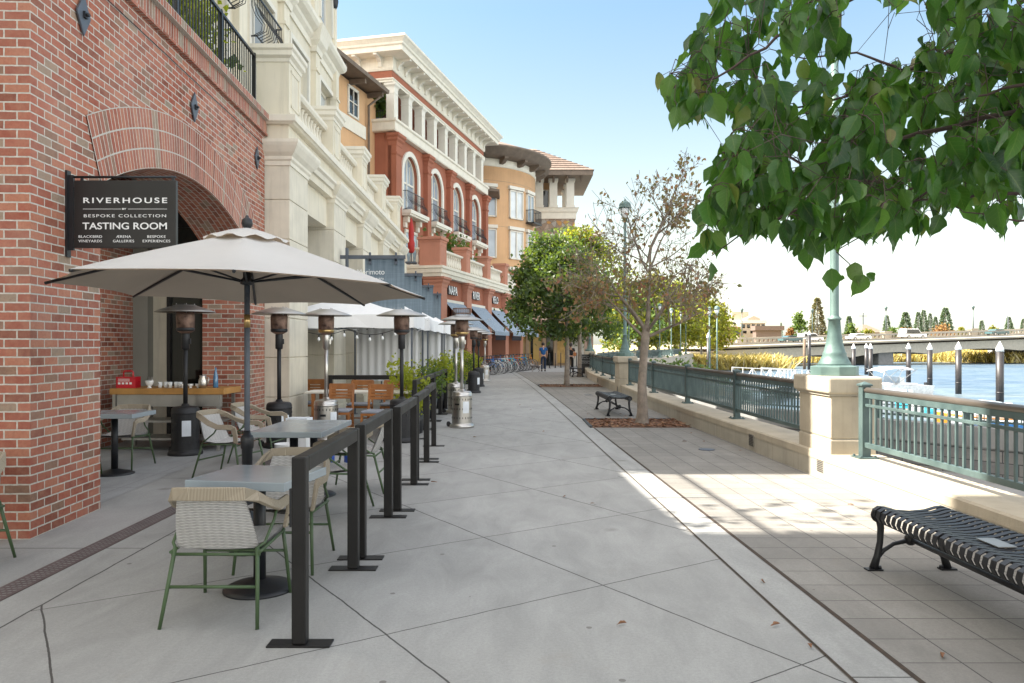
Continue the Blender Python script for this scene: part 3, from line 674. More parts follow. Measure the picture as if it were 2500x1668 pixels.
# terrace fence
fr = thing('terrace_fence', 'black iron bar fence along the top of the brick parapet', 'fence', B0 + Vector((-.12, 0, 5.45)), TH)
b = MB(); b.box(-.02, .02, 0, 6.62, .93, .97); b.box(-.014, .014, 0, 6.62, .07, .10); b.build('top_rail', 'iron_black', fr)
b = MB()
for k in range(1, 60): 
    if k % 15: b.box(-.008, .008, k*.11-.008, k*.11+.008, .1, .94)
b.build('baluster_panel', 'iron_black', fr)
for s in (0, 1.65, 3.3, 4.95, 6.6):
    b = MB(); b.cb(0, s, -.06, .05, .05, 1.05); b.build('post', 'iron_black', fr)
# ------------------------------------------------------------------ hanging sign
sg = thing('hanging_sign', 'black hanging tasting room sign with white lettering on a wall bracket', 'sign', (-3.90, 6.72, 2.40))
b = MB(); b.box(.06, .955, -.02, .02, .02, .612); b.build('sign_board', 'sign_black', sg, .003)
b = MB(); b.box(-.022, .006, -.03, .03, -.06, .70); b.box(.006, .05, -.012, .012, -.0, .66); b.tube([(0, 0, .645), (.945, 0, .645)], .011, 8)
for x in (.12, .92): b.box(x-.012, x+.012, -.006, .006, .61, .645)
for z in (.10, .55): b.tube([(.02, 0, z), (.07, 0, z)], .012, 6)
b.build('bracket', 'iron_black', sg)
SX = .508; yf = -.0215
text('RIVERHOUSE', .066, 'letter_white', sg, (SX, yf, .433), ext=.001, bold=.0009, space=1.3, fit=.735)
text('BY', .020, 'letter_white', sg, (SX-.008, yf, .360), ext=.001, bold=.0006, fit=.036)
text('BESPOKE COLLECTION', .037, 'letter_white', sg, (SX, yf, .299), ext=.001, bold=0, space=1.25, fit=.72)
text('TASTING ROOM', .083, 'letter_white', sg, (SX, yf, .208), ext=.001, bold=.0010, fit=.74)
for tx, x, w_ in (('BLACKBIRD', .204, .205), ('ÆRENA', .495, .13), ('BESPOKE', .783, .16)): text(tx, .032, 'letter_white', sg, (x, yf, .117), ext=.001, fit=w_, space=1.1)
for tx, x, w_ in (('VINEYARDS', .204, .205), ('GALLERIES', .495, .185), ('EXPERIENCES', .783, .24)): text(tx, .032, 'letter_white', sg, (x, yf, .078), ext=.001, fit=w_, space=1.1)
b = MB(); b.box(.14, .475, -.0225, -.02, .3585, .3615); b.box(.535, .875, -.0225, -.02, .3585, .3615); b.build('divider_line', 'letter_white', sg)
# ------------------------------------------------------------------ cream building
C0 = Vector((-3.78, 13.0, 0)); TC = .01
cr = thing('cream_building', 'cream stone building with balustraded terrace over square piers', 'building', C0, TC)
YI = [0, 3.4, 6.75, 10.05, 13.35]
for i, y in enumerate(YI):
    b = MB(); x0 = -.80 if i == 0 else -.67
    for k in range(7):
        z0 = k*.672; b.box(x0, 0, y, y+1.2, z0+.012 if k else 0, z0+.672)
        if k: b.box(x0+.02, -.02, y+.02, y+1.18, z0-.004, z0+.016)
    b.box(x0-.03, .03, y-.03, y+1.23, 0, .25)
    b.build('stone_pier', 'stone_cream', cr, .014)
    b = MB(); b.sweep([(-.2, 4.62), (.02, 4.62), (.02, 4.69), (.05, 4.72), (.05, 4.77), (.11, 4.83), (.17, 4.93), (.19, 4.98), (.19, 5.03), (-.2, 5.03)], [(x0, y), (0, y), (0, y+1.2), (x0, y+1.2)]); b.build('pier_capital', 'trim_cream', cr)
for y0, y1 in zip(YI, YI[1:]+[16.8]): b = MB(); b.box(-.55, -.16, y0+1.2, y1, 4.1, 4.70); b.build('lintel_panel', 'stucco_cream', cr)
b = MB(); b.box(-.62, -.02, 0.002, 15.2, 4.70, 5.32); b.build('frieze', 'stucco_cream', cr)
WE = [(-.75, 0), (0, 0), (0, 15.2)]
b = MB(); b.sweep([(-.1, 4.86), (.03, 4.86), (.05, 4.94), (.10, 4.97), (.10, 5.02), (-.1, 5.02)], WE); b.build('cornice_moulding', 'trim_cream', cr)
b = MB(); b.sweep([(-.7, 5.315), (.07, 5.315), (.10, 5.34), (.13, 5.345), (.13, 5.46), (-.7, 5.46)], WE); b.build('ledge', 'trim_cream', cr, .006)
b = MB(); b.box(-4.5, -.56, -.1, 15.4, 4.15, 4.30); b.build('arcade_ceiling', 'ceiling_grey', cr)
b = MB(); b.box(-4.7, -4.4, .3, 15.4, 0, 4.15); b.build('arcade_wall', 'stone_cream', cr)
for y in (1.9, 5.2, 8.6, 11.9):
    b = MB(); b.box(-4.39, -4.35, y-.9, y+.9, .3, 3.2); f = b.build('arcade_window', 'glass_dark', cr)
b = MB(); b.box(-2.25, -.5, -3.85, 15.2, 5.0, 5.30); b.build('terrace_floor', 'ceiling_grey', cr)
BAL = [(.055, 0), (.055, .03), (.035, .05), (.042, .075), (.072, .17), (.076, .25), (.060, .36), (.042, .47), (.036, .53), (.05, .56), (.05, .585), (.062, .60), (.062, .65)]
def balustrade(par, y0, y1, x, z, m, zr=.65, sp=.22, axis='y', top=True, sc=1.0):
    b = MB(); n = max(1, int((y1-y0)/sp)); 
    for k in range(n):
        q = y0+(k+.5)*(y1-y0)/n; c = (x, q, z+.09) if axis == 'y' else (q, x, z+.09)
        b.lathe([(r*sc, zz*zr/.65) for r, zz in BAL], c, 8)
    w = .13
    if axis == 'y': b.box(x-w*.8, x+w*.8, y0, y1, z, z+.09)
    else: b.box(y0, y1, x-w*.8, x+w*.8, z, z+.09)
    zt = z+.09+zr; e = [(-w, zt), (w, zt), (w+.03, zt+.05), (w+.03, zt+.11), (-w-.03, zt+.11), (-w-.03, zt+.05)]
    b.prism([(x+p, q) for p, q in e], y0, y1, 'y' if axis == 'y' else 'x')
    return b.build('balustrade', m, par)
for i, y in enumerate(YI):
    b = MB(); x0, x1, y0, y1 = -.62, -.06, y+.16, y+.92
    b.box(x0-.03, x1+.03, y0-.03, y1+.03, 5.46, 5.56); b.box(x0, x1, y0, y1, 5.56, 6.46)
    b.mi = 1; b.sweep([(-.3, 6.44), (.015, 6.44), (.02, 6.50), (.07, 6.54), (.07, 6.62), (.10, 6.65), (.10, 6.72), (-.3, 6.72)], [(x0, y0), (x1, y0), (x1, y1), (x0, y1)], True)
    b.mi = 0; b.sweep([(-.012, 5.70), (.012, 5.70), (.012, 5.74), (-.012, 5.74)], [(x1, y0+.12), (x1, y1-.12)])
    for (ya, yb, za, zb) in ((y0+.12, y1-.12, 6.30, 6.34), (y0+.12, y0+.16, 5.7, 6.34), (y1-.16, y1-.12, 5.7, 6.34)): b.box(x1-.01, x1+.012, ya, yb, za, zb)
    b.build('terrace_pedestal', ['stucco_cream', 'trim_cream'], cr)
    if i < 4: balustrade(cr, y0+.8, YI[i+1]+.16, -.34, 5.46, 'trim_cream')
# upper facade (set back), its south end casts the sharp shadow line across the paving
XF = -2.22; FY0, FY1 = -3.36, 13.4
BAYS = [0.55, 3.9, 7.25, 10.55]
def wallholes(b, x, y0, y1, z0, z1, holes, dep):
    """wall in plane x with rectangular openings (ya,yb,za,zb) and reveals"""
    yy = sorted({y0, y1, *[h[0] for h in holes], *[h[1] for h in holes]}); zz = sorted({z0, z1, *[h[2] for h in holes], *[h[3] for h in holes]})
    for ya, yb in zip(yy[:-1], yy[1:]):
        for za, zb in zip(zz[:-1], zz[1:]):
            if any(h[0] <= ya and yb <= h[1] and h[2] <= za and zb <= h[3] for h in holes): continue
            b.add([(x, ya, za), (x, yb, za), (x, yb, zb), (x, ya, zb)], [(0, 1, 2, 3)])
    for ya, yb, za, zb in holes:
        v = [(x, ya, za), (x, yb, za), (x, yb, zb), (x, ya, zb)]; w = [(x-dep, *p[1:]) for p in v]
        b.add(v+w, [(0, 4, 5, 1), (1, 5, 6, 2), (2, 6, 7, 3), (3, 7, 4, 0)])
holes = []
for i, y in enumerate(BAYS):
    holes.append((y+.75, y+2.55, (6.6 if i > 1 else 6.2), 10.0)); holes.append((y+.85, y+2.45, 12.0, 15.2))
b = MB(); wallholes(b, XF, FY0, FY1, 5.3, 20, holes, .32)
b.box(XF-11, XF-.33, FY0, FY1, 0, 20); b.add([(XF-.4, FY0, 0), (XF, FY0, 0), (XF, FY0, 20), (XF-.4, FY0, 20)], [(0, 1, 2, 3)]); b.add([(XF-.4, FY1, 4), (XF, FY1, 4), (XF, FY1, 20), (XF-.4, FY1, 20)], [(3, 2, 1, 0)])
b.build('upper_wall', 'stucco_cream', cr, recalc=False)
for i, (ya, yb, za, zb) in enumerate(holes):
    f = MB(); x = XF-.24
    for q in ((ya, ya+.09, za, zb), (yb-.09, yb, za, zb), (ya, yb, zb-.1, zb), (ya, yb, za, za+.08), ((ya+yb)/2-.04, (ya+yb)/2+.04, za, zb)): f.box(x-.05, x+.05, *q)
    fo = f.build('window', 'trim_white', cr)
    p = MB(); p.box(x-.02, x, ya+.05, yb-.05, za+.05, zb-.05); p.build('pane', 'glass_sky' if i % 3 else 'glass_pale', fo)
for y in (-3.2, .2, 3.5, 6.85, 10.2, 13.02):
    b = MB(); b.box(XF-.05, XF+.16, y, y+.5 if y < 13 else y+.38, 5.3, 10.9); b.box(XF, XF+.20, y-.02, y+.4, 9.9, 9.98); b.box(XF, XF+.1, y+.08, y+.36, 11.4, 20); b.build('facade_pilaster', 'stucco_cream', cr)
b = MB(); pth = [(XF-3, FY0), (XF, FY0), (XF, FY1), (XF-3, FY1)]
b.sweep([(-.2, 10.55), (.05, 10.55), (.05, 10.75), (.14, 10.85), (.16, 10.95), (.30, 11.05), (.36, 11.15), (.36, 11.28), (-.2, 11.32)], pth); b.build('facade_cornice', 'trim_cream', cr)
for y in (.2, 3.5, 6.85, 10.2):
    b = MB(); b.sweep([(-.2, 10.45), (.03, 10.45), (.05, 10.62), (.16, 10.75), (.20, 10.95), (.28, 11.2), (-.2, 11.2)], [(XF+.0, y-.06), (XF+.17, y-.06), (XF+.17, y+.56), (XF, y+.56)]); b.build('pilaster_capital', 'trim_cream', cr)
b = MB()
for ya, yb, za, zb in holes: b.box(XF-.01, XF+.05, ya-.14, ya, za, zb+.14); b.box(XF-.01, XF+.05, yb, yb+.14, za, zb+.14); b.box(XF-.01, XF+.05, ya, yb, zb, zb+.14)
b.build('window_surround', 'trim_white', cr)
def belly(par, x, ya, yb, z, h=.95, dep=.32, slab=False):
    t = MB(); P = lambda s: [(x+dep*.55, s, z), (x+dep*1.25, s, z+h*.12), (x+dep*1.35, s, z+h*.28), (x+dep*.85, s, z+h*.52), (x+dep*.6, s, z+h*.75), (x+dep*.6, s, z+h)]
    n = int((yb-ya)/.12)
    for k in range(n+1): t.tube(P(ya+k*(yb-ya)/n), .009, 5, False)
    for s in (ya, yb):
        for k in range(3): t.tube([(p[0]-dep*.5*(k*.4), s, p[2]) for p in P(s)], .009, 5, False)
        t.box(x-.02, x+dep*.6, s-.012, s+.012, z+h-.03, z+h); t.box(x-.02, x+dep*.6, s-.012, s+.012, z, z+.03)
    t.box(x+dep*.6-.015, x+dep*.6+.015, ya, yb, z+h-.03, z+h+.01); t.box(x+dep*.55-.012, x+dep*.55+.012, ya, yb, z, z+.025)
    return t.build('balcony_railing', 'iron_black', par)
belly(cr, XF, BAYS[0]+.7, BAYS[0]+2.6, 8.66); belly(cr, XF, BAYS[1]+.7, BAYS[1]+2.6, 8.66)
belly(cr, XF, BAYS[2]+.75, BAYS[2]+2.55, 6.65, .8, .2); belly(cr, XF, BAYS[3]+.75, BAYS[3]+2.55, 6.65, .8, .2)
b = MB(); b.T = Matrix.Translation((XF+.06, 13.15, 13.3)); b.lathe([(.02, -.3), (.11, -.18), (.14, 0), (.11, .18), (.02, .3)], n=14); b.build('wall_lamp', 'iron_black', cr)
# unseen block added outside the frame, keeps the cafe end in shade
sb = thing('shade_block', 'tall unseen block added outside the left edge of the view to shade the cafe end', 'building', (-10.3, -22, 0))
b = MB(); b.box(-8, 0, 0, 28.36, 0, 25)
b.build('wall', 'stucco_cream', sb)
# ------------------------------------------------------------------ red building with arched windows and shops below
TR = -math.atan(.245); R0 = Vector((-3.5, 37.7, 0)); RR = Matrix.Rotation(TR, 3, 'Z')
rd = thing('red_building', 'terracotta red building with columned loggia, arched windows and shop terrace', 'building', R0, TR)
XU, U0, U1 = -3.40, 1.85, 19.3       # upper wall plane and its ends
PY = [.0, 4.22, 8.44, 12.66, 16.88]
b = MB(); b.box(-4.2, -.9, 0.1, 17.4, 0, 4.9); b.build('shop_wall', 'stucco_red', rd)
b = MB(); b.box(-.9, -.1, .1, 17.5, 3.72, 4.92); b.build('shop_frieze', 'stucco_red', rd)
b = MB()
for y0, y1 in zip(PY[:-1], PY[1:]): b.box(-.12, .04, y0+.55, y1-.55, 3.72, 3.86)
b.build('frieze_trim', 'trim_white', rd)
for y in PY:
    b = MB(); b.box(-.75, .18, y-.42, y+.42, 0, 4.62); b.box(-.77, .21, y-.45, y+.45, 0, .5); b.box(-.77, .205, y-.445, y+.445, 2.0, 2.06); b.build('shop_pilaster', 'stucco_pink', rd, .01)
    b = MB(); b.sweep([(-.3, 4.42), (.02, 4.42), (.03, 4.55), (.10, 4.66), (.10, 4.74), (.17, 4.80), (.17, 4.90), (-.3, 4.90)], [(-.75, y-.42), (.18, y-.42), (.18, y+.42), (-.75, y+.42)]); b.build('pilaster_capital', 'stucco_pink', rd)
b = MB(); b.sweep([(-4.4, 4.90), (.22, 4.90), (.24, 5.05), (.30, 5.08), (.30, 5.26), (.36, 5.30), (.36, 5.42), (-4.4, 5.42)], [(-4.4, -.45), (.0, -.45), (0, 17.5)]); b.build('terrace_ledge', 'trim_cream', rd)
for i, y in enumerate(PY):
    b = MB(); w = .50 if i == 0 else .36; x0, x1 = (-.95 if i == 0 else -.62), .12
    b.box(x0, x1, y-w, y+w, 5.42, 6.62); b.sweep([(-.3, 6.60), (.02, 6.60), (.03, 6.68), (.09, 6.72), (.09, 6.86), (-.3, 6.86)], [(x0, y-w), (x1, y-w), (x1, y+w), (x0, y+w)], True)
    for q in ((y-w+.1, y+w-.1, 5.62, 5.66), (y-w+.1, y+w-.1, 6.42, 6.46), (y-w+.1, y-w+.14, 5.62, 6.46), (y+w-.14, y+w-.1, 5.62, 6.46)): b.box(x1-.01, x1+.015, *q)
    b.build('terrace_pedestal', 'stucco_pink', rd, .01)
    if i < 4: balustrade(rd, y+w, PY[i+1]-.36, -.22, 5.42, 'trim_white', .72, .30, sc=1.15)
balustrade(rd, -3.4, -.95, -.35, 5.42, 'trim_white', .72, .30, 'x', sc=1.15)
tx = ('NAPA', 'RIVER', 'VELO')
for i, s in enumerate(tx):
    y = (PY[i]+PY[i+1])/2-.35
    text(s, .62, 'iron_black', rd, (-.02, y, 4.33), (PI/2, 0, PI/2), ext=.06, bold=.012, sx=.85, space=1.05, name='sign_letters')
    text(s, .62, 'letter_white', rd, (.055, y, 4.33), (PI/2, 0, PI/2), ext=.008, bold=.004, sx=.85, space=1.05, name='sign_letters')
for i in range(4):     # recessed shop bays: dark glass and doors behind the awnings
    y0, y1 = PY[i]+.42, PY[i+1]-.42
    b = MB(); b.box(-.90, -.86, y0+.1, y1-.1, .45, 3.6); o = b.build('shop_window', 'glass_dark' if i < 3 else 'glass_reflect_yellow', rd)
    b = MB()
    for k in range(4): yy = y0+.1+k*(y1-y0-.26)/3; b.box(-.89, -.80, yy, yy+.07, .4, 3.65)
    b.box(-.89, -.80, y0+.1, y1-.1, 2.5, 2.58); b.build('frame', 'stucco_red', o)
for i in range(4):     # blue striped awnings
    y0, y1 = PY[i]+.50, PY[i+1]-.50
    a = thing('awning', ['blue striped awning below the first shop word', 'blue striped awning below the second shop word', 'blue striped awning below the third shop word', 'blue striped awning farthest along the red shops'][i], 'awning', R0 + RR @ Vector((0, (y0+y1)/2, 2.3)), TR, 'striped awnings on the red shops')
    h = (y1-y0)/2; b = MB()
    for k in range(8):
        t0, t1 = k/8, (k+1)/8; sg_ = lambda t: .05*math.sin(PI*t)
        b.add([(.05+1.45*t0, -h, 1.42*(1-t0)-sg_(t0)), (.05+1.45*t0, h, 1.42*(1-t0)-sg_(t0)), (.05+1.45*t1, h, 1.42*(1-t1)-sg_(t1)), (.05+1.45*t1, -h, 1.42*(1-t1)-sg_(t1))], [(0, 1, 2, 3)])
    b.add([(1.5, -h, 0), (1.5, h, 0), (1.5, h, -.2), (1.5, -h, -.2)], [(0, 1, 2, 3)])
    b.build('awning_cloth', 'awning_blue', a, recalc=False)
    b = MB()
    for s in (-h+.03, h-.03, -h*.4, h*.3): b.tube([(.05, s, .5), (1.48, s, -.02)], .012, 5)
    b.tube([(1.48, -h, -.02), (1.48, h, -.02)], .014, 5)
    for s in (-h*.15, h*.1): b.tube([(.9, s-.4, .75), (.25, s+.2, .25)], .012, 5)
    b.build('awning_frame', 'trim_white', a)
    if i > 0:
        b = MB(); b.box(.3, .95, -h+.3, -h+.33, -.45, -.18); b.build('hanging_plaque', 'iron_grey', a)
# upper storeys
AY = [2.35+2.2+i*4.22 for i in range(4)]; AW = 1.12; AZ = 10.98
b = MB()
def archwall(b, x, y0, y1, z0, z1, cs, w, zs, zsp, dep):
    """wall plane with round-headed openings: centres cs, half width w, sill zs, spring zsp"""
    N = 14; edges = [y0]+[e for c in cs for e in (c-w, c+w)]+[y1]
    for k in range(0, len(edges), 2): b.add([(x, edges[k], z0), (x, edges[k+1], z0), (x, edges[k+1], z1), (x, edges[k], z1)], [(0, 1, 2, 3)])
    for c in cs:
        b.add([(x, c-w, z0), (x, c+w, z0), (x, c+w, zs), (x, c-w, zs)], [(0, 1, 2, 3)])
        pr = [(c-w*math.cos(PI*i/N), zsp+w*math.sin(PI*i/N)) for i in range(N+1)]
        for (ya, za), (yb, zb) in zip(pr[:-1], pr[1:]): b.add([(x, ya, za), (x, yb, zb), (x, yb, z1), (x, ya, z1)], [(0, 1, 2, 3)])
        ring = [(c-w, zs)]+pr+[(c+w, zs)]
        for (ya, za), (yb, zb) in zip(ring, ring[1:]+ring[:1]): b.add([(x, ya, za), (x, yb, zb), (x-dep, yb, zb), (x-dep, ya, za)], [(0, 1, 2, 3)])
archwall(b, XU, U0, U1, 5.4, 12.9, AY, AW, 8.98, AZ, .35)
b.box(XU-9, XU-.36, U0, U1, 0, 12.9); b.add([(XU-.4, U0, 5), (XU, U0, 5), (XU, U0, 12.9), (XU-.4, U0, 12.9)], [(0, 1, 2, 3)])
b.build('upper_wall', 'stucco_red', rd, recalc=False)
for c in AY:
    f = MB(); N = 16; x = XU-.22
    def arcband(f, w0, w1, xa, xb, zs):
        pr = lambda w: [(c-w, zs)]+[(c-w*math.cos(PI*i/N), AZ+w*math.sin(PI*i/N)) for i in range(N+1)]+[(c+w, zs)]
        A, B_ = pr(w0), pr(w1)
        for k in range(len(A)-1): f.add([(xb, *A[k]), (xb, *A[k+1]), (xb, *B_[k+1]), (xb, *B_[k]), (xa, *A[k]), (xa, *A[k+1]), (xa, *B_[k+1]), (xa, *B_[k])], [(0,1,2,3), (0,4,5,1), (2,6,7,3)])
    arcband(f, AW-.10, AW, x-.04, x+.04, 8.98)
    for q in ((c-.05, c+.05, 8.98, AZ+AW-.1), (c-AW, c+AW, AZ-.42, AZ-.32), (c-.46, c-.42, AZ-.35, AZ+.66), (c+.42, c+.46, AZ-.35, AZ+.66)): f.box(x-.03, x+.03, *q)
    fo = f.build('arched_window', 'trim_white', rd)
    p = MB(); p.add([(x-.02, c-AW, 8.98), (x-.02, c+AW, 8.98)]+[(x-.02, c+AW*math.cos(PI*i/N), AZ+AW*math.sin(PI*i/N)) for i in range(N+1)], [list(range(N+3))]); p.build('pane', 'glass_sky', fo)
    f = MB(); arcband(f, AW, AW+.28, XU, XU+.09, 8.9); f.build('arch_surround', 'trim_white', rd)
    f = MB(); f.box(XU-.1, XU+.62, c-1.45, c+1.45, 8.72, 8.92); f.box(XU-.1, XU+.55, c-1.4, c+1.4, 8.62, 8.72); f.build('balcony_slab', 'trim_white', rd)
    for s in (-.95, .95):
        f = MB(); f.box(XU-.02, XU+.32, c+s-.13, c+s+.13, 8.30, 8.62); f.box(XU-.02, XU+.18, c+s-.13, c+s+.13, 8.0, 8.3); f.build('bracket', 'trim_white', rd, .04)
    belly(rd, XU+.1, c-1.3, c+1.3, 8.95, 1.05, .38)
    f = MB(); x = XU+.02                 # window doors on the terrace
    for q in ((c-.95, c-.85, 5.5, 7.9), (c+.85, c+.95, 5.5, 7.9), (c-.95, c+.95, 7.8, 7.95), (c-.04, c+.04, 5.5, 7.9)): f.box(x, x+.08, *q)
    fo = f.build('terrace_window', 'trim_white', rd); p = MB(); p.box(x, x+.03, c-.9, c+.9, 5.5, 7.85); p.build('pane', 'glass_sky', fo)
for y in [U0+.0]+[a+2.11 for a in AY]:
    w = .75 if y < 2 else .6
    b = MB(); b.box(XU-.2, XU+.28, y, y+w, 5.4, 12.15); b.sweep([(-.2, 11.62), (.02, 11.62), (.05, 11.68), (.05, 11.74), (-.2, 11.74)], [(XU, y), (XU+.28, y), (XU+.28, y+w), (XU, y+w)])
    b.sweep([(-.2, 12.1), (.02, 12.1), (.04, 12.3), (.12, 12.4), (.12, 12.5), (.20, 12.58), (.20, 12.72), (-.2, 12.72)], [(XU-.2, y), (XU+.28, y), (XU+.28, y+w), (XU, y+w)]); b.build('wall_pilaster', 'stucco_red', rd)
b = MB(); b.sweep([(-.9, 12.80), (.30, 12.80), (.34, 12.86), (.34, 13.24), (.42, 13.30), (.42, 13.42), (-.9, 13.42)], [(XU-9, U0), (XU, U0), (XU, U1), (XU-3, U1)]); b.build('loggia_ledge', 'trim_cream', rd)
b = MB(); b.box(XU-9, XU-2.0, U0+2, U1, 13.4, 16.0); b.build('loggia_rear_wall', 'stucco_red', rd)
b = MB(); b.box(XU-9, XU-.05, U0+.2, U1-.1, 15.5, 15.64); b.build('loggia_ceiling', 'stucco_red', rd)
b = MB(); b.box(XU-9, XU-.1, U0+.1, U1-.1, 13.36, 13.44); b.build('loggia_floor', 'trim_cream', rd)
for k in range(9):
    y = U0+.05+k*2.075
    b = MB(); x0, x1, y0, y1 = XU-.32, XU+.14, y, y+.54
    b.box(x0, x1, y0, y1, 13.42, 15.2); b.box(x0-.05, x1+.05, y0-.05, y1+.05, 13.42, 13.5); b.box(x0-.02, x1+.02, y0-.02, y1+.02, 14.85, 14.9)
    b.sweep([(-.2, 15.1), (.0, 15.1), (.02, 15.2), (.10, 15.3), (.10, 15.42), (-.2, 15.42)], [(x0, y0), (x1, y0), (x1, y1), (x0, y1)], True); b.build('loggia_column', 'trim_white', rd, .01)
for k in range(8):
    y = U0+.9+k*2.075+.35
    b = MB(); b.box(XU-2.0, XU-1.94, y, y+.8, 13.45, 15.0); f = b.build('loggia_door', 'glass_dark', rd)
b = MB(); b.box(XU-2.6, XU-.5, U0+.12, U0+.15, 13.98, 14.02); b.box(XU-2.6, XU-.5, U0+.12, U0+.15, 13.5, 13.53)
for k in range(18): b.box(XU-2.6+k*.12, XU-2.585+k*.12, U0+.12, U0+.14, 13.5, 14)
b.build('loggia_railing', 'iron_black', rd)
UP = [(XU-9, U0), (XU, U0), (XU, U1), (XU-6, U1)]
for nm, m_, pr in (('loggia_beam', 'trim_cream', [(-.5, 15.42), (.10, 15.42), (.10, 15.5), (.16, 15.56), (.16, 15.62), (-.5, 15.62)]),
                   ('red_frieze', 'stucco_red', [(-.5, 15.62), (.06, 15.62), (.06, 16.02), (-.5, 16.02)]),
                   ('bracket_frieze', 'trim_cream', [(-.6, 16.02), (.12, 16.02), (.16, 16.12), (.16, 16.72), (-.6, 16.72)]),
                   ('roof_cornice', 'trim_cream', [(-.6, 16.70), (.98, 16.70), (.98, 16.95), (1.06, 17.0), (1.08, 17.1), (1.2, 17.25), (1.26, 17.3), (1.26, 17.42), (-.6, 17.46)])):
    b = MB(); b.sweep(pr, UP); b.build(nm, m_, rd)
b = MB(); b.box(XU-9, XU-.3, U0+.4, U1-.4, 15.7, 17.4); b.build('attic', 'stucco_red', rd)
for k in range(17):
    y = U0+.35+k*1.04; b = MB()
    b.prism([(XU+.15, 16.2), (XU+.24, 16.2), (XU+.30, 16.42), (XU+.55, 16.58), (XU+.92, 16.60), (XU+.92, 16.70), (XU+.15, 16.70)], y, y+.2, 'y'); b.build('cornice_bracket', 'trim_white', rd)
for k in range(5):
    x = XU-.45-k*1.2; b = MB()
    b.prism([(U0-.15, 16.2), (U0-.24, 16.2), (U0-.30, 16.42), (U0-.55, 16.58), (U0-.92, 16.60), (U0-.92, 16.70), (U0-.15, 16.70)], x-.2, x, 'x'); b.build('cornice_bracket', 'trim_white', rd)
def W(p): return R0 + RR @ Vector(p)
# plants and closed parasol on its terrace
pa = thing('closed_parasol', 'closed red parasol standing on the red building terrace', 'parasol', W((-.9, -1.7, 5.42)))
b = MB(); b.tube([(0, 0, 0), (0, 0, 2.12)], .03, 8); b.cb(0, 0, 0, .5, .5, .08); b.build('pole', 'iron_grey', pa)
b = MB(); b.lathe([(.08, .50), (.15, .58), (.17, .95), (.12, 1.15), (.14, 1.4), (.10, 1.8), (.04, 2.1), (.01, 2.18)], n=10); b.build('folded_canopy', 'canvas_red', pa)
def leafcloud(b, pts, n, r, s, rng=R, droop=.3):
    for k in range(n):
        c = Vector(pts[rng.randrange(len(pts))]); v = Vector((rng.gauss(0, 1), rng.gauss(0, 1), rng.gauss(0, 1)))
        p = c+v*(r*.5); L = s*rng.uniform(.6, 1.3); w = L*rng.uniform(.32, .5)
        d = Vector((rng.gauss(0, 1), rng.gauss(0, 1), rng.gauss(-droop, .7))).normalized(); q = d.cross(Vector((rng.gauss(0, 1), rng.gauss(0, 1), rng.gauss(0, 1)))).normalized()
        nn = d.cross(q)*w*.35; m = p+d*L*.45
        b.add([p, m+q*w+nn, p+d*L, m-q*w+nn], [(0, 1, 2), (0, 2, 3)])
def shrub(name, label, loc, pts, n, r, s, m='leaf_shrub', cat='shrub', group=None, pot=None, potm='iron_black', stems=True):
    t = thing(name, label, cat, loc, 0, group)
    if pot: b = MB(); b.lathe([(pot*.8, 0), (pot, pot*1.6), (pot*.9, pot*1.6), (pot*.85, pot*1.4), (0.001, pot*1.4)], n=16); b.build('pot', potm, t, recalc=True)
    b = MB(); leafcloud(b, pts, n, r, s); b.build('foliage', m, t, recalc=False)
    if stems:
        b = MB()
        for p in pts[:7]: b.tube([(p[0]*.15, p[1]*.15, pot*1.3 if pot else 0), (p[0]*.5, p[1]*.5, p[2]*.5), p], [.014, .010, .004], 5)
        b.build('stem', 'bark', t)
    return t
def cloudpts(n, rx, ry, z0, z1, seed=1):
    q = random.Random(seed); return [(q.gauss(0, rx*.5), q.gauss(0, ry*.5), q.uniform(z0, z1)) for _ in range(n)]
shrub('terrace_shrub', 'feathery green shrub on the red terrace beside the pink pedestals', W((-1.9, 5.4, 5.42)), cloudpts(20, 1.0, 1.3, .5, 2.2, 4), 900, .5, .22, 'leaf_shrub', pot=.4)
shrub('terrace_shrub', 'second feathery shrub farther along the red terrace', W((-1.9, 7.6, 5.42)), cloudpts(16, .9, 1.2, .5, 1.9, 5), 700, .5, .22, 'leaf_shrub', pot=.4)
shrub('loggia_plant', 'potted palm-like plant in the red building loggia', W((XU-1.1, U0+.5, 13.44)), [(0, 0, .8), (.1, 0, 1.0), (-.1, .1, 1.2), (0, -.1, 1.4)], 160, .25, .5, 'leaf_green', 'plant', None, .2, 'iron_grey')
# ------------------------------------------------------------------ orange buildings
ob = thing('orange_building', 'orange stucco building with brown eave between cream and red blocks', 'building', W((-4.35, -9, 0)), TR)
b = MB(); b.box(-6, 0, -3.6, 11.0, 0, 14.55); b.build('wall', 'stucco_orange', ob)
b = MB(); b.prism([(-6, 16.2), (-6, 14.9), (1.05, 14.62), (1.08, 14.80), (1.0, 14.86)], -3.8, 10.3, 'y'); b.build('roof_eave', 'eave_brown', ob)
for y in (1.5, 3.6, 5.7, 7.8, 9.9): b = MB(); b.box(-.02, .85, y, y+.16, 14.38, 14.62); b.build('eave_bracket', 'eave_brown', ob)
for y in (8.2, 5.2): 
    f = MB()
    for q in ((y-.6, y-.48, 12.9, 14.3), (y+.48, y+.6, 12.9, 14.3), (y-.6, y+.6, 14.2, 14.34), (y-.6, y+.6, 12.86, 12.96), (y-.03, y+.03, 12.9, 14.3), (y-.5, y+.5, 13.55, 13.6)): f.box(0, .07, *q)
    fo = f.build('window', 'trim_white', ob); p = MB(); p.box(.01, .03, y-.5, y+.5, 12.9, 14.25); p.build('pane', 'glass_dark', fo)
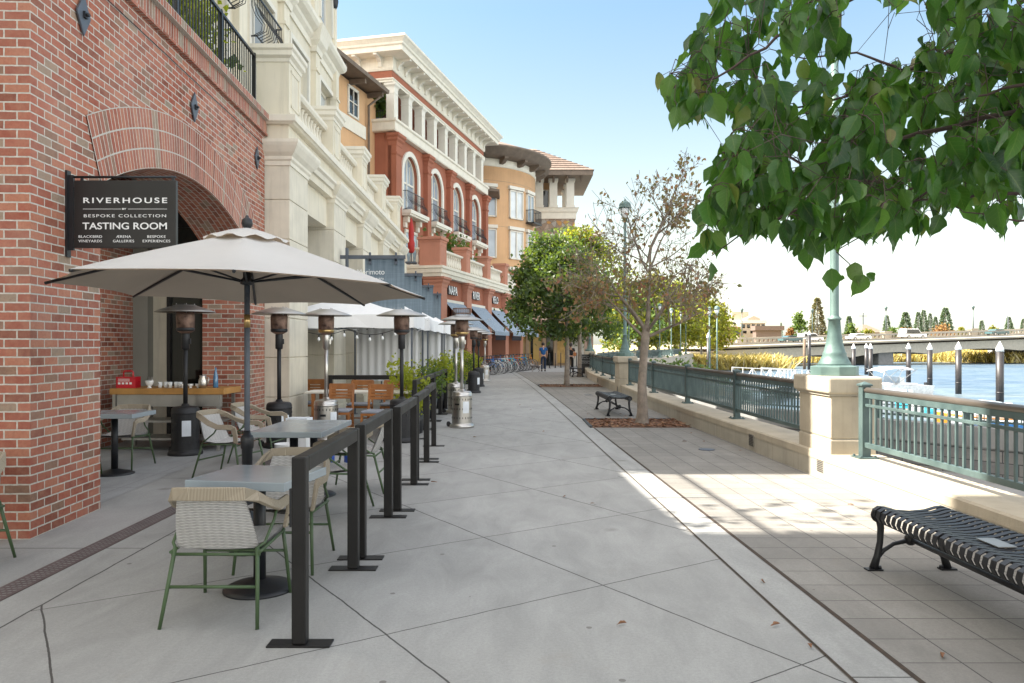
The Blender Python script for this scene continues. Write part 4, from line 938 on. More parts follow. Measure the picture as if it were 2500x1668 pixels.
b = MB(); b.box(-.05, .08, 0, 9.6, 12.1, 12.75); b.box(-.05, .10, 0, 9.6, 9.1, 9.4); b.box(-.05, .08, 7.4, 9.3, 7.0, 9.1); b.build('trim_band', 'trim_cream', ob)
b = MB(); b.tube([(.16, 9.75, 5.4), (.16, 9.75, 13.9), (.85, 10.0, 14.5)], .07, 8); b.build('downpipe', 'eave_brown', ob)
tw = thing('round_tower', 'round orange stucco tower with wide brown curved eave', 'building', (-4, 66, 0))
TRD = 6.0
def cyl(b, r, z0, z1, n=64): b.lathe([(r, z0), (r, z1)], n=n)
b = MB(); cyl(b, TRD, 0, 15.75); b.build('wall', 'stucco_orange', tw)
b = MB(); b.lathe([(TRD, 15.7), (TRD+.08, 15.72), (TRD+.08, 16.3), (TRD, 16.35)], n=64); b.build('trim_band', 'trim_cream', tw)
b = MB(); b.lathe([(TRD-.1, 16.3), (7.2, 16.45), (7.25, 16.95), (7.4, 17.0), (7.4, 17.15), (6.9, 17.2)], n=72); b.build('eave', 'eave_brown', tw)
b = MB(); b.lathe([(7.35, 17.15), (3.5, 18.6), (.01, 19.8)], n=48, smooth=False); b.build('roof', 'roof_tile', tw)
for a in range(-20, 110, 17):
    b = MB(); b.T = Matrix.Rotation(math.radians(a)-PI/2, 4, 'Z'); b.prism([(TRD-.1, 15.9), (TRD+.5, 15.95), (TRD+.95, 16.25), (TRD+.95, 16.45), (TRD-.1, 16.45)], -.16, .16, 'y'); b.build('eave_bracket', 'eave_brown', tw)
b = MB()
for z in (11.0, 7.9, 14.6): b.lathe([(TRD+.004, z-.015), (TRD+.006, z+.015)], n=64)
b.build('stucco_joint', 'stucco_tan', tw, recalc=False)
for a, w in ((46, .78), (66, .72), (20, .75)):
    for z0, z1 in ((11.7, 14.0), (8.45, 10.75), (5.1, 7.5)):
        T = Matrix.Rotation(math.radians(a)-PI/2, 4, 'Z') @ Matrix.Translation((TRD-.10, 0, 0))
        f = MB(); f.T = T
        for q in ((-w, -w+.1, z0, z1), (w-.1, w, z0, z1), (-w, w, z1-.1, z1), (-w, w, z0, z0+.1), (-.06, .06, z0, z1)): f.box(0, .22, *q)
        fo = f.build('window', 'trim_white', tw); p = MB(); p.T = T; p.box(.02, .14, -w+.05, w-.05, z0+.05, z1-.05); p.build('pane', 'glass_pale' if a == 46 else 'glass_sky', fo)
        f = MB(); f.T = T; f.box(0, .27, -w-.08, w+.08, z1+.06, z1+.32); f.build('window_lintel', 'trim_white', tw)
        if a == 66 and z0 > 6:
            f = MB(); f.T = T; f.box(.1, .85, -w-.15, w+.15, z0-.18, z0-.08)
            for k in range(15): s = -w-.1+k*(2*w+.2)/14; f.box(.78, .80, s-.01, s+.01, z0-.1, z0+.92)
            for s in (-w-.1, w+.1):
                for k in range(6): f.box(.15+k*.12, .17+k*.12, s-.01, s+.01, z0-.1, z0+.92)
                f.box(.1, .8, s-.015, s+.015, z0+.9, z0+.95)
            f.box(.77, .81, -w-.1, w+.1, z0+.9, z0+.95); f.build('balcony', 'iron_black', tw)
wg = thing('orange_wing', 'narrow orange wing with small balcony between red building and round tower', 'building', (-5, 58.6, 0))
b = MB(); b.box(-2, 2.95, 0, 4, 0, 13.2); b.build('wall', 'stucco_orange', wg)
b = MB(); b.prism([(-2, 14.6), (-2, 13.5), (4.0, 13.15), (4.05, 13.3)], -.9, 4, 'y'); b.build('roof_eave', 'eave_brown', wg)
for z0 in (7.6, 11.0):
    b = MB(); b.box(2.3, 2.85, -.06, .02, z0, z0+2.0); o = b.build('window', 'trim_white', wg); b = MB(); b.box(2.4, 2.75, -.08, -.05, z0+.1, z0+1.9); b.build('pane', 'glass_dark', o)
b = MB(); b.box(2.2, 3.5, -.8, -.05, 6.4, 6.5)
for k in range(12): b.box(2.25+k*.11, 2.27+k*.11, -.78, -.76, 6.5, 7.5)
for k in range(7): b.box(3.46, 3.48, -.78+k*.11, -.76+k*.11, 6.5, 7.5)
b.box(2.2, 3.5, -.79, -.75, 7.46, 7.52); b.box(3.45, 3.5, -.79, 0, 7.46, 7.52); b.build('balcony', 'iron_black', wg)
pv = thing('stone_pavilion', 'stone and stucco pavilion with white columns under a hipped tile roof', 'building', (2.0, 70, 0))
b = MB(); b.box(-2, 3.75, 0, 7, 0, 13.15); b.build('wall', 'rubble_stone', pv)
b = MB(); b.sweep([(-.4, 13.1), (.12, 13.1), (.14, 13.6), (.26, 13.75), (.32, 14.0), (.40, 14.1), (-.4, 14.12)], [(-2.3, 0), (3.75, 0), (3.75, 7)]); b.box(-2, 3.6, .2, 6.8, 13.2, 14.1); b.build('balcony_band', 'trim_cream', pv)
b = MB(); b.box(-2, 1.9, 2.2, 7, 14.1, 17.2); b.build('upper_wall', 'stucco_orange', pv)
for x, y in ((.15, .25), (1.45, .25), (3.0, .25), (3.0, 2.9), (3.0, 5.6)):
    b = MB(); b.box(x, x+.72, y, y+.72, 14.1, 16.75); b.box(x-.08, x+.80, y-.08, y+.80, 16.6, 16.85); b.box(x-.05, x+.77, y-.05, y+.77, 14.1, 14.4); b.build('column', 'trim_white', pv)
b = MB(); b.prism([(-3, -1.3), (5.3, -1.3), (5.3, 8.4), (-3, 8.4)], 16.85, 17.3); b.build('eave', 'eave_brown', pv)
b = MB(); b.add([(-3, -1.4, 17.3), (5.4, -1.4, 17.3), (5.4, 8.5, 17.3), (-3, 8.5, 17.3), (-1, 3.5, 20.4), (.2, 3.5, 20.4)], [(0, 1, 5, 4), (1, 2, 5), (2, 3, 4, 5), (3, 0, 4)])
for k in range(1, 11): 
    t = k/11; b.bar((-3+2*t, -1.4+4.9*t, 17.32+3.1*t), (5.4-5.2*t, -1.4+4.9*t, 17.32+3.1*t), .10, .05)
b.build('roof', 'roof_tile', pv)
for k in range(5): b = MB(); b.prism([(-.1, 16.4), (-.1, 16.88), (-1.1, 16.88), (-.9, 16.7)], -.8+k*1.25, -.62+k*1.25, 'x'); b.build('eave_bracket', 'eave_brown', pv)
for x, z0, z1 in ((.75, 14.3, 16.2), (-1.0, 14.3, 16.2)):
    b = MB(); b.box(x, x+.75, 2.12, 2.2, z0, z1); o = b.build('window', 'trim_white', pv); b = MB(); b.box(x+.1, x+.65, 2.08, 2.12, z0, z1-.12); b.build('pane', 'glass_dark', o)
for x in (.1, 1.55):
    b = MB(); b.box(x, x+1.2, -.08, 0, 8.0, 10.4); o = b.build('window', 'trim_white', pv); b = MB(); b.box(x+.1, x+1.1, -.1, -.06, 8.1, 10.3); b.build('pane', 'glass_pale', o)
b = MB(); b.box(-.1, 2.95, -.16, 0, 10.5, 10.9); b.build('window_lintel', 'trim_white', pv)
b = MB(); b.lathe([(.05, 0), (.16, .2), (.05, .45)], (3.25, -.15, 9.6), 8); b.build('wall_lantern', 'iron_black', pv)
# street level shop front below tower and pavilion
sf = thing('tan_shopfront', 'tan shopfront with yellow reflecting glass and plywood panel beyond the bicycles', 'shopfront', (.1, 57.6, 0))
b = MB(); b.box(-2.2, 5.4, .3, 3, 0, 5.2); b.build('wall', 'stucco_tan', sf)
b = MB(); b.box(-2.2, 5.4, -.02, .3, 3.7, 4.6); b.build('fascia', 'stucco_tan', sf)
b = MB(); b.box(-.1, .95, .24, .29, .5, 3.6); b.box(1.05, 2.2, .24, .29, .3, 3.6); b.build('shop_window', 'glass_reflect_yellow', sf)
for x in (-.2, .95, 2.2, 3.05): b = MB(); b.box(x, x+.26, -.03, .3, 0, 3.7); b.build('post', 'stucco_tan', sf)
b = MB(); b.box(2.5, 3.0, .2, .28, 0, 3.3); b.box(1.3, 1.5, .2, .26, .3, 3.4); b.build('doorway', 'glass_dark', sf)
b = MB(); b.box(3.3, 4.2, .15, .29, .2, 3.7); b.build('plywood_panel', 'plywood', sf)
b = MB(); b.box(4.4, 5.35, .2, .28, 0, 3.2); b.build('door', 'far_white', sf)
b = MB(); b.prism([(.0, 4.4), (-1.0, 3.35), (-1.0, 3.1), (0, 3.3)], .7, 2.5, 'x'); b.build('awning', 'awning_brown', sf)
b = MB(); b.lathe([(.06, 0), (.12, .25), (.05, .35)], (2.7, -.2, 3.2), 8); b.build('hanging_lamp', 'far_white', sf)
g2 = thing('brown_building', 'brown building with cream cornice behind the pavilion', 'building', (5.5, 95, 0))
b = MB(); b.box(-1, 4.6, 0, 12, 0, 14.0); b.build('wall', 'building_brown', g2)
b = MB(); b.sweep([(-.3, 14.0), (.1, 14.0), (.2, 14.4), (.8, 14.7), (1.0, 15.2), (1.05, 15.5), (-.3, 15.6)], [(-1.5, 0), (4.6, 0), (4.6, 12)]); b.build('cornice', 'trim_cream', g2)
b = MB()
for z in (5, 8, 11): b.box(1.2, 2.2, -.06, 0, z, z+1.6); b.box(3.2, 4.1, -.06, 0, z, z+1.6)
b.build('window', 'glass_dark', g2)
# ------------------------------------------------------------------ hanging banners and white canopies
BY = [17.0, 21.3, 25.5, 29.6]
for i, y in enumerate(BY):
    x0, x1 = -3.62, -2.39-.12*i
    t = thing('banner', ['weathered blue-grey hanging banner with white restaurant lettering', 'weathered blue-grey banner directly behind the lettered one', 'third weathered blue-grey banner along the cream facade', 'last weathered blue-grey banner before the striped awnings'][i], 'banner', (0, y, 0), 0, 'blue-grey banners along the cream facade')
    b = MB(); n = 26; zz = [.78, 1.3, 1.9, 2.5, 3.0, 3.5]
    vs = [(x0+.35+(x1-x0-.35)*k/n, .004*math.sin(k*1.1)*(.3+.7*(3.5-z)/2.7), z) for z in zz for k in range(n+1)]
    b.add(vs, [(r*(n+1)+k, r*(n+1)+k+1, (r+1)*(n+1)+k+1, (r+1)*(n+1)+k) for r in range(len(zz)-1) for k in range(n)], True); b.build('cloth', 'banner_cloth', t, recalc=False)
    b = MB(); b.box(x0-.2, x1+.02, -.03, .03, 3.48, 3.56); b.cb(x0-.05, 0, 3.3, .05, .12, .42)
    for f in (.38, .85): xx = x0+(x1-x0)*f; b.cb(xx, -.03, 3.42, .04, .05, .2); b.cb(xx, -.03, 3.36, .06, .05, .12)
    b.build('bracket', 'iron_grey', t)
    if i == 0:
        text('Morimoto', .17, 'letter_white', t, (x1-.74, -.06, 3.18), ext=.001, fit=.60)
        text('NAPA', .07, 'letter_white', t, (x1-.535, -.06, 3.03), ext=.001, fit=.17)
CAN = [(-4.72, -1.86, 14.45, 16.3), (-3.6, -1.87, 17.3, 20.9), (-3.6, -1.88, 21.6, 25.2), (-3.6, -1.90, 25.8, 29.3)]
for i, (x0, x1, y0, y1) in enumerate(CAN):
    t = thing('canopy_tent', ['nearest white canopy tent over the dining tables', 'second white canopy tent behind the nearest one', 'third white canopy tent of the row', 'farthest white canopy tent of the row'][i], 'canopy', (0, 0, 0), 0, 'white canopy tents along the cream building')
    b = MB(); ax, ay = (x0+x1)/2, (y0+y1)/2; ze, zv, za = 2.17, 1.89, 2.56; n = 10
    def rim(za_, off): 
        P = []
        for (p, q) in (((x0, y0), (x1, y0)), ((x1, y0), (x1, y1)), ((x1, y1), (x0, y1)), ((x0, y1), (x0, y0))):
            for k in range(n): f = k/n; P.append((p[0]+(q[0]-p[0])*f, p[1]+(q[1]-p[1])*f, za_-.03*math.sin(PI*f)*off))
        return P
    A = rim(ze, 1); Bv = [(x+ .012*math.sin(k*2.1), y+.012*math.cos(k*1.7), zv+.012*math.sin(k*1.3)) for k, (x, y, z) in enumerate(rim(zv, 0))]; m4 = 4*n
    mid = [(x*.5+ax*.5, y*.5+ay*.5, (z+za)/2-.05) for x, y, z in A]
    b.add(A+Bv+mid+[(ax, ay, za)], [(k, (k+1) % m4, m4+(k+1) % m4, m4+k) for k in range(m4)]+[(k, (k+1) % m4, 2*m4+(k+1) % m4, 2*m4+k) for k in range(m4)]+[(2*m4+k, 2*m4+(k+1) % m4, 3*m4) for k in range(m4)])
    b.build('canopy_roof', 'canopy_white', t, recalc=False)
    for x, y in ((x0+.04, y0+.04), (x1-.04, y0+.04), (x0+.04, y1-.04), (x1-.04, y1-.04)):
        if i == 0 and x < -4: continue
        b = MB(); b.cb(x, y, 0, .034, .034, 2.15); b.cb(x, y, 0, .11, .11, .012); b.build('leg', 'iron_grey', t)
    b = MB()
    for (p, q) in (((x0, y0+.04), (x1, y0+.04)), ((x1-.04, y0), (x1-.04, y1)), ((x0, y1-.04), (x1, y1-.04))):
        for k in range(2):
            u = Vector((*p, 0)).lerp(Vector((*q, 0)), k/2); v = Vector((*p, 0)).lerp(Vector((*q, 0)), (k+1)/2)
            b.bar((u.x, u.y, 1.86), (v.x, v.y, 2.13), .018); b.bar((u.x, u.y, 2.13), (v.x, v.y, 1.86), .018)
    b.build('frame', 'iron_grey', t)
for i, (x0, x1, y, l) in enumerate(((-3.3, -2.0, 16.24, 'white fabric side panel hanging behind the nearest canopy tables'), (-3.5, -1.95, 20.84, 'white fabric side panel below the second canopy'), (-3.5, -1.96, 25.14, 'white fabric side panel below the third canopy'), (-3.5, -1.98, 29.2, 'white fabric side panel below the farthest canopy'))):
    t = thing('fabric_panel', l, 'curtain', (0, y, 0), 0, 'white fabric panels below the canopies'); b = MB(); n = 40; zz = [.80, 1.2, 1.6, 1.98]
    vs = [(x0+(x1-x0)*k/n, .018*math.sin(k*1.25+i)+.010*math.sin(k*2.9), z) for z in zz for k in range(n+1)]
    b.add(vs, [(r*(n+1)+k, r*(n+1)+k+1, (r+1)*(n+1)+k+1, (r+1)*(n+1)+k) for r in range(3) for k in range(n)], True); b.build('cloth', 'panel_white', t, recalc=False)
t = thing('string_lights', 'string of clear bulbs hanging below the nearest white canopy', 'string lights', (0, 14.40, 0))
pts = [(-4.0+k*.12, 0, 1.86-.10*abs(math.sin(k*.42))) for k in range(16)]
b = MB(); b.tube(pts, .006, 5); b.build('wire', 'iron_black', t)
for p in pts[1::2]:
    b = MB(); b.lathe([(.012, -.05), (.012, 0)], p, 6); b.mi = 1; b.lathe([(.002, -.13), (.022, -.115), (.028, -.09), (.014, -.05)], p, 8); b.build('bulb', ['iron_black', 'lamp_glass'], t)
# ------------------------------------------------------------------ cafe: parasol, tables, chairs, barriers, heaters
UM = Vector((-2.01, 5.80, 0))
um = thing('market_parasol', 'open light grey market parasol with shaded underside over the cafe tables', 'parasol', UM)
b = MB(); b.tube([(0, 0, .05), (0, 0, 2.42)], .021, 14); b.build('pole', 'iron_grey', um)
b = MB(); b.lathe([(.03, .62), (.037, .63), (.040, .78), (.047, .79), (.049, .86), (.042, .88), (.030, .89), (.024, .92)], n=16); b.build('pole_sleeve', 'iron_black', um)
b = MB(); b.lathe([(.13, 0), (.13, .05), (.11, .07), (.05, .09), (.04, .6), (.024, .62)], n=28); b.build('base', 'iron_black', um)
b = MB(); b.lathe([(.0235, 1.70), (.0235, 1.80)], n=14); b.build('tilt_collar', 'brass', um)
RT = 1.36; rib = [math.radians(-74+45*k) for k in range(8)]
tl = lambda x, y, z: (x, y, z - .018*x - .026*y)
def canp(a, f, ia):   # point on the canopy at azimuth a, fraction f of the way to the rim; ia = 0 on a rib, 1 mid-panel
    r = RT*f*(1-.085*ia*f); z = 2.405 - .43*(f**1.08) + .022*ia*math.sin(PI*f)*-1.2 + .010*ia*f
    return tl(r*math.cos(a), r*math.sin(a), z)
b = MB(); NA, NF = 6, 9; vs = []
for k in range(8):
    for j in range(NA):
        a = rib[k]+PI/4*j/NA; t = (j/NA-.5)*2; ia = 1-t*t if j else 0
        a_eff = a; ca = math.cos(PI/8)/math.cos((j/NA-.5)*PI/4)
        for i in range(NF+1):
            f = max(.02, i/NF); p = canp(a_eff, f, 0); r = math.hypot(p[0], p[1])*(ca if True else 1)*(1-.05*ia*f); z0 = 2.42-.435*f**1.10 - .018*ia*math.sin(PI*min(1, f*1.05)) + .012*ia*f*f
            vs.append(tl(r*math.cos(a), r*math.sin(a), z0))
n = 8*NA; b.add(vs, [(k*(NF+1)+i, ((k+1) % n)*(NF+1)+i, ((k+1) % n)*(NF+1)+i+1, k*(NF+1)+i+1) for k in range(n) for i in range(NF)], True)
b.build('canopy', 'canvas', um, recalc=False)
bl2 = MB(); bl2.add([(p[0]*.997, p[1]*.997, p[2]-.007) for p in vs], [f for f in b.f], True); bl2.build('canopy_shade', 'canvas_shaded', um, recalc=False)  # added sheet below the canopy, its darker colour stands for the underside's shade
b = MB(); n = 48; vs = []
for k in range(n):
    a = 2*PI*k/n
    for r, z in ((.02, 2.455), (.14, 2.425), (.25, 2.385), (.295, 2.366+.009*math.sin(a*11)), (.312, 2.352+.013*math.sin(a*11+.6))): vs.append(tl(r*math.cos(a), r*math.sin(a), z))
b.add(vs, [(k*5+i, ((k+1) % n)*5+i, ((k+1) % n)*5+i+1, k*5+i+1) for k in range(n) for i in range(4)], True); b.build('canopy_vent', 'canvas', um, recalc=False)
b = MB(); b.T = Matrix.Translation((0, 0, -.035)); b.lathe([(.03, 2.43), (.034, 2.46), (.018, 2.475), (.018, 2.485), (.034, 2.50), (.042, 2.525), (.036, 2.555), (.016, 2.57), (.012, 2.58), (.004, 2.59)], n=16); b.build('finial', 'iron_black', um)
b = MB(); b.lathe([(.022, 2.02), (.05, 2.03), (.05, 2.06), (.03, 2.08), (.03, 2.12)], n=14); b.build('runner_hub', 'iron_black', um)
b = MB(); b.lathe([(.022, 2.33), (.045, 2.34), (.045, 2.38), (.02, 2.4)], n=14); b.build('top_hub', 'iron_black', um)
for a in rib:
    c, s = math.cos(a), math.sin(a)
    b = MB(); b.tube([tl(.04*c, .04*s, 2.36), tl(.7*c, .7*s, 2.183), tl(RT*c, RT*s, 1.974)], .011, 6); r_ = b.build('rib', 'iron_black', um)
    b = MB(); b.tube([(.045*c, .045*s, 2.05), tl(.72*c, .72*s, 2.168)], .008, 6); b.build('strut', 'iron_black', r_)
def cafe_table(loc, rz, w, d, label, cols=((0, 0),), h=.765, name='cafe_table'):
    t = thing(name, label, 'table', loc, rz, 'grey stone topped cafe tables')
    b = MB(); b.box(-w/2, w/2, -d/2, d/2, h-.052, h); b.build('tabletop', 'slate_top', t, .004)
    for x, y in cols:
        b = MB(); b.lathe([(.225, 0), (.225, .012), (.19, .03), (.10, .052), (.055, .065), (.04, .07)], (x, y, 0), 32); b.build('base', 'iron_black', t)
        b = MB(); b.lathe([(.039, .06), (.039, h-.05)], (x, y, 0), 18); b.cb(x, y, h-.07, .30, .30, .018); b.build('column', 'iron_black', t)
    return t
cafe_table((-1.585, 4.79, 0), -.17, .635, .60, 'nearest grey stone cafe table behind the front woven chair', ((-.06, .12),))
cafe_table((-2.08, 7.62, 0), -.03, .69, 1.16, 'long grey stone cafe table with twin pedestals beside the barrier', ((0, -.30), (0, .36)))
cafe_table((-4.72, 9.15, 0), 0, .64, .60, 'grey stone cafe table inside the arch beside the brick pier', ((-.1, .12),))
def ribbon(b, pts, ups, w, t):
    pts = [Vector(p) for p in pts]; n = len(pts); vs, L = [], [0]
    for i in range(1, n): L.append(L[-1]+(pts[i]-pts[i-1]).length)
    for i, p in enumerate(pts):
        d = (pts[min(i+1, n-1)]-pts[max(i-1, 0)]).normalized(); u = Vector(ups[i]); u = (u-d*u.dot(d)).normalized(); s = d.cross(u)
        ww = w[i] if isinstance(w, (list, tuple)) else w
        vs += [p+u*ww/2+s*t/2, p+u*ww/2-s*t/2, p-u*ww/2-s*t/2, p-u*ww/2+s*t/2]
    fs, uv = [], []
    for i in range(n-1):
        for k in range(4): fs.append((i*4+k, i*4+(k+1) % 4, i*4+4+(k+1) % 4, i*4+4+k)); uv.append(None)
    fs += [(0, 1, 2, 3), (4*n-1, 4*n-2, 4*n-3, 4*n-4)]
    b.add(vs, fs, False); o = len(b.f)-len(fs)
    pos = {}
    for i in range(n-1):
        for k in range(4):
            fi = o+i*4+k; A, Bp = pts[i], pts[i+1]; d = (Bp-A); l2 = d.length_squared; l0 = L[i]
            b.u[fi] = (lambda c, A=A, d=d, l2=l2, l0=l0: (l0+(c-A).dot(d)/l2*math.sqrt(l2), (c-A).length*.1))
def make_chair(label):
    t = thing('woven_chair', label, 'chair', (0, 0, 0), 0, 'woven armchairs with green legs')
    b = MB(); n = 8; vs = []; sec = [(-.195, .425, .235), (-.02, .405, .24), (.14, .415, .245), (.25, .435, .25)]
    for y, z, w in sec:
        for k in range(n+1): x = -w+2*w*k/n; vs.append((x, y, z+.018*(2*k/n-1)**2))
    fs = [(r*(n+1)+k, r*(n+1)+k+1, (r+1)*(n+1)+k+1, (r+1)*(n+1)+k) for r in range(3) for k in range(n)]
    b.add(vs, fs, True); b.add([(x, y, z-.018) for x, y, z in vs], fs, True)
    sd = b.build('seat', 'wicker', t, recalc=False)
    b = MB(); vs = []; sec = [(-.20, .415, .232), (-.245, .52, .222), (-.285, .63, .205), (-.315, .725, .185)]
    for y, z, w in sec:
        for k in range(n+1): u = 2*k/n-1; vs.append((u*w, y+.028*u*u, z))
    b.add(vs, fs, True); b.add([(x, y+.014, z) for x, y, z in vs], fs, True); b.build('backrest', 'wicker', t, recalc=False)
    b = MB(); P = []; U = []; Wd = []
    half = [((.255, .255, .43), (0, 1, 0), .05), ((.272, .262, .52), (0, 1, 0), .055), ((.280, .25, .595), (0, .8, .5), .06), ((.282, .20, .615), (-.2, .1, 1), .06), ((.283, .03, .613), (-.4, 0, 1), .06), ((.268, -.10, .655), (-.6, .2, 1), .062), ((.238, -.22, .715), (-.5, .1, 1), .066), ((.195, -.305, .745), (-.1, -.05, 1), .072), ((.10, -.330, .75), (0, -.1, 1), .074)]
    for p, u, w in half: P.append(p); U.append(u); Wd.append(w)
    for p, u, w in half[::-1]: P.append((-p[0], p[1], p[2])); U.append((-u[0], u[1], u[2])); Wd.append(w)
    ribbon(b, P, U, Wd, .022); b.build('armrest_band', 'rope_wrap', t, .004, recalc=True)
    for sx in (-1, 1):
        b = MB(); b.tube([(sx*.232, -.20, .425), (sx*.248, -.245, .25), (sx*.27, -.315, 0)], [.0125, .012, .0105], 8); b.build('leg', 'green_paint', t)
        b = MB(); b.tube([(sx*.245, .24, .43), (sx*.255, .275, .25), (sx*.27, .315, 0)], [.0125, .012, .0105], 8); b.build('leg', 'green_paint', t)
        b = MB(); b.tube([(sx*.232, -.20, .42), (sx*.262, -.16, .44), (sx*.272, -.02, .54), (sx*.276, .02, .60)], .009, 8); b.build('arm_support', 'green_paint', t)
    b = MB()
    for z, y in ((.385, -.205), (.215, -.252)): b.tube([(-.25, y, z), (.25, y, z)], .0095, 8)
    b.tube([(-.255, .27, .28), (.255, .27, .28)], .0095, 8)
    for sx in (-1, 1): b.tube([(sx*.25, -.22, .40), (sx*.25, .25, .415)], .0095, 8)
    b.build('stretcher', 'green_paint', t)
    return t
CH = [((-1.675, 4.53), 0, 'front woven armchair seen from behind at the nearest table'),
      ((-1.63, 5.52), PI, 'woven armchair facing the camera behind the nearest table'),
      ((-3.38, 9.15), -PI/2-.25, 'woven armchair left of the parasol pole facing right'),
      ((-3.42, 10.35), -PI/2-.1, 'woven armchair behind the parasol pole beside the brick pier'),
      ((-1.66, 8.30), PI/2, 'woven armchair with its back to the barrier at the long table'),
      ((-1.66, 7.16), PI/2, 'woven armchair mostly hidden behind the barrier at the long table'),
      ((-4.98, 9.78), PI, 'woven armchair facing out inside the brick arch'),
      ((-5.16, 8.80), 0, 'woven armchair half hidden by the brick pier inside the arch'),
      ((-3.94, 5.33), PI, 'woven armchair at the left edge with only one green leg in view')]
CH_EYE = 1.57
c0 = None
for (x, y), rz, l in CH:
    if c0 is None: c0 = make_chair(l); c0.location = (x, y, 0); c0.rotation_euler = (0, 0, rz)
    else: dup(c0, (x, y, 0), rz, l)
CH = CH_EYE
def make_barrier(label, L=1.42):
    t = thing('cafe_barrier', label, 'barrier', (0, 0, 0), 0, 'dark metal barrier frames along the cafe')
    w = .074
    b = MB(); b.box(-w/2+.001, w/2-.001, w+.001, L-w-.001, .90, .984); b.build('top_rail', 'barrier_metal', t, .007)
    for y in (w/2, L-w/2):
        b = MB(); b.box(-w/2, w/2, y-w/2, y+w/2, .01, .985); b.build('post', 'barrier_metal', t, .007)
        b = MB(); b.cb(0, y, 0, .33, .105, .009); b.build('base_plate', 'barrier_metal', t, .002)
    b = MB(); b.box(-.05, -.036, .01, .03, .62, .82); b.tube([(-.055, .02, .68), (-.03, .02, .68)], .008, 6); b.build('latch', 'iron_black', t)
    return t
br = None
BR = [(-1.11, 3.97, 0), (-1.11, 5.58, .012), (-1.085, 7.20, .012), (-1.115, 8.84, .02), (-1.17, 10.46, .03)]
BL = ['nearest dark metal barrier frame beside the front woven chair', 'second dark metal barrier frame beside the long table', 'third dark metal barrier frame from the camera', 'fourth dark metal barrier frame from the camera', 'fifth dark metal barrier frame ending the front row']
for (x, y, r), l in zip(BR, BL):
    if br is None: br = make_barrier(l); br.location = (x, y, 0)
    else: dup(br, (x, y, 0), r, l)
for i, y in enumerate((12.7, 14.25, 15.8, 17.35)):
    dup(br, (-1.62, y, 0), 0, ['first dark barrier frame of the row before the planters', 'second dark barrier frame of the row before the planters', 'third dark barrier frame of the row before the planters', 'last dark barrier frame of the row before the planters'][i])
t = dup(br, (-2.12, 14.75, 0), PI/2, 'dark barrier frame standing crosswise behind the orange wooden chairs')
# patio heaters
def make_heater(label, body, polem, tank=.19):
    t = thing('patio_heater', label, 'heater', (0, 0, 0), 0, 'patio heaters')
    b = MB(); b.lathe([(.235, 0), (.235, .03), (.225, .06), (tank+.005, .07), (tank, .08), (tank, .085), (tank, .585), (tank, .59), (tank+.004, .592), (tank+.004, .61), (tank, .612), (tank, .645), (tank-.008, .668), (tank-.03, .685), (tank-.035, .686), (.06, .70), (.055, .701), (.045, .73)], n=36)
    b.mi = 1
    for z in (.17, .34, .52):
        for k in range(22):
            a = 2*PI*k/22; b.T = Matrix.Rotation(a, 4, 'Z'); b.box(tank-.004, tank+.003, -.006, .006, z, z+.035)
    b.T = Matrix.Rotation(-2.0, 4, 'Z'); b.box(tank-.02, tank+.004, -.045, .045, .43, .465); b.build('tank_housing', [body, 'iron_black'], t)
    b = MB(); b.T = Matrix.Rotation(-1.1, 4, 'Z'); b.box(tank, tank+.004, -.06, .06, .28, .50); b.build('sticker', 'paper_white', t)
    b = MB(); b.tube([(0, 0, .7), (0, 0, 1.60)], .031, 14); b.build('pole', polem, t)
    b = MB(); b.lathe([(.035, 1.50), (.056, 1.51), (.056, 1.72), (.05, 1.74)], n=16); b.box(.05, .075, -.02, .02, 1.58, 1.66); b.build('valve_housing', polem, t)
    b = MB(); b.lathe([(.05, 1.73), (.105, 1.76), (.11, 1.80), (.122, 1.82), (.128, 1.99), (.12, 2.04)], n=24)
    b.build('burner', 'burner_rust', t)
    b = MB(); b.lathe([(.112, 1.765), (.124, 1.775), (.127, 1.81), (.118, 1.815)], n=24); b.build('burner_collar', 'brass' if polem == 'steel' else 'iron_black', t)
    b = MB(); b.lathe([(.001, 2.145), (.13, 2.14), (.17, 2.125), (.30, 2.085), (.405, 2.045), (.41, 2.035), (.40, 2.035), (.30, 2.07), (.16, 2.11), (.001, 2.125)], n=36)
    for k in range(4): a = k*PI/2+.5; b.tube([(.12*math.cos(a), .12*math.sin(a), 2.02), (.12*math.cos(a), .12*math.sin(a), 2.16)], .006, 5)
    b.build('reflector', 'steel_dull', t)
    b = MB(); b.T = Matrix.Rotation(2.3, 4, 'Z'); b.tube([(.24, -.12, .045), (.24, .12, .045)], .012, 6)
    for s in (-.12, .12): b.T = Matrix.Rotation(2.3, 4, 'Z') @ Matrix.Translation((.26, s, .05)) @ Matrix.Rotation(PI/2, 4, 'X'); b.lathe([(.05, -.014), (.05, .014)], n=14)
    b.build('wheel', 'tyre', t); return t
hb_ = make_heater('black patio heater inside the brick arch by the wooden counter', 'heater_black', 'heater_black'); hb_.location = (-4.67, 10.93, 0)
hs_ = make_heater('stainless patio heater standing alone on the promenade beside the barriers', 'steel', 'steel'); hs_.location = (-.955, 14.57, 0)
dup(hb_, (-3.58, 11.75, 0), .3, 'black patio heater before the cream stone pier')
dup(hb_, (-1.79, 12.4, 0), 1.2, 'black patio heater before the white canopy corner')
dup(hb_, (-1.25, 25.0, 0), .5, 'black patio heater beyond the stainless pair')
dup(hb_, (-1.26, 28.8, 0), .9, 'black patio heater farthest along the planters')
dup(hs_, (-2.99, 12.3, 0), .4, 'stainless patio heater before the orange wooden chairs')
dup(hs_, (-1.29, 17.6, 0), .2, 'stainless patio heater directly behind the lone promenade one')
dup(hs_, (-1.17, 33.0, 0), 0, 'stainless patio heater nearest the bicycles')
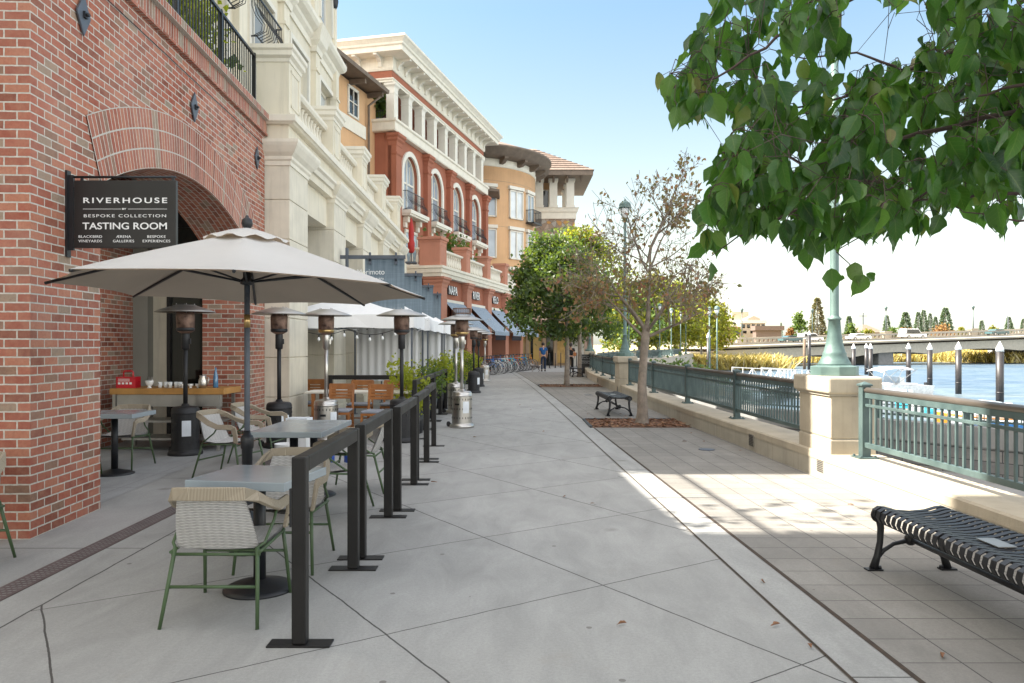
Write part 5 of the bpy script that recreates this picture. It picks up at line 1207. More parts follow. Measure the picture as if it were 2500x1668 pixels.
t = thing('heater_guard', 'round rusty wire guard on top of the lone stainless heater', 'heater guard', (-.955, 14.57, 2.145))
b = MB()
for z in (0.02, .11): b.lathe([(.165, z), (.175, z), (.175, z+.012), (.165, z+.012), (.165, z)], n=24, cap=False)
for k in range(30): a = 2*PI*k/30; b.tube([(.17*math.cos(a), .17*math.sin(a), 0), (.17*math.cos(a), .17*math.sin(a), .12)], .005, 4)
b.build('guard_wire', 'burner_rust', t)
# wooden dining chairs and table under the first canopy
def make_wood(label):
    t = thing('wooden_chair', label, 'chair', (0, 0, 0), 0, 'orange wooden dining chairs')
    b = MB(); b.box(-.21, .21, -.2, .22, .40, .44); b.build('seat_frame', 'wood_orange', t, .006)
    b = MB(); b.box(-.205, .205, -.19, .225, .441, .485); b.build('seat_pad', 'pad_grey', t, .018)
    for s in (-1, 1):
        b = MB(); b.bar((s*.195, .19, 0), (s*.195, .19, .40), .038); b.build('leg', 'wood_orange', t, .004)
        b = MB(); b.bar((s*.195, -.24, 0), (s*.195, -.20, .44), .038); b.bar((s*.195, -.20, .44), (s*.20, -.29, .88), .038); b.build('leg', 'wood_orange', t, .004)
    b = MB()
    for z0, z1, dy in ((.80, .90, -.285), (.745, .785, -.265), (.69, .73, -.252), (.64, .68, -.242)): b.box(-.21, .21, dy-.012, dy+.012, z0, z1)
    b.box(-.19, -.10, -.275, -.255, .68, .82); b.box(.10, .19, -.275, -.255, .68, .82); b.build('backrest', 'wood_orange', t, .004)
    b = MB(); b.bar((-.195, 0, .2), (.195, 0, .2), .022); b.bar((-.195, -.22, .2), (-.195, .19, .2), .025); b.bar((.195, -.22, .2), (.195, .19, .2), .025); b.build('stretcher', 'wood_orange', t)
    return t
w0 = None
for x, y, rz, l in ((-2.26, 12.75, PI-.1, 'orange wooden chair with grey pad nearest the dark barriers'), (-2.93, 12.95, PI+.05, 'orange wooden chair behind the stainless heater'), (-3.84, 13.9+.75, PI, 'orange wooden chair peeking past the cream pier'), (-2.22, 14.25, PI, 'orange wooden chair on the far side of the marble table'), (-2.85, 14.3, PI, 'orange wooden chair on the far side behind the heater pole')):
    if w0 is None: w0 = make_wood(l); w0.location = (x, y, 0); w0.rotation_euler = (0, 0, rz)
    else: dup(w0, (x, y, 0), rz, l)
t = thing('dining_table', 'pale marble topped dining table amid the orange wooden chairs', 'table', (-2.65, 13.55, 0))
b = MB(); b.box(-.95, .85, -.33, .33, .725, .755); b.build('tabletop', 'trim_white', t, .004)
for x in (-.8, .7):
    for y in (-.27, .27): b = MB(); b.cb(x, y, 0, .06, .06, .725); b.build('leg', 'wood_orange', t)
for i, (x, y) in enumerate(((-3.1, 13.5), (-2.35, 13.55))):
    n_ = thing('folded_napkin', ['folded white napkin at the left of the marble table', 'folded white napkin at the right of the marble table'][i], 'napkin', (x, y, .756)); b = MB(); b.box(-.2, .2, -.05, .05, 0, .02); b.build('cloth', 'white_paint', n_, .006)
# counter and tableware inside the arch
ct = thing('serving_counter', 'wooden topped steel serving counter inside the brick arch', 'counter', (-5.22, 11.55, 0))
b = MB(); b.box(-.68, 1.0, -.35, .35, .84, .93); b.build('countertop', 'wood_counter', ct, .006)
b = MB(); b.box(-.60, .95, -.30, -.28, .66, .835); b.build('apron', 'steel_dull', ct)
for z in (.16, .42): b = MB(); b.box(-.55, .9, -.26, .28, z, z+.03); b.build('shelf', 'steel_dull', ct)
for x in (-.63, .9):
    for y in (-.3, .3): b = MB(); b.cb(x, y, 0, .045, .045, .838); b.build('leg', 'steel_dull', ct)
def small(name, label, cat, loc, parts, group=None):
    t = thing(name, label, cat, loc, R.uniform(-.3, .3), group)
    for nm, m_, fn in parts:
        b = MB(); fn(b); b.build(nm, m_, t, .002 if m_ in ('red_plastic',) else 0)
ZT_ = .931; glassmat('glass_blue', (.05, .16, .30), .08, .8)
def caddy(b): b.box(-.14, .14, -.09, .09, 0, .165)
def caddyh(b): b.tube([(-.07, 0, .165), (-.07, 0, .23), (-.05, 0, .25), (.05, 0, .25), (.07, 0, .23), (.07, 0, .165)], .012, 6)
def caddyp(b):
    for k in range(4): b.box(-.11+k*.055, -.075+k*.055, -.0925, -.090, .055, .085)
    for z in (.10, .115, .13): b.box(-.11, .06, -.0925, -.090, z, z+.006)
small('red_carrier', 'bright red plastic carrier with a handle on the counter', 'carrier', (-5.70, 11.36, ZT_), (('box', 'red_plastic', caddy), ('handle', 'red_plastic', caddyh), ('print', 'white_paint', caddyp)))
bowl = lambda r, h: (lambda b: b.lathe([(r*.5, 0), (r*.5, h*.12), (r*.3, h*.2), (r*.8, h*.5), (r, h), (r*.93, h), (r*.7, h*.55), (.001, h*.4)], n=18))
small('white_bowl', 'white footed bowl holding spoons on the counter', 'bowl', (-5.36, 11.30, ZT_), (('bowl', 'ceramic', bowl(.062, .11)), ('spoon', 'steel', lambda b: [b.tube([(x, 0, .05), (x*1.4, .02, .165)], .006, 5) for x in (-.01, .015, .03)])))
glass = lambda b: b.lathe([(.026, 0), (.032, .085), (.029, .085), (.023, .008), (.001, .008)], n=12)
for k in range(5): small('drinking_glass', 'clear tumbler in the row on the serving counter', 'glass', (-5.24+k*.075, 11.38+.03*(k % 2), ZT_), (('tumbler', 'lamp_glass', glass),), 'row of tumblers on the counter')
for k in range(3): small('white_cup', 'low white cup stacked beside the tumblers on the counter', 'cup', (-4.86+k*.10, 11.30+.02*k, ZT_), (('cup', 'ceramic', bowl(.042, .06)),), 'white cups on the counter')
small('water_bottle', 'tall blue tinted bottle at the right end of the counter', 'bottle', (-4.42, 11.40, ZT_), (('bottle', 'glass_blue', lambda b: b.lathe([(.035, 0), (.038, .02), (.034, .16), (.014, .26), (.013, .30), (.001, .30)], n=14)),))
small('steel_jug', 'polished steel water jug on the counter', 'jug', (-4.58, 11.32, ZT_), (('jug', 'steel', lambda b: b.lathe([(.05, 0), (.062, .05), (.062, .10), (.042, .16), (.05, .185), (.045, .185), (.035, .15), (.001, .02)], n=18)), ('handle', 'steel', lambda b: b.tube([(.05, 0, .165), (.09, 0, .15), (.09, 0, .08), (.06, 0, .05)], .007, 6))))
small('plastic_bucket', 'white plastic bucket on the paving behind the long table', 'bucket', (-2.88, 9.75, 0), (('bucket', 'white_plastic', lambda b: b.lathe([(.12, 0), (.145, .30), (.15, .31), (.14, .31), (.115, .01), (.001, .01)], n=20)), ('handle', 'steel_dull', lambda b: b.tube([(-.148, 0, .28), (0, -.16, .2), (.148, 0, .28)], .004, 5))))
for i, (x, y) in enumerate(((-2.35, 9.6), (-2.02, 9.75))):
    small('water_container', ['blue labelled white water container left of the table column', 'blue labelled white water container right of the table column'][i], 'container', (x, y, 0), (('jug', 'white_plastic', lambda b: b.lathe([(.11, 0), (.12, .02), (.12, .25), (.05, .31), (.045, .35), (.001, .35)], n=18)), ('label_band', 'blue_plastic', lambda b: b.lathe([(.1215, .08), (.1215, .21)], n=18))), 'water containers under the tables')
small('cardboard_box', 'white paper box standing by the black heater', 'box', (-2.95, 10.6, 0), (('box', 'white_plastic', lambda b: b.box(-.14, .14, -.1, .1, 0, .52)), ('lid', 'paper_white', lambda b: b.box(-.15, .15, -.11, .11, .52, .56))))
# planters with green shrubs along the barrier
for i, (x, y, h, m_) in enumerate(((-1.80, 13.6, 1.38, 'leaf_lime'), (-1.86, 16.4, 1.25, 'leaf_shrub'), (-1.82, 18.9, 1.45, 'leaf_lime'), (-1.82, 21.6, 1.3, 'leaf_shrub'), (-1.80, 25.6, 1.5, 'leaf_lime'), (-1.85, 30.5, 1.45, 'leaf_shrub'), (-1.7, 34.5, 1.3, 'leaf_lime'))):
    shrub('planter_shrub', ['bright leafy shrub in a planter behind the dark heater', 'dark small leaved planter shrub behind the barrier posts', 'third leafy planter shrub along the canopies', 'fourth leafy planter shrub along the canopies', 'yellow-green planter shrub behind the black heater', 'sixth planter shrub along the canopies', 'last planter shrub beside the bicycles'][i], (x, y, 0), [(R.gauss(0, .13), R.gauss(0, .30), z) for z in [R.uniform(.5, h-.2) for _ in range(24)]], 1000, .18, .072, m_, 'shrub', 'planter shrubs along the canopies', .26)
# terrace trees behind the parapet fence (they also dapple the sunlit paving)
TT = Vector((-5.0, 11.3, 4.6))
shrub('terrace_tree', 'sunlit yellow-green small tree behind the terrace fence', TT, [(R.gauss(-.1, .22), R.uniform(-1.7, .9), R.uniform(.9, 3.4)) for _ in range(70)], 9500, .42, .10, 'leaf_lime', 'tree', None, .35)
shrub('terrace_palm', 'spiky green palm shrub behind the terrace fence beside the cream pedestal', (-4.85, 12.1, 4.6), [(R.gauss(0, .10), R.gauss(0, .14), R.uniform(.6, 1.6)) for _ in range(14)], 420, .20, .16, 'leaf_shrub', 'shrub', None, .22)
shrub('terrace_shrub', 'airy terrace bush above the near end of the brick arch', (-5.0, 7.0, 4.6), [(R.gauss(0, .45), R.gauss(-.25, .40), R.uniform(.6, 3.2)) for _ in range(16)], 170, .40, .16, 'leaf_lime', 'shrub', None, .3)
t = thing('barbecue_grill', 'dark covered barbecue grill behind the terrace fence', 'grill', (-4.7, 12.45, 4.6))
b = MB(); b.box(-.25, .25, -.3, .3, .1, .85); b.build('cabinet', 'iron_black', t, .02)
b = MB(); b.lathe([(.28, 0), (.27, .12), (.18, .24), (.01, .28)], (0, 0, .86), 18); b.build('lid', 'iron_grey', t)
# ------------------------------------------------------------------ benches, bicycles, people
def make_bench(label, L=1.86, W_=.50):
    t = thing('slatted_bench', label, 'bench', (0, 0, 0), 0, 'black backless strap benches')
    prof = [(-.215, .335), (-.25, .35), (-.268, .385), (-.258, .425), (-.225, .445), (-.18, .440), (-.10, .418), (0, .410), (.10, .418), (.18, .440), (.225, .445), (.258, .425), (.268, .385), (.25, .35), (.215, .335)]
    b = MB(); n = int(L/.066)
    for k in range(n):
        y = -L/2+.033+k*(L-.066)/(n-1)
        ribbon(b, [(x, y, z) for x, z in prof], [(0, 1, 0)]*len(prof), .043, .007)
    b.build('slat_seat', 'iron_black', t, .002)
    b = MB()
    for x in (-.12, .12): b.box(x-.02, x+.02, -L/2, L/2, .398, .408)
    b.tube([(0, -L/2+.05, .215), (0, L/2-.05, .215)], .017, 10); b.build('seat_rail', 'iron_black', t)
    for s in (-1, 1):
        y = s*(L/2-.03)
        for sx in (-1, 1):
            b = MB(); b.tube([(sx*.225, y, .40), (sx*.21, y, .30), (sx*.215, y, .20), (sx*.235, y, .10), (sx*.262, y, .015)], [.030, .024, .022, .024, .030], 8)
            b.tube([(sx*.235, y, .09), (sx*.19, y, .14), (sx*.12, y, .185), (sx*.03, y, .205), (0, y, .215)], [.018, .015, .014, .016, .02], 8)
            b.box(sx*.26-.055, sx*.26+.055, y-.03, y+.03, 0, .016); b.lathe([(.018, .015), (.014, .035)], (sx*.22, y, 0), 8); b.build('leg', 'iron_black', t)
        b = MB(); b.ball((0, y, .215), .042, 8); b.box(-.24, .24, y-.012, y+.012, .385, .41)
        for sx in (-1, 1):
            b.T = Matrix.Translation((sx*.225, y, .39)) @ Matrix.Rotation(PI/2, 4, 'X'); b.lathe([(.05, -.012), (.056, 0), (.05, .012)], n=16); b.T = Matrix()
        b.build('end_frame', 'iron_black', t)
    b = MB(); b.box(-.055, .055, -.10, .10, .422, .428); b.build('plaque', 'steel_dull', t); return t
bn = make_bench('large black strap bench in the right foreground'); bn.location = (2.80, 4.42, 0); bn.rotation_euler = (0, 0, .03)
dup(bn, (2.33, 17.65, 0), .03, 'black strap bench behind the sparse tree pit')
dup(bn, (3.20, 38.1, 0), .0, 'far black strap bench beside the chalkboard')
mat('paint_white2', (.72, .72, .70), .35); mat('paint_red2', (.62, .035, .02), .35); mat('paint_blue2', (.04, .20, .55), .35); mat('paint_teal2', (.05, .45, .60), .35); mat('paint_orange2', (.75, .28, .03), .35); mat('paint_black2', (.02, .02, .022), .35); mat('paint_yellow2', (.62, .42, .03), .35)
def make_bike(label, frame, tyre_m='tyre'):
    t = thing('bicycle', label, 'bicycle', (0, 0, 0), 0, 'hire bicycles parked in a row')
    for y in (-.52, .52):
        T = Matrix.Translation((0, y, .335)) @ Matrix.Rotation(PI/2, 4, 'Y')
        b = MB(); b.T = T; n = 28; vs = []
        b.lathe([(.312, -.014), (.326, -.020), (.335, 0), (.326, .020), (.312, .014), (.308, 0), (.312, -.014)], n=28, cap=False); wl = b.build('wheel', tyre_m, t)
        b = MB(); b.T = T; b.lathe([(.290, -.014), (.312, -.016), (.312, .016), (.290, .014), (.290, -.014)], n=28, cap=False); b.lathe([(.022, -.04), (.022, .04)], n=10)
        for k in range(14): a = 2*PI*k/14; b.tube([(.02*math.cos(a+.4), .02*math.sin(a+.4), .02*(-1)**k), (.305*math.cos(a), .305*math.sin(a), 0)], .0022, 4, False)
        b.build('rim', 'rim_silver', wl)
    b = MB(); A = (0, -.52, .335); B_ = (0, -.08, .30); C_ = (0, -.24, .80); D_ = (0, .36, .78); E_ = (0, .40, .66); F_ = (0, .52, .335)
    for p, q, r in ((B_, C_, .023), (C_, D_, .022), (B_, E_, .026), (D_, E_, .026), (A, B_, .016), (A, (0, -.22, .74), .014), (E_, (0, .43, .55), .016), ((0, .43, .55), F_, .013), (D_, (0, .33, .97), .014)): b.tube([p, q], r, 7)
    b.build('frame', frame, t)
    b = MB(); b.tube([(-.29, .20, 1.0), (-.25, .30, 1.0), (-.05, .35, .985), (.05, .35, .985), (.25, .30, 1.0), (.29, .20, 1.0)], .013, 7); b.build('handlebar', 'iron_black', t)
    b = MB(); b.tube([(0, -.24, .80), (0, -.27, .93)], .013, 6); b.lathe([(.001, .93), (.07, .935), (.075, .96), (.05, .985), (.001, .99)], (0, -.30, 0), 10); b.build('saddle', 'iron_black', t)
    b = MB(); b.T = Matrix.Translation((.03, -.08, .30)) @ Matrix.Rotation(PI/2, 4, 'Y'); b.lathe([(.085, -.006), (.09, 0), (.085, .006)], n=16); b.T = Matrix(); b.bar((.06, -.08, .30), (.06, .02, .16), .02); b.bar((-.06, -.08, .30), (-.06, -.18, .44), .02); b.build('crank', 'iron_black', t)
    return t
protos = {}
BK = [('paint_black2', 'tyre', 'black bicycle nearest the planters'), ('paint_blue2', 'white_paint', 'blue bicycle with white tyres, second in the row'), ('paint_black2', 'white_paint', 'black bicycle with white tyres'), ('paint_blue2', 'tyre', 'dark blue bicycle between white tyred ones'), ('paint_white2', 'white_paint', 'white framed bicycle with white tyres'), ('paint_white2', 'tyre', 'white framed bicycle with dark tyres'), ('paint_teal2', 'white_paint', 'turquoise bicycle with white tyres'), ('paint_teal2', 'tyre', 'turquoise bicycle with dark tyres'), ('paint_red2', 'tyre', 'red bicycle in the middle of the row'), ('paint_yellow2', 'tyre', 'yellow bicycle beside the red one'), ('paint_blue2', 'tyre', 'dark blue bicycle right of the yellow one'), ('paint_teal2', 'tyre', 'turquoise bicycle near the far end of the row'), ('paint_black2', 'tyre', 'black bicycle near the man'), ('paint_orange2', 'tyre', 'orange bicycle beside the man in blue')]
for i, (f, ty, l) in enumerate(BK):
    k = i/13; y = 39.9+k*8.4; x = -1.45+k*2.35; rz = -PI/2-.55+R.uniform(-.06, .06)
    if (f, ty) not in protos: o = protos[(f, ty)] = make_bike(l, f, ty); o.location = (x, y, 0); o.rotation_euler = (0, R.uniform(-.06, .06), rz)
    else: dup(protos[(f, ty)], (x, y, 0), rz, l)
for i in range(9):
    t = thing('steel_bollard', 'slim dark steel post beyond the bicycle row', 'bollard', (2.1+i*.42, 50.5+i*.7, 0), 0, 'slim dark posts beyond the bicycles')
    b = MB(); b.tube([(0, 0, 0), (0, 0, 1.02)], .03, 8); b.cb(0, 0, 0, .16, .16, .015); b.build('post', 'iron_black', t)
def skinmesh(name, verts, edges, rad, m, parent, sub=2, root=0):
    bm = bmesh.new(); ly = bm.verts.layers.skin.verify(); V = [bm.verts.new(p) for p in verts]
    for i, (v, r) in enumerate(zip(V, rad)): v[ly].radius = (r, r) if not isinstance(r, tuple) else r; v[ly].use_root = (i == root)
    for a, c in edges: bm.edges.new((V[a], V[c]))
    me = bpy.data.meshes.new(name); bm.to_mesh(me); bm.free(); me.materials.append(M[m])
    o = bpy.data.objects.new(name, me); COL.objects.link(o); o.parent = parent
    o.modifiers.new('skin', 'SKIN').use_smooth_shade = True; s = o.modifiers.new('sub', 'SUBSURF'); s.levels = s.render_levels = sub; return o
def person(label, loc, rz, top, legs, hair, bend=0., stride=.1, scale=1., arms='down', hairlong=False, sit=False):
    t = thing('person', label, 'person', loc, rz); t.scale = (scale,)*3
    hy = bend
    if not sit:
        J = {'pel': (0, 0, .95), 'wai': (0, .01+hy*.2, 1.10), 'che': (0, .02+hy*.55, 1.30), 'nek': (0, .02+hy, 1.47), 'hb': (0, .03+hy*1.35, 1.545), 'hd': (0, .05+hy*1.6, 1.63), 'ht': (0, .05+hy*1.6, 1.72)}
        legsJ = lambda s: [(s*.09, 0, .90), (s*.105, .02+s*stride*.35, .50), (s*.11, -.02+s*stride, .09), (s*.115, .10+s*stride, .035)]
    shoulders = lambda s: [(s*.18, .01+hy*.8, 1.42), ]
    if arms == 'down': armJ = lambda s: [(s*.19, .01+hy*.85, 1.40), (s*.235, hy*.6, 1.13), (s*.225, .08+hy*.5, .90), (s*.22, .10+hy*.5, .84)]
    else: armJ = lambda s: [(s*.19, .01+hy*.85, 1.40), (s*.24, .02+hy*.6, 1.13), (s*.15, .24+hy*.6, 1.05), (s*.12, .30+hy*.6, 1.05)]
    v, e, r = [], [], []
    def ad(p, rr, pr=None):
        v.append(p); r.append(rr); i = len(v)-1
        if pr is not None: e.append((pr, i))
        return i
    pel = ad(J['pel'], (.125, .095)); wai = ad(J['wai'], (.12, .09), pel); che = ad(J['che'], (.145, .10), wai); nek = ad(J['nek'], .055, che); hbb = ad(J['hb'], .058, nek); hd = ad(J['hd'], (.082, .098), hbb); ad(J['ht'], (.06, .07), hd)
    for s in (-1, 1):
        q = legsJ(s); a = ad(q[0], .085, pel); k = ad(q[1], .056, a); n_ = ad(q[2], .036, k); ad(q[3], .030, n_)
        q = armJ(s); a = ad(q[0], .055, che); k = ad(q[1], .040, a); w = ad(q[2], .028, k); h = ad(q[3], (.034, .018), w)
        dv = (Vector(q[3])-Vector(q[2])).normalized()
        for f in range(4): 
            p0 = Vector(q[3])+Vector((0, (f-1.5)*.018, 0))+dv*.03; i = ad(tuple(p0), .009, h); i = ad(tuple(p0+dv*.03), .008, i); ad(tuple(p0+dv*.05+Vector((-s*.012, 0, 0))), .007, i)
        i = ad(tuple(Vector(q[3])+Vector((-s*.01, .03, .0))), .010, h); ad(tuple(Vector(q[3])+Vector((-s*.02, .045, 0))+dv*.025), .008, i)
    skinmesh('body', v, e, r, 'skin', t)
    # clothing over the body
    V2 = [J['pel'], J['wai'], J['che'], (0, .02+hy*.95, 1.44)]; E2 = [(0, 1), (1, 2), (2, 3)]; r2 = [(.145, .118), (.142, .112), (.166, .124), .075]
    for s in (-1, 1):
        q = armJ(s); a = len(V2); V2 += [q[0], tuple(Vector(q[0]).lerp(Vector(q[1]), .62))]; E2 += [(2, a), (a, a+1)]; r2 += [.072, .060]
    skinmesh('shirt', V2, E2, r2, top, t)
    V3 = [(0, 0, .99), (0, 0, .93)]; E3 = [(0, 1)]; r3 = [(.135, .108), (.135, .11)]
    for s in (-1, 1):
        q = legsJ(s); a = len(V3); V3 += [q[0], q[1], (q[2][0], q[2][1], .10)]; E3 += [(1, a), (a, a+1), (a+1, a+2)]; r3 += [.098, .072, .052]
    skinmesh('trousers', V3, E3, r3, legs, t)
    hx = Vector(J['hd'])
    b = MB(); b.ball((0, hx.y-.018, hx.z+.030), .108, 10, 1.05); b.build('hair', hair, t)
    if hairlong: skinmesh('ponytail', [(0, hx.y-.10, hx.z+.05), (0, hx.y-.15, hx.z-.04), (0, hx.y-.13, hx.z-.16)], [(0, 1), (1, 2)], [.035, .04, .015], hair, t)
    b = MB()
    for s in (-1, 1): b.ball((s*.032, hx.y+.098, hx.z+.0), .012, 5); 
    b.build('eye', 'hair_dark', t)
    b = MB(); b.add([(0, hx.y+.125, hx.z-.035), (-.016, hx.y+.095, hx.z-.045), (.016, hx.y+.095, hx.z-.045), (0, hx.y+.095, hx.z+.01)], [(0, 1, 3), (0, 3, 2), (0, 2, 1), (1, 2, 3)]); b.build('nose', 'skin', t)
    for s in (-1, 1):
        q = legsJ(s); b = MB(); b.lathe([(.04, 0), (.05, .01), (.045, .05), (.03, .09)], (q[2][0], q[2][1]+.02, -.0), 10); b.box(q[2][0]-.042, q[2][0]+.042, q[2][1], q[2][1]+.17, .0, .05); b.build('shoe', 'iron_black', t, .012)
    return t
person('man in blue polo shirt and dark jeans looking down beside the bicycles', (1.86, 45.2, 0), .12, 'shirt_blue', 'jeans', 'hair_dark', .07, .06, .97)
wm = person('woman in black clothes walking away near the far bench', (3.42, 44.4, 0), -.1, 'shirt_black', 'shirt_black', 'hair_dark', .0, .16, .95, 'down', True)
person('person in a dark blue top on the lower quay seen over the long railing', (16.3, 73, -1.9), 2.6, 'shirt_blue', 'jeans', 'hair_dark', .02, .03, .98)
person('red haired person in pale clothes on the lower quay seen over the long railing', (15.3, 72, -1.9), 2.9, 'white_paint', 'jeans', 'hair_red', .03, .05, .95)
bg = thing('shoulder_bag', 'tan shoulder bag carried by the woman in black', 'bag', (3.64, 44.32, .92))
b = MB(); b.box(-.09, .09, -.05, .05, 0, .2); b.build('pouch', 'leather_tan', bg, .03); b = MB(); b.tube([(-.02, -.02, .2), (-.2, -.10, .40), (-.38, -.06, .52)], .008, 5); b.build('strap', 'leather_tan', bg)
dg = thing('dog', 'small grey and white dog beside the man in blue', 'dog', (1.38, 44.9, 0), 1.4); dg.scale = (1.15,)*3
V = [(0, -.17, .25), (0, 0, .26), (0, .15, .27), (0, .23, .34), (0, .28, .40), (0, .37, .385)]; E = [(0, 1), (1, 2), (2, 3), (3, 4), (4, 5)]; r = [.065, .068, .085, .05, .055, .025]
for s in (-1, 1):
    for y, hind in ((.15, False), (-.17, True)):
        a = len(V); q = [(s*.055, y, .20), (s*.058, y+(.03 if hind else -.02), .13), (s*.058, y-(.045 if hind else -.01), .075), (s*.058, y-(.02 if hind else 0), .012), (s*.058, y+.03, .008)]
        V += q; r += [.045, .026, .016, .015, .014]; E += [(2 if y > 0 else 0, a)]+[(a+i, a+i+1) for i in range(4)]
a = len(V); V += [(0, -.25, .30), (0, -.31, .38)]; r += [.016, .010]; E += [(0, a), (a, a+1)]
a = len(V); V += [(.035, .255, .45), (-.035, .255, .45)]; r += [.012, .012]; E += [(4, a), (4, a+1)]
m_, nt_, b_ = newmat('dog_fur'); nt_.links.new(ramp(nt_, nois(nt_, objvec(nt_), 5, 3), [(.42, (.06, .05, .05)), (.55, (.55, .5, .45))]), b_.inputs['Base Color'])
skinmesh('body', V, E, r, 'dog_fur', dg, 1)
ls = thing('dog_lead', 'thin lead running from the man to the small dog', 'lead', (0, 0, 0)); b = MB(); b.tube([(1.66, 45.22, .85), (1.55, 45.1, .62), (1.43, 45.15, .40)], .006, 5); b.build('cord', 'iron_black', ls)
ab = thing('chalkboard_sign', 'black chalkboard A-frame sign by the far pedestal', 'sign', (3.98, 41.6, 0), 0)
b = MB(); b.T = Matrix.Rotation(-.12, 4, 'X'); b.box(-.33, .33, -.02, .02, 0, 1.05); b.T = Matrix.Translation((0, .26, 0)) @ Matrix.Rotation(.12, 4, 'X'); b.box(-.33, .33, -.02, .02, 0, 1.05); b.build('board', 'sign_black', ab, .004)
b = MB(); b.T = Matrix.Rotation(-.12, 4, 'X'); rr = random.Random(3)
for z in (.92, .82, .66, .56):
    x = -.25
    while x < .2:
        w = rr.uniform(.03, .07); b.tube([(x, -.023, z), (x+w*.5, -.023, z+rr.uniform(.02, .06)), (x+w, -.023, z)], .006, 4); x += w+.02
for k in range(5): b.tube([(.0+.05*k, -.023, .2), (.02+.05*k, -.023, .38), (.05+.05*k, -.023, .22)], .006, 4)
b.build('chalk_writing', 'white_paint', ab)
# ------------------------------------------------------------------ trees
def grow(b, p, d, L, r, lvl, maxl, nodes, rng, kids=(3, 4), up=.25, spread=.75, shrink=.62, twig=.0035):
    n = 5; pts = [Vector(p)]; d = Vector(d).normalized(); dd = d.copy()
    for i in range(n):
        dd = (dd + Vector((rng.gauss(0, .12), rng.gauss(0, .12), rng.gauss(0, .10)+up*.12))).normalized(); pts.append(pts[-1]+dd*L/n)
    rs = [max(twig, r*(1-.62*i/n)) for i in range(n+1)]
    b.tube(pts, rs, 7 if lvl < 2 else (5 if lvl < 3 else 4), lvl == 0)
    if lvl >= maxl-1: nodes += [(q, dd.copy(), lvl) for q in pts[2:]]
    if lvl < maxl:
        for k in range(rng.randint(*kids)+(1 if lvl > 0 else 0)):
            t = rng.uniform(.35, 1); i = min(n-1, int(t*n)); q = pts[i].lerp(pts[i+1], t*n-i)
            a = rng.uniform(0, 2*PI); o = dd.orthogonal().normalized(); o = Matrix.Rotation(a, 3, dd) @ o
            grow(b, q, dd*(1-spread)+o*spread+Vector((0, 0, up*.4)), L*shrink*rng.uniform(.75, 1.15), rs[i]*.62, lvl+1, maxl, nodes, rng, kids, up, spread, shrink, twig)
def leaf4(b, p, d, L, w, rng):
    q = d.cross(Vector((rng.gauss(0, 1), rng.gauss(0, 1), rng.gauss(0, 1)))).normalized(); nn = d.cross(q)*w*.4; m = p+d*L*.42
    b.add([p, m+q*w+nn, p+d*L, m-q*w+nn], [(0, 1, 2), (0, 2, 3)])
# sparse reddish tree beside the middle bench
rng = random.Random(21); B1 = Vector((2.56, 15.05, 0))
t1 = thing('street_tree', 'sparse half bare tree with reddish and green leaves in the near mulch bed', 'tree', B1)
b = MB(); nodes = []
tp = [(0, 0, -.02), (0, 0, .05), (.01, .0, .25), (.0, 0, .8), (.03, 0, 1.3), (.07, 0, 1.75), (.09, 0, 1.95)]
b.tube(tp, [.165, .135, .105, .086, .078, .085, .07], 14)
b.T = Matrix()
limbs = [((.09, 0, 1.9), (.05, .05, 1), 1.55, .050), ((.07, 0, 1.78), (.62, .2, .75), 1.5, .034), ((.05, 0, 1.72), (-.75, -.15, .5), 1.35, .030), ((.07, 0, 1.85), (-.35, .6, .8), 1.3, .036), ((.08, 0, 1.8), (.25, -.75, .55), 1.2, .034), ((.06, 0, 1.70), (.8, -.25, .35), 1.25, .034), ((.05, 0, 1.9), (-.6, .25, .75), 1.4, .036)]
for p, d, L, r in limbs: grow(b, p, d, L, r, 1, 4, nodes, rng, (3, 4), .35, .66, .66, .0055)
top = Vector((.15, .02, 3.3))
grow(b, (.13, .05, 3.2), (0, 0, 1), 1.5, .036, 1, 4, nodes, rng, (5, 6), .5, .7, .50, .004)
grow(b, (.13, .05, 3.0), (-.5, .2, .8), 1.2, .026, 2, 4, nodes, rng, (4, 5), .4, .66, .6, .004)
grow(b, (.13, .05, 3.0), (.45, -.1, .8), 1.2, .026, 2, 4, nodes, rng, (4, 5), .4, .66, .6, .004)
b.build('trunk', 'bark', t1)
b = MB()
for p, d, lv in nodes:
    k = 1.15 if p.z < 2.9 and p.x < .2 else (.55 if p.z < 2.8 else .28)
    for _ in range(int(k)+(rng.random() < k % 1)):
        L = rng.uniform(.065, .12); leaf4(b, p+Vector((rng.gauss(0, .06), rng.gauss(0, .06), rng.gauss(0, .06))), Vector((rng.gauss(0, .5), rng.gauss(0, .5), rng.uniform(-1.2, .1))).normalized(), L, L*.34, rng)
b.build('crown', 'leaf_autumn', t1, recalc=False)
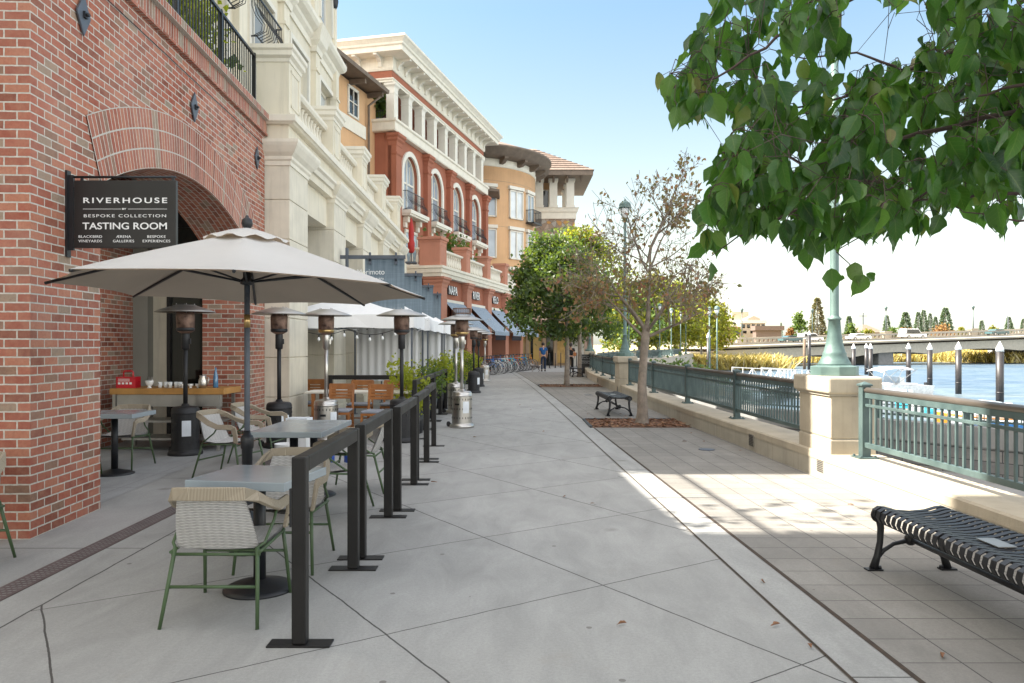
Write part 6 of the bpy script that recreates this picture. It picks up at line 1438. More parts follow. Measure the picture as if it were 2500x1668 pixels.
def bushy(name, label, loc, h, rx, ry, zb, zt, n, s, m, seed, tr=.1, clumps=70, group=None, cat='tree', mats=None, bark='bark_grey', cr=.42, off=0.):
    rng = random.Random(seed); t = thing(name, label, cat, loc, 0, group)
    b = MB(); nodes = []; b.tube([(0, 0, -.02), (0, 0, .15), (.02, 0, zb*.6), (0, .03, zb+.2*(zt-zb)), (0, 0, zb+.75*(zt-zb))], [tr*1.35, tr, tr*.86, tr*.7, tr*.2], 12)
    C = []
    for i in range(clumps):
        while True:
            v = Vector((rng.uniform(-1, 1), rng.uniform(-1, 1), rng.uniform(-1, 1)))
            if v.length < 1 and v.length > .35: break
        zz = (v.z+1)/2; w = (1.12 - .80*max(0, zz-.25)/.75)*(1+.18*math.sin(v.x*7+seed)); c = Vector((v.x*rx*w+off*zz, v.y*ry*w, zb+zz*(zt-zb))); C.append(c)
        if i % 2 == 0: b.tube([(0, 0, zb+.15*(zt-zb)+zz*.3*(zt-zb)), (c.x*.5, c.y*.5, zb+.2*(zt-zb)*.8+c.z*.0+(c.z-zb)*.45), tuple(c)], [tr*.32, tr*.16, .006], 5)
    b.build('trunk', bark, t)
    ms = mats or [m]; b = MB(); cm = [rng.randrange(len(ms)) for _ in C]
    for k in range(n):
        i = rng.randrange(len(C)); c = C[i]; b.mi = cm[i] if rng.random() < .85 else 0
        v = Vector((rng.gauss(0, 1), rng.gauss(0, 1), rng.gauss(0, .75))); p = c+v*cr*.55; L = s*rng.uniform(.6, 1.3)
        leaf4(b, p, Vector((rng.gauss(0, .6), rng.gauss(0, .6), rng.uniform(-1.1, .3))).normalized(), L, L*.30, rng)
    b.build('crown', ms, t, recalc=False); return t
bushy('street_tree', 'dense dark green tree in the narrow far mulch bed', (2.07, 28.9, 0), 5.6, 2.3, 1.8, 1.7, 5.95, 9800, .185, 'leaf_green', 5, .105, 120, None, 'tree', ['leaf_green', 'leaf_green', 'leaf_green', 'leaf_shrub'], 'bark', .40, -.5)
bushy('street_tree', 'yellow-green sunlit tree just behind the dense dark green one', (3.3, 37.4, 0), 7.3, 2.7, 2.0, 2.3, 7.6, 8000, .20, 'leaf_lime', 9, .11, 90, None, 'tree', ['leaf_lime', 'leaf_yellow', 'leaf_shrub'], 'bark', .5)
bushy('street_tree', 'dark green tree beyond the far bench', (5.6, 56, 0), 6, 2.4, 2.2, 1.6, 6.0, 4500, .24, 'leaf_green', 12, .12, 60, None, 'tree', None, 'bark', .5)
# yellow trees at the bridge approach
for i, (px, Y, zt, rx, m_) in enumerate(((1560, 96, 10.5, 4.2, 'leaf_green'), (1605, 104, 11.5, 4.5, 'leaf_yellow'), (1660, 110, 11, 4.2, 'leaf_yellow'), (1712, 118, 9.5, 4.0, 'leaf_yellow'), (1520, 90, 8.5, 3.8, 'leaf_shrub'), (1745, 126, 8.5, 3.2, 'leaf_yellow'))):
    bushy('bank_tree', ['dark green tree beside the yellow trees at the far bend', 'tall yellow-green tree beyond the curving railing', 'broad yellow tree at the centre of the far group', 'yellow tree above the bridge end', 'green tree behind the second lamp post', 'small yellow tree right of the far group'][i], ((px-CX)/FL*Y, Y, -.2), zt, rx, rx, 1.6, zt, 3600, .62, m_, 30+i, .2, 60, 'trees at the far bend of the promenade', 'tree', [m_, 'leaf_lime'] if m_ == 'leaf_yellow' else [m_, 'leaf_yellow'], 'bark_grey', 1.1)
def conifer(label, px, py, Y, wpx, m, seed, name='conifer'):
    rng = random.Random(seed); zt = CH+(HY-py)/FL*Y; w = wpx*.62/FL*Y; z0 = .8
    t = thing(name, label, 'tree', ((px-CX)/FL*Y, Y, z0), 0, 'conifers beyond the bridge'); H = zt-z0
    b = MB(); b.tube([(0, 0, -1), (0, 0, H*.95)], [w*.12, .05], 7); b.build('trunk', 'bark_grey', t)
    b = MB(); n = 2200
    for k in range(n):
        f = rng.random()**1.35; z = H*(.06+.94*f); rr = w*(1-f)**.75*(1.0-.18*((f*9) % 1))*math.sqrt(rng.uniform(.15, 1))+.05
        a = rng.uniform(0, 2*PI); p = Vector((rr*math.cos(a), rr*math.sin(a), z)); s = w*rng.uniform(.14, .30)
        leaf4(b, p, Vector((math.cos(a), math.sin(a), rng.uniform(-.7, .25))).normalized(), s, s*.34, rng)
    b.build('crown', m, t, recalc=False)
for i, a in enumerate((
    ('tall brown-green conifer left of the near lamp post', 1995, 727, 225, 42, 'needle_brown'), ('dark conifer just right of the near lamp post', 2073, 772, 240, 26, 'needle_blue'),
    ('slim dark conifer behind the bridge lamp', 2165, 770, 250, 24, 'needle_blue'), ('pointed green conifer left of the conifer cluster', 2211, 762, 255, 36, 'needle_blue'),
    ('left conifer of the dense cluster', 2242, 762, 258, 26, 'needle_blue'), ('tallest middle conifer of the dense cluster', 2255, 757, 262, 26, 'needle_blue'), ('narrow conifer right in the dense cluster', 2271, 765, 258, 20, 'needle_blue'), ('shortest conifer of the dense cluster', 2284, 773, 256, 20, 'needle_blue'),
    ('broad tall conifer with rust coloured bushes at its foot', 2308, 752, 255, 38, 'needle_blue'), ('small lone conifer above the bridge rail', 2397, 783, 265, 20, 'needle_blue'), ('dark conifer beside the thin mast', 2463, 774, 260, 26, 'needle_blue'), ('conifer cut by the right edge of the view', 2499, 778, 260, 22, 'needle_blue'), ('tiny conifer above the brown low building', 1907, 788, 280, 10, 'needle_blue'))): conifer(*a, 50+i)
for i, (px, py, Y, w, m_, l) in enumerate(((1952, 765, 215, 42, 'leaf_shrub', 'round green tree left of the tall brown conifer'), (2078, 790, 225, 34, 'leaf_shrub', 'green bush below the dark conifer by the lamp'), (2120, 799, 222, 26, 'leaf_yellow', 'yellow bush before the church roof'), (2212, 796, 235, 30, 'leaf_rust', 'orange bush right of the white van'), (2295, 793, 238, 60, 'leaf_rust', 'wide rust coloured bush under the broad conifer'), (2345, 797, 240, 26, 'leaf_yellow', 'pale yellow bush at the bridge middle'), (2425, 797, 245, 30, 'leaf_yellow', 'pale green bush beyond the right end of the bridge'), (1930, 800, 215, 22, 'leaf_rust', 'small red-orange bush left of the round green tree'), (2028, 796, 220, 24, 'leaf_green', 'dark bush hidden behind the near lamp post'), (2180, 800, 240, 30, 'leaf_shrub', 'low green bush behind the white van'))):
    zt = CH+(HY-py)/FL*Y; r_ = w/2/FL*Y; bushy('far_bush', l, ((px-CX)/FL*Y, Y, .8), zt, r_, r_, .6, zt-.8, 1100, .8, m_, 80+i, .15, 26, 'bushes and round trees beyond the bridge', 'bush', None, 'bark_grey', r_*.32)
t = thing('palm_tree', 'small palm tree left of the church roof', 'palm', ((2104-CX)/FL*225, 225, .8)); b = MB(); b.tube([(0, 0, 0), (0, 0, 4.2)], [.25, .2], 8); b.build('trunk', 'bark_grey', t)
b = MB()
for k in range(40):
    a = k*2.4; e = R.uniform(-.2, .9); d = Vector((math.cos(a)*math.cos(e), math.sin(a)*math.cos(e), math.sin(e))); p = Vector((0, 0, 4.2)); s = Vector((-math.sin(a), math.cos(a), 0))*.16
    b.add([p, p+d*1.3+s, p+d*2.4-Vector((0, 0, .8)), p+d*1.3-s], [(0, 1, 2, 3)])
b.build('frond', 'leaf_shrub', t, recalc=False)
# ------------------------------------------------------------------ foreground tree: leafy boughs hanging into the upper right
rng = random.Random(99); F0 = Vector((3.35, 1.35, 0))
ft = thing('pear_tree', 'large green leafy boughs hanging across the upper right of the view', 'tree', F0)
mat('twig', (.085, .055, .05), .8, 0, .3, 20, 0, .3, 80)
bt = MB(); bt.tube([(0, 0, -.02), (0, 0, .2), (.02, 0, 1.2), (-.05, .05, 2.2), (-.1, .15, 3.2), (-.1, .2, 4.2)], [.15, .12, .105, .095, .07, .045], 14)
POLY = [(1722,-60),(1738,20),(1690,90),(1660,150),(1612,165),(1610,255),(1645,320),(1705,335),(1772,305),(1790,345),(1728,395),(1712,480),(1690,570),(1725,635),(1790,655),(1850,600),(1905,600),(1960,645),(2040,640),(2110,600),(2180,620),(2260,590),(2330,530),(2380,560),(2450,590),(2520,530),(2620,400),(2620,-120),(2300,-120),(2292,10),(2262,75),(2215,135),(2150,150),(2090,120),(2064,60),(2085,-60)]
TOPP = [(2100,-60),(2300,-60),(2290,32),(2240,12),(2170,42),(2125,10)]
def inside(p, P):
    x, y = p; c = False; j = len(P)-1
    for i in range(len(P)):
        if (P[i][1] > y) != (P[j][1] > y) and x < (P[j][0]-P[i][0])*(y-P[i][1])/(P[j][1]-P[i][1])+P[i][0]: c = not c
        j = i
    return c
def px_of(p): return (CX+p.x/p.y*FL, HY-(p.z-CH)/p.y*FL)
def leaf_near(b, base, d, L, w, rng):
    """ovate leaf with drawn-out tip, folded along the midrib, wavy toothed margin"""
    d = d.normalized(); q = d.cross(Vector((rng.gauss(0, 1), rng.gauss(0, 1)-.8, rng.gauss(0, .4)))).normalized(); nn = q.cross(d)
    cols = [(0, 0), (.08, .48), (.22, .86), (.38, 1.0), (.54, .90), (.70, .62), (.83, .30), (.92, .10)]
    curl = rng.uniform(-.15, .45); fold = rng.uniform(.12, .75); tw = rng.uniform(-.25, .25); ph = rng.uniform(0, 6)
    mid, lf, rt = [], [], []
    for i, (t, s) in enumerate(cols):
        c = base+d*L*t-nn*curl*L*t*t; qq = q+nn*tw*t
        ww = w*s*(1+.09*math.sin(i*2.6+ph)); wv = .11*w*math.sin(i*1.9+ph)
        mid.append(c); lf.append(c+qq*ww+nn*(fold*ww+wv)); rt.append(c-qq*ww+nn*(fold*ww-wv))
    tip = base+d*L*1.05-nn*curl*L*1.15; n = len(cols); vs = mid+lf+rt+[tip]; fs = []; uvs = []; T_ = [c_[0] for c_ in cols]
    for i in range(n-1):
        fs += [(i, i+1, n+i+1, n+i), (i, 2*n+i, 2*n+i+1, i+1)]; a_, c_ = T_[i], T_[i+1]; uvs += [[(0., a_), (0., c_), (1., c_), (1., a_)], [(0., a_), (1., a_), (1., c_), (0., c_)]]
    fs += [(n-1, 3*n, 2*n-1), (n-1, 3*n-1, 3*n)]; uvs += [[(0., .92), (0., 1.), (1., .92)], [(0., .92), (1., .92), (0., 1.)]]
    b.add(vs, fs, True, uvs)
bl = MB()
def petiole(a, c, r=.0013): bt.tube([a, a.lerp(c, .5)+Vector((0, 0, .006)), c], r, 4, False)
BR_ = [  # main boughs: image points with the depth of each end
 ([(2560,85),(2497,94),(2337,120),(2261,147),(2171,183),(2091,228),(1979,259),(1886,268)], 2.5, 2.75, .011),
 ([(2189,158),(2091,129),(1970,145),(1880,120)], 2.65, 2.9, .005), ([(2400,-80),(2160,-40),(1979,40),(1868,112),(1747,192),(1672,192)], 2.2, 2.35, .008),
 ([(2640,250),(2400,290),(2240,330),(2113,362),(1979,415),(1810,440),(1735,470)], 2.3, 2.6, .009), ([(2640,330),(2497,344),(2400,400),(2250,450),(2120,520)], 2.0, 2.4, .009),
 ([(2640,470),(2480,470),(2360,478),(2200,500),(2050,560)], 2.4, 2.5, .007), ([(2113,362),(2000,480),(1900,540),(1800,580),(1737,625)], 2.5, 2.7, .006),
 ([(1979,415),(1850,330),(1790,380),(1760,372)], 2.6, 2.7, .005), ([(2300,440),(2180,540),(2042,612)], 2.6, 2.7, .005), ([(2042,612),(2087,661),(2109,672)], 2.7, 2.72, .0022), ([(2640,-40),(2480,-20),(2380,30)], 2.1, 2.4, .008), ([(2600,180),(2450,220),(2330,250)], 1.9, 2.1, .006), ([(2300,-90),(2240,-30),(2180,0)], 2.3, 2.4, .004), ([(2640,560),(2520,540),(2430,540),(2330,500)], 2.2, 2.3, .005)]
twigs = []
for P, d0, d1, r in BR_:
    pts = []
    for i, (x, y) in enumerate(P):
        Y = d0+(d1-d0)*i/(len(P)-1); pts.append(at(x, y, Y)-F0)
    fine = []
    for a, c in zip(pts[:-1], pts[1:]):
        for k in range(3): fine.append(a.lerp(c, k/3)+Vector((rng.gauss(0, .004), rng.gauss(0, .004), rng.gauss(0, .004))))
    fine.append(pts[-1]); bt.tube(fine, [max(.0016, r*(1-.8*i/len(fine))) for i in range(len(fine))], 7)
    twigs += [(p, max(.0014, r*.3)) for p in fine]
for p0 in ((.0, .05, 2.3), (-.03, .1, 2.6), (-.05, .12, 2.9)):
    for tgt in rng.sample([at(2560, 85, 2.5)-F0, at(2640, 250, 2.3)-F0, at(2640, 470, 2.4)-F0, at(2400, -80, 2.2)-F0], 2): bt.tube([p0, (Vector(p0)+tgt)*.5+Vector((0, 0, .12)), tgt], [.03, .02, .011], 8)
cnt = 0
import bisect
while cnt < 1850:
    px0 = (rng.uniform(1600, 2620), rng.uniform(-110, 640)); Y = rng.uniform(1.95, 3.1)
    q = at(px0[0], px0[1], Y)-F0
    if not ((inside(px0, POLY) and inside((px0[0], px0[1]+58), POLY)) or inside(px0, TOPP)): continue
    if noise.noise(q*4.2+Vector((3.1, 7.7, 1.3))) < -.16: continue
    p, r = min(rng.sample(twigs, min(len(twigs), 160)), key=lambda t_: (t_[0]-q).length_squared)
    if (q-p).length > .34: continue
    if (q-p).length > .05: m_ = p.lerp(q, .5)+Vector((rng.gauss(0, .015), rng.gauss(0, .015), .03)); bt.tube([p, m_, q], [min(r*.6, .0016), .0013, .0010], 4, False); twigs.append((m_, .0016))
    for k in range(rng.randint(2, 5)):
        L = rng.uniform(.070, .105)*(1.0 if rng.random() < .85 else .7); d = Vector((rng.gauss(0, .36), rng.gauss(0, .36), -1)); pl = rng.uniform(.015, .05)
        st = q+Vector((rng.gauss(0, .6), rng.gauss(0, .6), rng.uniform(-.6, .3))).normalized()*pl
        wl = st+F0+d.normalized()*L*.9; pp = px_of(wl)
        if not (inside(pp, POLY) or inside(pp, TOPP)): continue
        petiole(q, st); leaf_near(bl, st, d, L, L*rng.uniform(.22, .33), rng); cnt += 1
lim = []
for tgt in (at(2560, 85, 2.5)-F0, at(2640, 250, 2.3)-F0, at(2640, 470, 2.4)-F0, at(2400, -80, 2.2)-F0, at(2600, 180, 1.9)-F0, at(2640, -40, 2.1)-F0):
    for p0 in (Vector((-.05, .12, 2.6)), Vector((-.08, .15, 3.2))):
        for k in range(2, 11): f_ = k/10; lim.append(p0.lerp(tgt, f_)+Vector((0, 0, .12*math.sin(PI*f_))))
for k in range(420):
    c_ = lim[rng.randrange(len(lim))]; st = c_+Vector((rng.gauss(0, .16), rng.gauss(0, .20), rng.gauss(.02, .16))); wl = st+F0
    if wl.y < .5 or px_of(wl)[0] < 2520 or px_of(wl+Vector((0, 0, -.1)))[0] < 2520: continue
    for j in range(3):
        L = rng.uniform(.07, .105); s2_ = st+Vector((rng.gauss(0, .03), rng.gauss(0, .03), rng.gauss(0, .03))); leaf_near(bl, s2_, Vector((rng.gauss(0, .36), rng.gauss(0, .36), -1)), L, L*rng.uniform(.22, .33), rng)
    bt.tube([c_, st], [.002, .0012], 4, False)
for (x, y, L, dx, dz) in ((2112, 672, .085, -.45, -.8), (2087, 640, .085, .15, -.9), (2030, 655, .085, .1, -1), (2115, 668, .05, .7, -.5), (2058, 672, .025, -.3, -.8), (1735, 640, .075, -.1, -1), (1720, 595, .08, -.5, -.5), (1975, 600, .09, .0, -1), (1640, 180, .10, -.25, -1), (1672, 215, .10, .25, -1), (1742, 12, .06, .1, -1), (1815, 540, .08, .1, -1)):
    p = at(x, y, 2.68)-F0; leaf_near(bl, p, Vector((dx, .1, dz)), L, L*.36, rng)
bt.build('trunk', 'twig', ft); bl.build('crown', 'leaf_near', ft, recalc=False)
t = thing('tree_pit', 'mulch bed around the large leafy tree at the right, just outside the view', 'tree pit', (F0.x, F0.y, 0)); b = MB(); b.box(-.8, .3, -.8, .8, 0, .009); b.build('mulch_bed', 'mulch', t)
# fallen leaves on the paving
lf0 = None
LP = [(1530, 1527, 0), (1905, 1529, 1), (2300, 1613, 1), (2085, 1236, 1), (1430, 997, 1), (1437, 1012, 1), (1488, 1002, 1), (1512, 1012, 1), (1690, 1059, 0), (1720, 1080, 0), (1530, 1018, 1), (1810, 1102, 1), (1236, 980, 0), (1271, 990, 1), (1298, 1001, 1), (1330, 1055, 1), (1375, 993, 0), (1297, 1030, 1), (1155, 1069, 0), (1373, 1217, 0), (1441, 1232, 0), (1052, 1180, 0), (1864, 1421, 0), (1980, 1588, 1), (1880, 1110, 1), (1665, 1080, 1)]
for i, (px, py, k) in enumerate(LP):
    if lf0 is None:
        lf0 = [None, None]
    if lf0[k] is None:
        b = MB(); leaf_near(b, Vector((0, 0, .004)), Vector((1, 0, .06)), .062, .021, random.Random(k+5)); 
        for v in b.v: v.z = abs(v.z)*.5+.006
        o = b.build('fallen_leaf', 'leaf_litter', None, recalc=False); lf0[k] = o
    else: o = lf0[k].copy(); COL.objects.link(o)
    o.location = (*gr(px, py).xy, .006); o.rotation_euler = (0, 0, R.uniform(0, 6.28)); s = R.uniform(.7, 1.3); o.scale = (s, s, s)
    tag(o, 'small dry brown leaf fallen on the grey paving', 'leaf', 'dry leaves scattered on the paving')
# ------------------------------------------------------------------ bridge, cars, far buildings
BG0, BG1 = Vector((30.0, 143, 0)), Vector((128, 172, 0))
bd = BG1-BG0; bl_ = math.hypot(bd.x, bd.y); bz = math.atan2(-bd.x, bd.y)
br_ = thing('road_bridge', 'long concrete road bridge with arched balustrade across the river', 'bridge', BG0, bz)
def s_at(px):
    k = (px-CX)/FL; return (k*BG0.y-BG0.x)/(bd.x-k*bd.y)*bl_
def yb(s): return BG0.y+bd.y*s/bl_
def zrail(s):
    px = CX+(BG0.x+bd.x*s/bl_)/yb(s)*FL
    py = 830+(px-1651)*(803-830)/(2500-1651); return CH+(HY-py)/FL*yb(s)
SS = [s_at(p) for p in (1651, 1810, 1982, 2166, 2377, 2600, 2750)]
for i, s in enumerate(SS):
    z = zrail(s); b = MB(); b.box(-.85, .35, s-.85, s+.85, z-2.6, z+.2); b.box(-.95, .42, s-1.0, s+1.0, z+.2, z+.42); b.box(-1.0, .3, s-.5, s+.5, z-2.3, z); b.build('pylon', 'concrete_bridge', br_)
for i, (a, c) in enumerate(zip(SS[:-1], SS[1:])):
    za, zc = zrail(a), zrail(c); n = int((c-a)/1.0); rail, deck, gd = MB(), MB(), MB()
    for k in range(n):
        s = a+(c-a)*(k+.5)/n; z = za+(zc-za)*(k+.5)/n; rail.box(-.12, .12, s-.22, s+.22, z-.95, z-.2); rail.box(-.11, .11, s+.22, s+.36, z-.40, z-.2); rail.box(-.11, .11, s-.36, s-.22, z-.40, z-.2)
    rail.bar((0, a, za-.1), (0, c, zc-.1), .42, .24); rail.bar((0, a, za-1.02), (0, c, zc-1.02), .36, .2); rail.build('balustrade', 'concrete_bridge', br_)
    deck.bar((-.05, a, za-1.55), (-.05, c, zc-1.55), .6, .95); deck.bar((6, a, za-1.5), (6, c, zc-1.5), 12, .3); deck.bar((12, a, za-.15), (12, c, zc-.15), .3, .2); deck.bar((12, a, za-1.05), (12, c, zc-1.05), .3, .25); deck.build('deck', 'concrete_bridge', br_)
    for k in range(8):
        t0, t1 = k/8, (k+1)/8; dep = lambda t: 1.5+.7*abs(2*t-1)**2
        s0, s1 = a+(c-a)*t0, a+(c-a)*t1; z0, z1 = za+(zc-za)*t0-2.0, za+(zc-za)*t1-2.0
        gd.add([(x, s, z) for x in (.4, 11) for s, z in ((s0, z0), (s1, z1), (s1, z1-dep(t1)), (s0, z0-dep(t0)))], [(0, 1, 2, 3), (4, 7, 6, 5), (3, 2, 6, 7)])
    gd.build('girder', 'concrete_wall', br_, recalc=False)
for px in (2072, 2436, 2560):
    s = s_at(px); z = zrail(s)-3; b = MB(); b.T = Matrix.Translation((5, s, 0)); b.box(-5, 5, -1.7, 1.7, -3, z); b.lathe([(1.9, -3), (1.9, z-1)], (-5, 0, 0), 16); b.build('bridge_pier', 'concrete_dark', br_)
s = s_at(1651); b = MB(); b.box(.2, 11, s-6, s+3.0, -3, zrail(s)-2.2); b.build('abutment', 'concrete_bridge', br_)
for i, (px, hgt) in enumerate(((2164, 5.2), (2377, 5.0), (1984, 5.0), (1812, 5.4))):
    s = s_at(px); z = zrail(s); y_ = .0
    b_ = thing('bridge_lamp', ['bridge lamp post beside the slim conifer', 'bridge lamp post on the right hand pylon', 'bridge lamp post left of the near lamp', 'bridge lamp post before the pale pediment building'][i], 'street lamp', BG0+Matrix.Rotation(bz, 3, 'Z') @ Vector((-.1, s, z+.28)), 0, 'lamp posts on the road bridge')
    b = MB(); b.tube([(0, 0, 0), (0, 0, hgt-1.0)], [.12, .07], 8); b.lathe([(.08, hgt-1.0), (.32, hgt-.3), (.34, hgt-.2), (.1, hgt), (.02, hgt+.1)], n=10); b.build('pole', 'verdigris', b_)
def car(label, px, m, L=4.9, h=1.75, dirn=1, wagon=True):
    s = s_at(px); t = thing('car', label, 'car', BG0+Matrix.Rotation(bz, 3, 'Z') @ Vector((3.2, s, zrail(s)-1.22)), bz, 'cars crossing the road bridge'); k = dirn
    prof = [(-L/2, .35), (-L/2, .95), (-L/2+.12, 1.0), (-L/2+.35, h), (L*.12, h+.02), (L*.27, 1.05), (L/2-.1, .92), (L/2, .7), (L/2, .35)]
    if not wagon: prof[2:4] = [(-L/2+.7, 1.0), (-L/2+1.3, h-.25)]; prof = [(a, min(q, h-.25)) for a, q in prof]
    b = MB(); b.prism([(k*y, z) for y, z in prof], -.9, .9, 'x'); b.build('body', m, t, .08)
    b = MB(); hh = h-.12 if wagon else h-.36; b.prism([(k*y, z) for y, z in ((-L/2+.5 if wagon else -L/2+1.1, 1.06), (-L/2+.6 if wagon else -L/2+1.4, hh), (L*.11, hh), (L*.23, 1.08))], -.915, .915, 'x'); b.build('window', 'glass_dark', t)
    for y in (-L*.31, L*.31):
        for x in (-.8, .8): b = MB(); b.T = Matrix.Translation((x, y, .35)) @ Matrix.Rotation(PI/2, 4, 'Y'); b.lathe([(.35, -.12), (.35, .12)], n=14); b.mi = 1; b.lathe([(.2, -.125), (.2, .125)], n=10); b.build('wheel', ['tyre', 'steel_dull'], t)
car('white van crossing the bridge right of the near lamp', 2198, 'car_white', 5.6, 1.95); car('silver car on the bridge left of the near lamp', 1952, 'car_silver', 4.9, 1.7)
car('dark teal car on the right part of the bridge', 2402, 'car_dark', 4.8, 1.6, 1, False); car('pale car half hidden behind the near lamp post', 2068, 'car_white', 4.8, 1.6, 1, False); car('grey car on the left part of the bridge', 1905, 'car_dark', 4.6, 1.6, 1, False)
def fb(name, label, px0, px1, pyt, Y, m, cat='building', d=3, z0=-.5):
    x0, x1 = (px0-CX)/FL*Y, (px1-CX)/FL*Y; t = thing(name, label, cat, (x0, Y, z0)); zt = CH+(HY-pyt)/FL*Y-z0
    b = MB(); b.box(0, x1-x0, 0, d, 0, zt); b.build('wall', m, t); return t, x1-x0, zt
Yb = 215; u = Yb/FL
t, w, zt = fb('pediment_building', 'pale building with pediment and square roof block across the bridge', 1808, 1868, 785, Yb, 'far_tan')
b = MB(); b.prism([(w*.25, zt), (w*.78, zt), (w*.78, zt+7*u), (w*.51, zt+14*u), (w*.25, zt+7*u)], -.4, 4, 'y'); b.build('pediment', 'far_tan', t)
b = MB(); b.box(-.3, w+.3, -.5, 3.3, zt-.5, zt+.25); b.build('cornice', 'far_white', t)
for k in range(5): b = MB(); x = w*(.06+.2*k); b.box(x, x+w*.12, -.08, 0, zt-16*u, zt-7*u); b.build('window', 'glass_dark', t)
for k in range(3): b = MB(); x = w*(.1+.3*k); b.box(x, x+w*.14, -.08, 0, zt-29*u, zt-23*u); b.build('window', 'glass_dark', t)
t, w, zt = fb('roof_block', 'white terraced building with a tall tan block behind the pediment', 1752, 1812, 782, Yb+14, 'far_white')
b = MB(); b.box(w*.62, w*1.3, 1, 3, zt, zt+22*u); b.build('upper_block', 'far_tan', t); b = MB(); b.box(0, w*.7, 1, 3, zt, zt+8*u); b.build('upper_storey', 'far_tan', t); b = MB(); b.box(0, w, -.05, 0, zt-10*u, zt-6*u); b.build('window', 'glass_dark', t)
t, w, zt = fb('brick_building', 'low brick building with two dark awnings left of the pediment', 1752, 1808, 797, Yb-4, 'building_brick', 'building', 3)
for k in range(2): b = MB(); x = w*(.18+.5*k); b.prism([(-1.0, zt-18*u), (0, zt-11*u), (0, zt-18*u)], x, x+w*.25, 'x'); b.box(x, x+w*.25, -.1, 0, zt-27*u, zt-18*u); b.build('awning', 'iron_black', t)
t, w, zt = fb('low_brown_building', 'low brown flat roofed building right of the pediment', 1846, 1908, 796, Yb-8, 'building_brown', 'building', 3)
b = MB(); b.box(-.5, w+.5, -.8, 3, zt-1.2, zt); b.build('roof', 'building_brown', t)
t, w, zt = fb('church', 'dark pyramid church roof topped with a thin cross', 2108, 2148, 812, 228, 'building_brown', 'church', 10)
b = MB(); uu = 228/FL; b.add([(0-1, -1, zt), (w+1, -1, zt), (w+1, 11, zt), (-1, 11, zt), (w*.35, 4, zt+20*uu), (w*.55, 4, zt+20*uu), (w*.55, 6, zt+20*uu), (w*.35, 6, zt+20*uu)], [(0,1,5,4), (1,2,6,5), (2,3,7,6), (3,0,4,7), (4,5,6,7)]); b.build('roof', 'eave_brown', t)
b = MB(); c = w*.45; b.box(c-.12, c+.12, 4.9, 5.1, zt+20*uu, zt+50*uu); b.box(c-1.2, c+1.2, 4.9, 5.1, zt+41*uu, zt+42.6*uu); b.build('cross', 'iron_grey', t)
t = thing('mast', 'thin tall mast beside the far right conifer', 'mast', ((2461-CX)/FL*250, 250, 0)); b = MB(); b.tube([(0, 0, 0), (0, 0, CH+(HY-761)/FL*250)], .1, 6); b.build('pole', 'iron_grey', t)
# ------------------------------------------------------------------ pilings, dock, boats
PL = [(2441, 833, 17.5, 'pile_black'), (2340, 834, 14, 'pile_black'), (2270, 837, 12.2, 'pile_black'), (2218, 837, 11, 'pile_black'), (2125.5, 838, 9.6, 'pile_black'), (2115, 838, 8.5, 'pile_black'), (2084, 839, 9, 'pile_black'), (2056, 840, 8, 'pile_black'), (1975.5, 807, 8, 'pile_black'), (1964, 818, 7, 'pile_brown'), (1853, 843, 6, 'pile_black'), (1730, 811, 10, 'pile_black'), (1723, 816, 6, 'pile_brown')]
PN = ['tall black piling with white cone top, rightmost and largest', 'black piling with white cone top, second from the right', 'black piling with white cone top, third from the right', 'black piling with white cone top behind the boat canopy', 'black piling of the close pair right of the lamp, right one', 'black piling of the close pair right of the lamp, left one', 'black piling just right of the lamp base', 'black piling partly hidden by the lamp base', 'tall black piling left of the lamp base', 'brown weathered piling beside the tall black one left of the lamp', 'lone thin black piling before the reeds', 'tall black piling before the bridge end', 'brown wooden piling beside the tall one at the bridge end']
for (px, py, w, m_), l in zip(PL, PN):
    Y = .44*FL/w; z = CH+(HY-py)/FL*Y; t = thing('piling', l, 'piling', ((px-CX)/FL*Y, Y, -2.6), 0, 'mooring pilings in the river'); H = z+2.6
    b = MB(); b.lathe([(.22, 0), (.22, H-.62)], n=18); b.lathe([(.228, H-3.2), (.228, H-3.12)], n=18); b.build('post', m_, t)
    if m_ == 'pile_black': b = MB(); b.lathe([(.226, H-.64), (.226, H-.46), (.01, H)], n=18); b.build('cap', 'white_paint', t)
def dock(label, pts, w): 
    t = thing('floating_dock', label, 'dock', (0, 0, 0)); b = MB(); b.sweep([(0, -2.35), (w, -2.35), (w, -1.85), (0, -1.85)], pts); b.build('deck', 'concrete_dark', t); b = MB(); b.sweep([(-.05, -2.0), (0, -2.0), (0, -1.88), (-.05, -1.88)], pts); b.build('fender', 'canvas_red' if False else 'pile_brown', t)
dock('pale floating dock behind the near railing', [(30, 27), (23, 33), (20, 44), (20, 62)], 2.2)
def hull(b, L, B, h, n=9):
    vs = []
    for i in range(n):
        f = i/(n-1); y = -L/2+L*f; wv = B/2*(1-max(0, (f-.45)/.55)**2.2); vs += [(-wv*.75, y, .0+.25*max(0, f-.6)), (wv*.75, y, .25*max(0, f-.6)), (wv, y, h+.25*f*f), (-wv, y, h+.25*f*f)]
    b.add(vs, [(i*4+k, i*4+(k+1) % 4, i*4+4+(k+1) % 4, i*4+4+k) for i in range(n-1) for k in range(4)]+[(0, 1, 2, 3)])
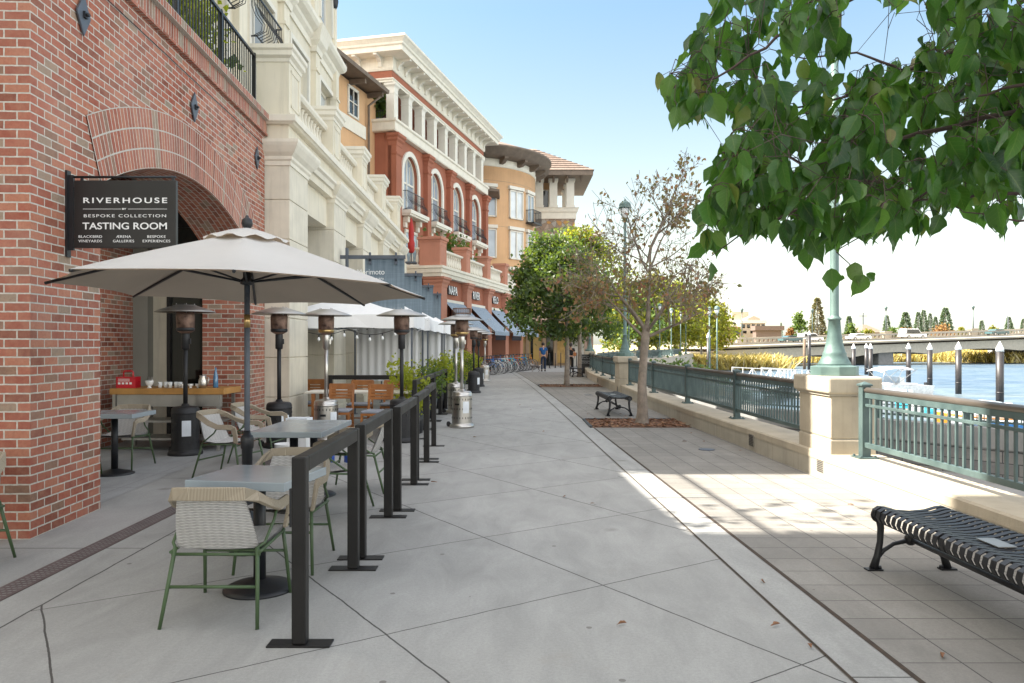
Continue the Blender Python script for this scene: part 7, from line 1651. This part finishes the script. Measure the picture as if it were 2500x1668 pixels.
def boat(label, loc, rz, L=5.4, top=True, m='car_white'):
    t = thing('motor_boat', label, 'boat', loc, rz, 'boats moored behind the near railing'); b = MB(); hull(b, L, 2.1, .85); b.build('hull', m, t, .04)
    b = MB(); b.box(-.85, .85, -L*.28, L*.12, .9, 1.05); b.box(-.7, -.2, -L*.1, L*.0, 1.0, 1.45); b.box(.2, .7, -L*.1, 0, 1.0, 1.45); b.build('seat', 'white_plastic', t, .04)
    b = MB(); b.prism([(-.05, 1.0), (.25, 1.0), (.05, 1.5), (-.05, 1.5)], -.8, .8, 'x'); b.build('windshield', 'glass_sky', t)
    b = MB(); b.box(-.14, .14, -L/2-.3, -L/2+.02, .4, 1.05); b.build('outboard_motor', 'iron_black', t, .05)
    if top:
        b = MB(); vs = []; n = 9
        for i in range(n):
            y = -1.5+3.0*i/(n-1); zz = 2.25-.22*((y)/1.5)**4-.05*abs(y); vs += [(-.95, y, zz-.10), (-.5, y, zz), (.5, y, zz), (.95, y, zz-.10)]
        b.add(vs, [(i*4+k, i*4+k+1, i*4+5+k, i*4+4+k) for i in range(n-1) for k in range(3)], True); b.build('boat_canopy', 'canopy_white', t, recalc=False)
        b = MB()
        for s in (-.92, .92): b.tube([(s, .3, .95), (s, 1.45, 2.1)], .022, 6); b.tube([(s, .3, .95), (s, -.2, 2.15)], .022, 6); b.tube([(s, .3, .95), (s, -1.4, 2.1)], .022, 6)
        b.build('canopy_frame', 'steel', t)
    return t
boat('white motor boat with a white canopy on bent poles', ((2178-CX)/FL*57, 57, -2.3), PI/2+.15)
boat('low white boat behind the near railing post', ((2188-CX)/FL*42, 42, -2.35), PI/2+.3, 5.0, False)
boat('white boat with dark motor near the right edge', ((2420-CX)/FL*33, 33, -2.35), PI/2, 5.0, False)
def kayak(label, px, Y, m, rz, h=.3):
    t = thing('kayak', label, 'kayak', ((px-CX)/FL*Y, Y, -1.83), rz, 'small craft on the floating dock'); b = MB(); hull(b, 3.0, .75, h); b.build('hull', m, t, .05); b = MB(); b.lathe([(.28, h-.04), (.30, h+.06), (.24, h+.06)], (0, -.2, 0), 14); b.build('cockpit_rim', 'iron_black', t)
for i, (px, Y, m_, rz) in enumerate(((2262, 40, 'paint_teal2', 1.3), (2300, 37, 'car_white', 1.5), (2330, 35, 'paint_teal2', 1.7), (2375, 32.5, 'paint_orange2', 1.4), (2402, 31, 'car_white', 1.6), (2450, 29.5, 'paint_blue2', 1.5))):
    kayak(['turquoise kayak left on the floating dock', 'white kayak beside the turquoise one', 'second turquoise kayak on the dock', 'orange kayak on the dock', 'white kayak right of the orange one', 'blue kayak near the right edge'][i], px, Y, m_, rz)
gw = thing('gangway', 'white trussed gangway down to the dock left of the pedestal', 'gangway', (0, 0, 0))
b = MB(); A, C_ = Vector((14.4, 50, -.95)), Vector((24.5, 67, -1.7))
for off in (0, 1.6):
    o = Vector((off, -off*.6, 0)); n = 7
    b.bar(A+o, C_+o, .07); b.bar(A+o+Vector((0, 0, 1.05)), C_+o+Vector((0, 0, 1.05)), .06)
    for k in range(n+1):
        p = (A+o).lerp(C_+o, k/n); b.bar(p, p+Vector((0, 0, 1.05)), .045)
        if k < n: q = (A+o).lerp(C_+o, (k+1)/n); b.bar(p if k % 2 else p+Vector((0, 0, 1.05)), q+Vector((0, 0, 1.05)) if k % 2 else q, .04)
b.build('truss', 'white_paint', gw); b = MB(); b.bar(A+Vector((.8, -.5, -.02)), C_+Vector((.8, -.5, -.02)), 1.7, .06); b.build('walkway', 'steel_dull', gw)
shrub('bank_shrub', 'bright green shrub on the lower level beyond the long railing', (10.6, 49, -1.9), [(R.gauss(0, 1.3), R.gauss(0, .8), R.uniform(.6, 2.2)) for _ in range(24)], 1000, .5, .22, 'leaf_shrub', 'shrub')
# ------------------------------------------------------------------ light, sky, camera
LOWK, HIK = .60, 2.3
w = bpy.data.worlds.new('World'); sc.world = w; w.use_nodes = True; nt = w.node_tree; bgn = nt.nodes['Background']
sky = nt.nodes.new('ShaderNodeTexSky'); sky.sky_type = 'NISHITA'; sky.sun_disc = False
EL = math.radians(46); sky.sun_elevation = EL; sky.sun_rotation = math.radians(SUNROT) if 'SUNROT' in globals() else math.radians(-90)
sky.air_density = 1.0; sky.dust_density = 1.2; sky.ozone_density = 1.3; sky.altitude = 0
# made-up bright layer overhead and behind the camera fills the shade; low sky dimmed
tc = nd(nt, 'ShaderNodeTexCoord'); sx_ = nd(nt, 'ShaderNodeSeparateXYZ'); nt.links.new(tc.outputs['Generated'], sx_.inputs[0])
fill_veil = nd(nt, 'ShaderNodeMapRange', interpolation_type='SMOOTHSTEP'); nt.links.new(sx_.outputs[2], fill_veil.inputs[0])
for i_, v_ in enumerate((.40, .78, 0., 1.)): fill_veil.inputs[i_+1].default_value = v_
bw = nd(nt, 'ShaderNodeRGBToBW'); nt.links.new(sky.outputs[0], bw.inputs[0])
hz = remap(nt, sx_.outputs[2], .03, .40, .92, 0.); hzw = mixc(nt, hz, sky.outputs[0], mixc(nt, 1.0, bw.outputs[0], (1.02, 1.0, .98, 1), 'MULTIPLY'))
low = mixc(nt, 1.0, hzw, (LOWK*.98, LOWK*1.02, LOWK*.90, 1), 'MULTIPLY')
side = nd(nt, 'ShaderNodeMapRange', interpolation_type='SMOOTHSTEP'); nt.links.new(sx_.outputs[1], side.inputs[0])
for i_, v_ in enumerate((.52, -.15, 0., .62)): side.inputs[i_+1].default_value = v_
vl = mth(nt, 'MAXIMUM', fill_veil.outputs[0], side.outputs[0])
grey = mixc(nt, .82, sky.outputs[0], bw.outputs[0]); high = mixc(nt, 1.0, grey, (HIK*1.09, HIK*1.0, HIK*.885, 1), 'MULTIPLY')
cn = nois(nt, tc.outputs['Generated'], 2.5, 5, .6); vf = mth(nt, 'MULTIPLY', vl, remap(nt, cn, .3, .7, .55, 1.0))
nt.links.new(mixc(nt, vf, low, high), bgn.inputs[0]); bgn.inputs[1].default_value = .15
sd = bpy.data.lights.new('sun', 'SUN'); sd.energy = 5.0; sd.angle = math.radians(.53); sd.color = (1, .93, .82)
so = bpy.data.objects.new('sun', sd); COL.objects.link(so); so.rotation_euler = (0, -(PI/2-EL), 0); so.location = (-30, 0, 40)
cd = bpy.data.cameras.new('camera'); cd.sensor_width = 36; cd.lens = 36*FL/2500; cd.shift_y = (HY-834)/2500; cd.clip_end = 6000; cd.clip_start = .05
co = bpy.data.objects.new('camera', cd); COL.objects.link(co); co.location = (0, 0, CH); co.rotation_euler = (PI/2, 0, 0); sc.camera = co
vs_ = sc.view_settings; vs_.view_transform = 'Standard'; vs_.look = 'None'; vs_.exposure = 1.84; vs_.gamma = 1
sc.render.engine = 'CYCLES'; cy = sc.cycles; cy.max_bounces = 8; cy.diffuse_bounces = 4; cy.glossy_bounces = 4; cy.transmission_bounces = 4; cy.use_denoising = True; cy.sample_clamp_indirect = 8
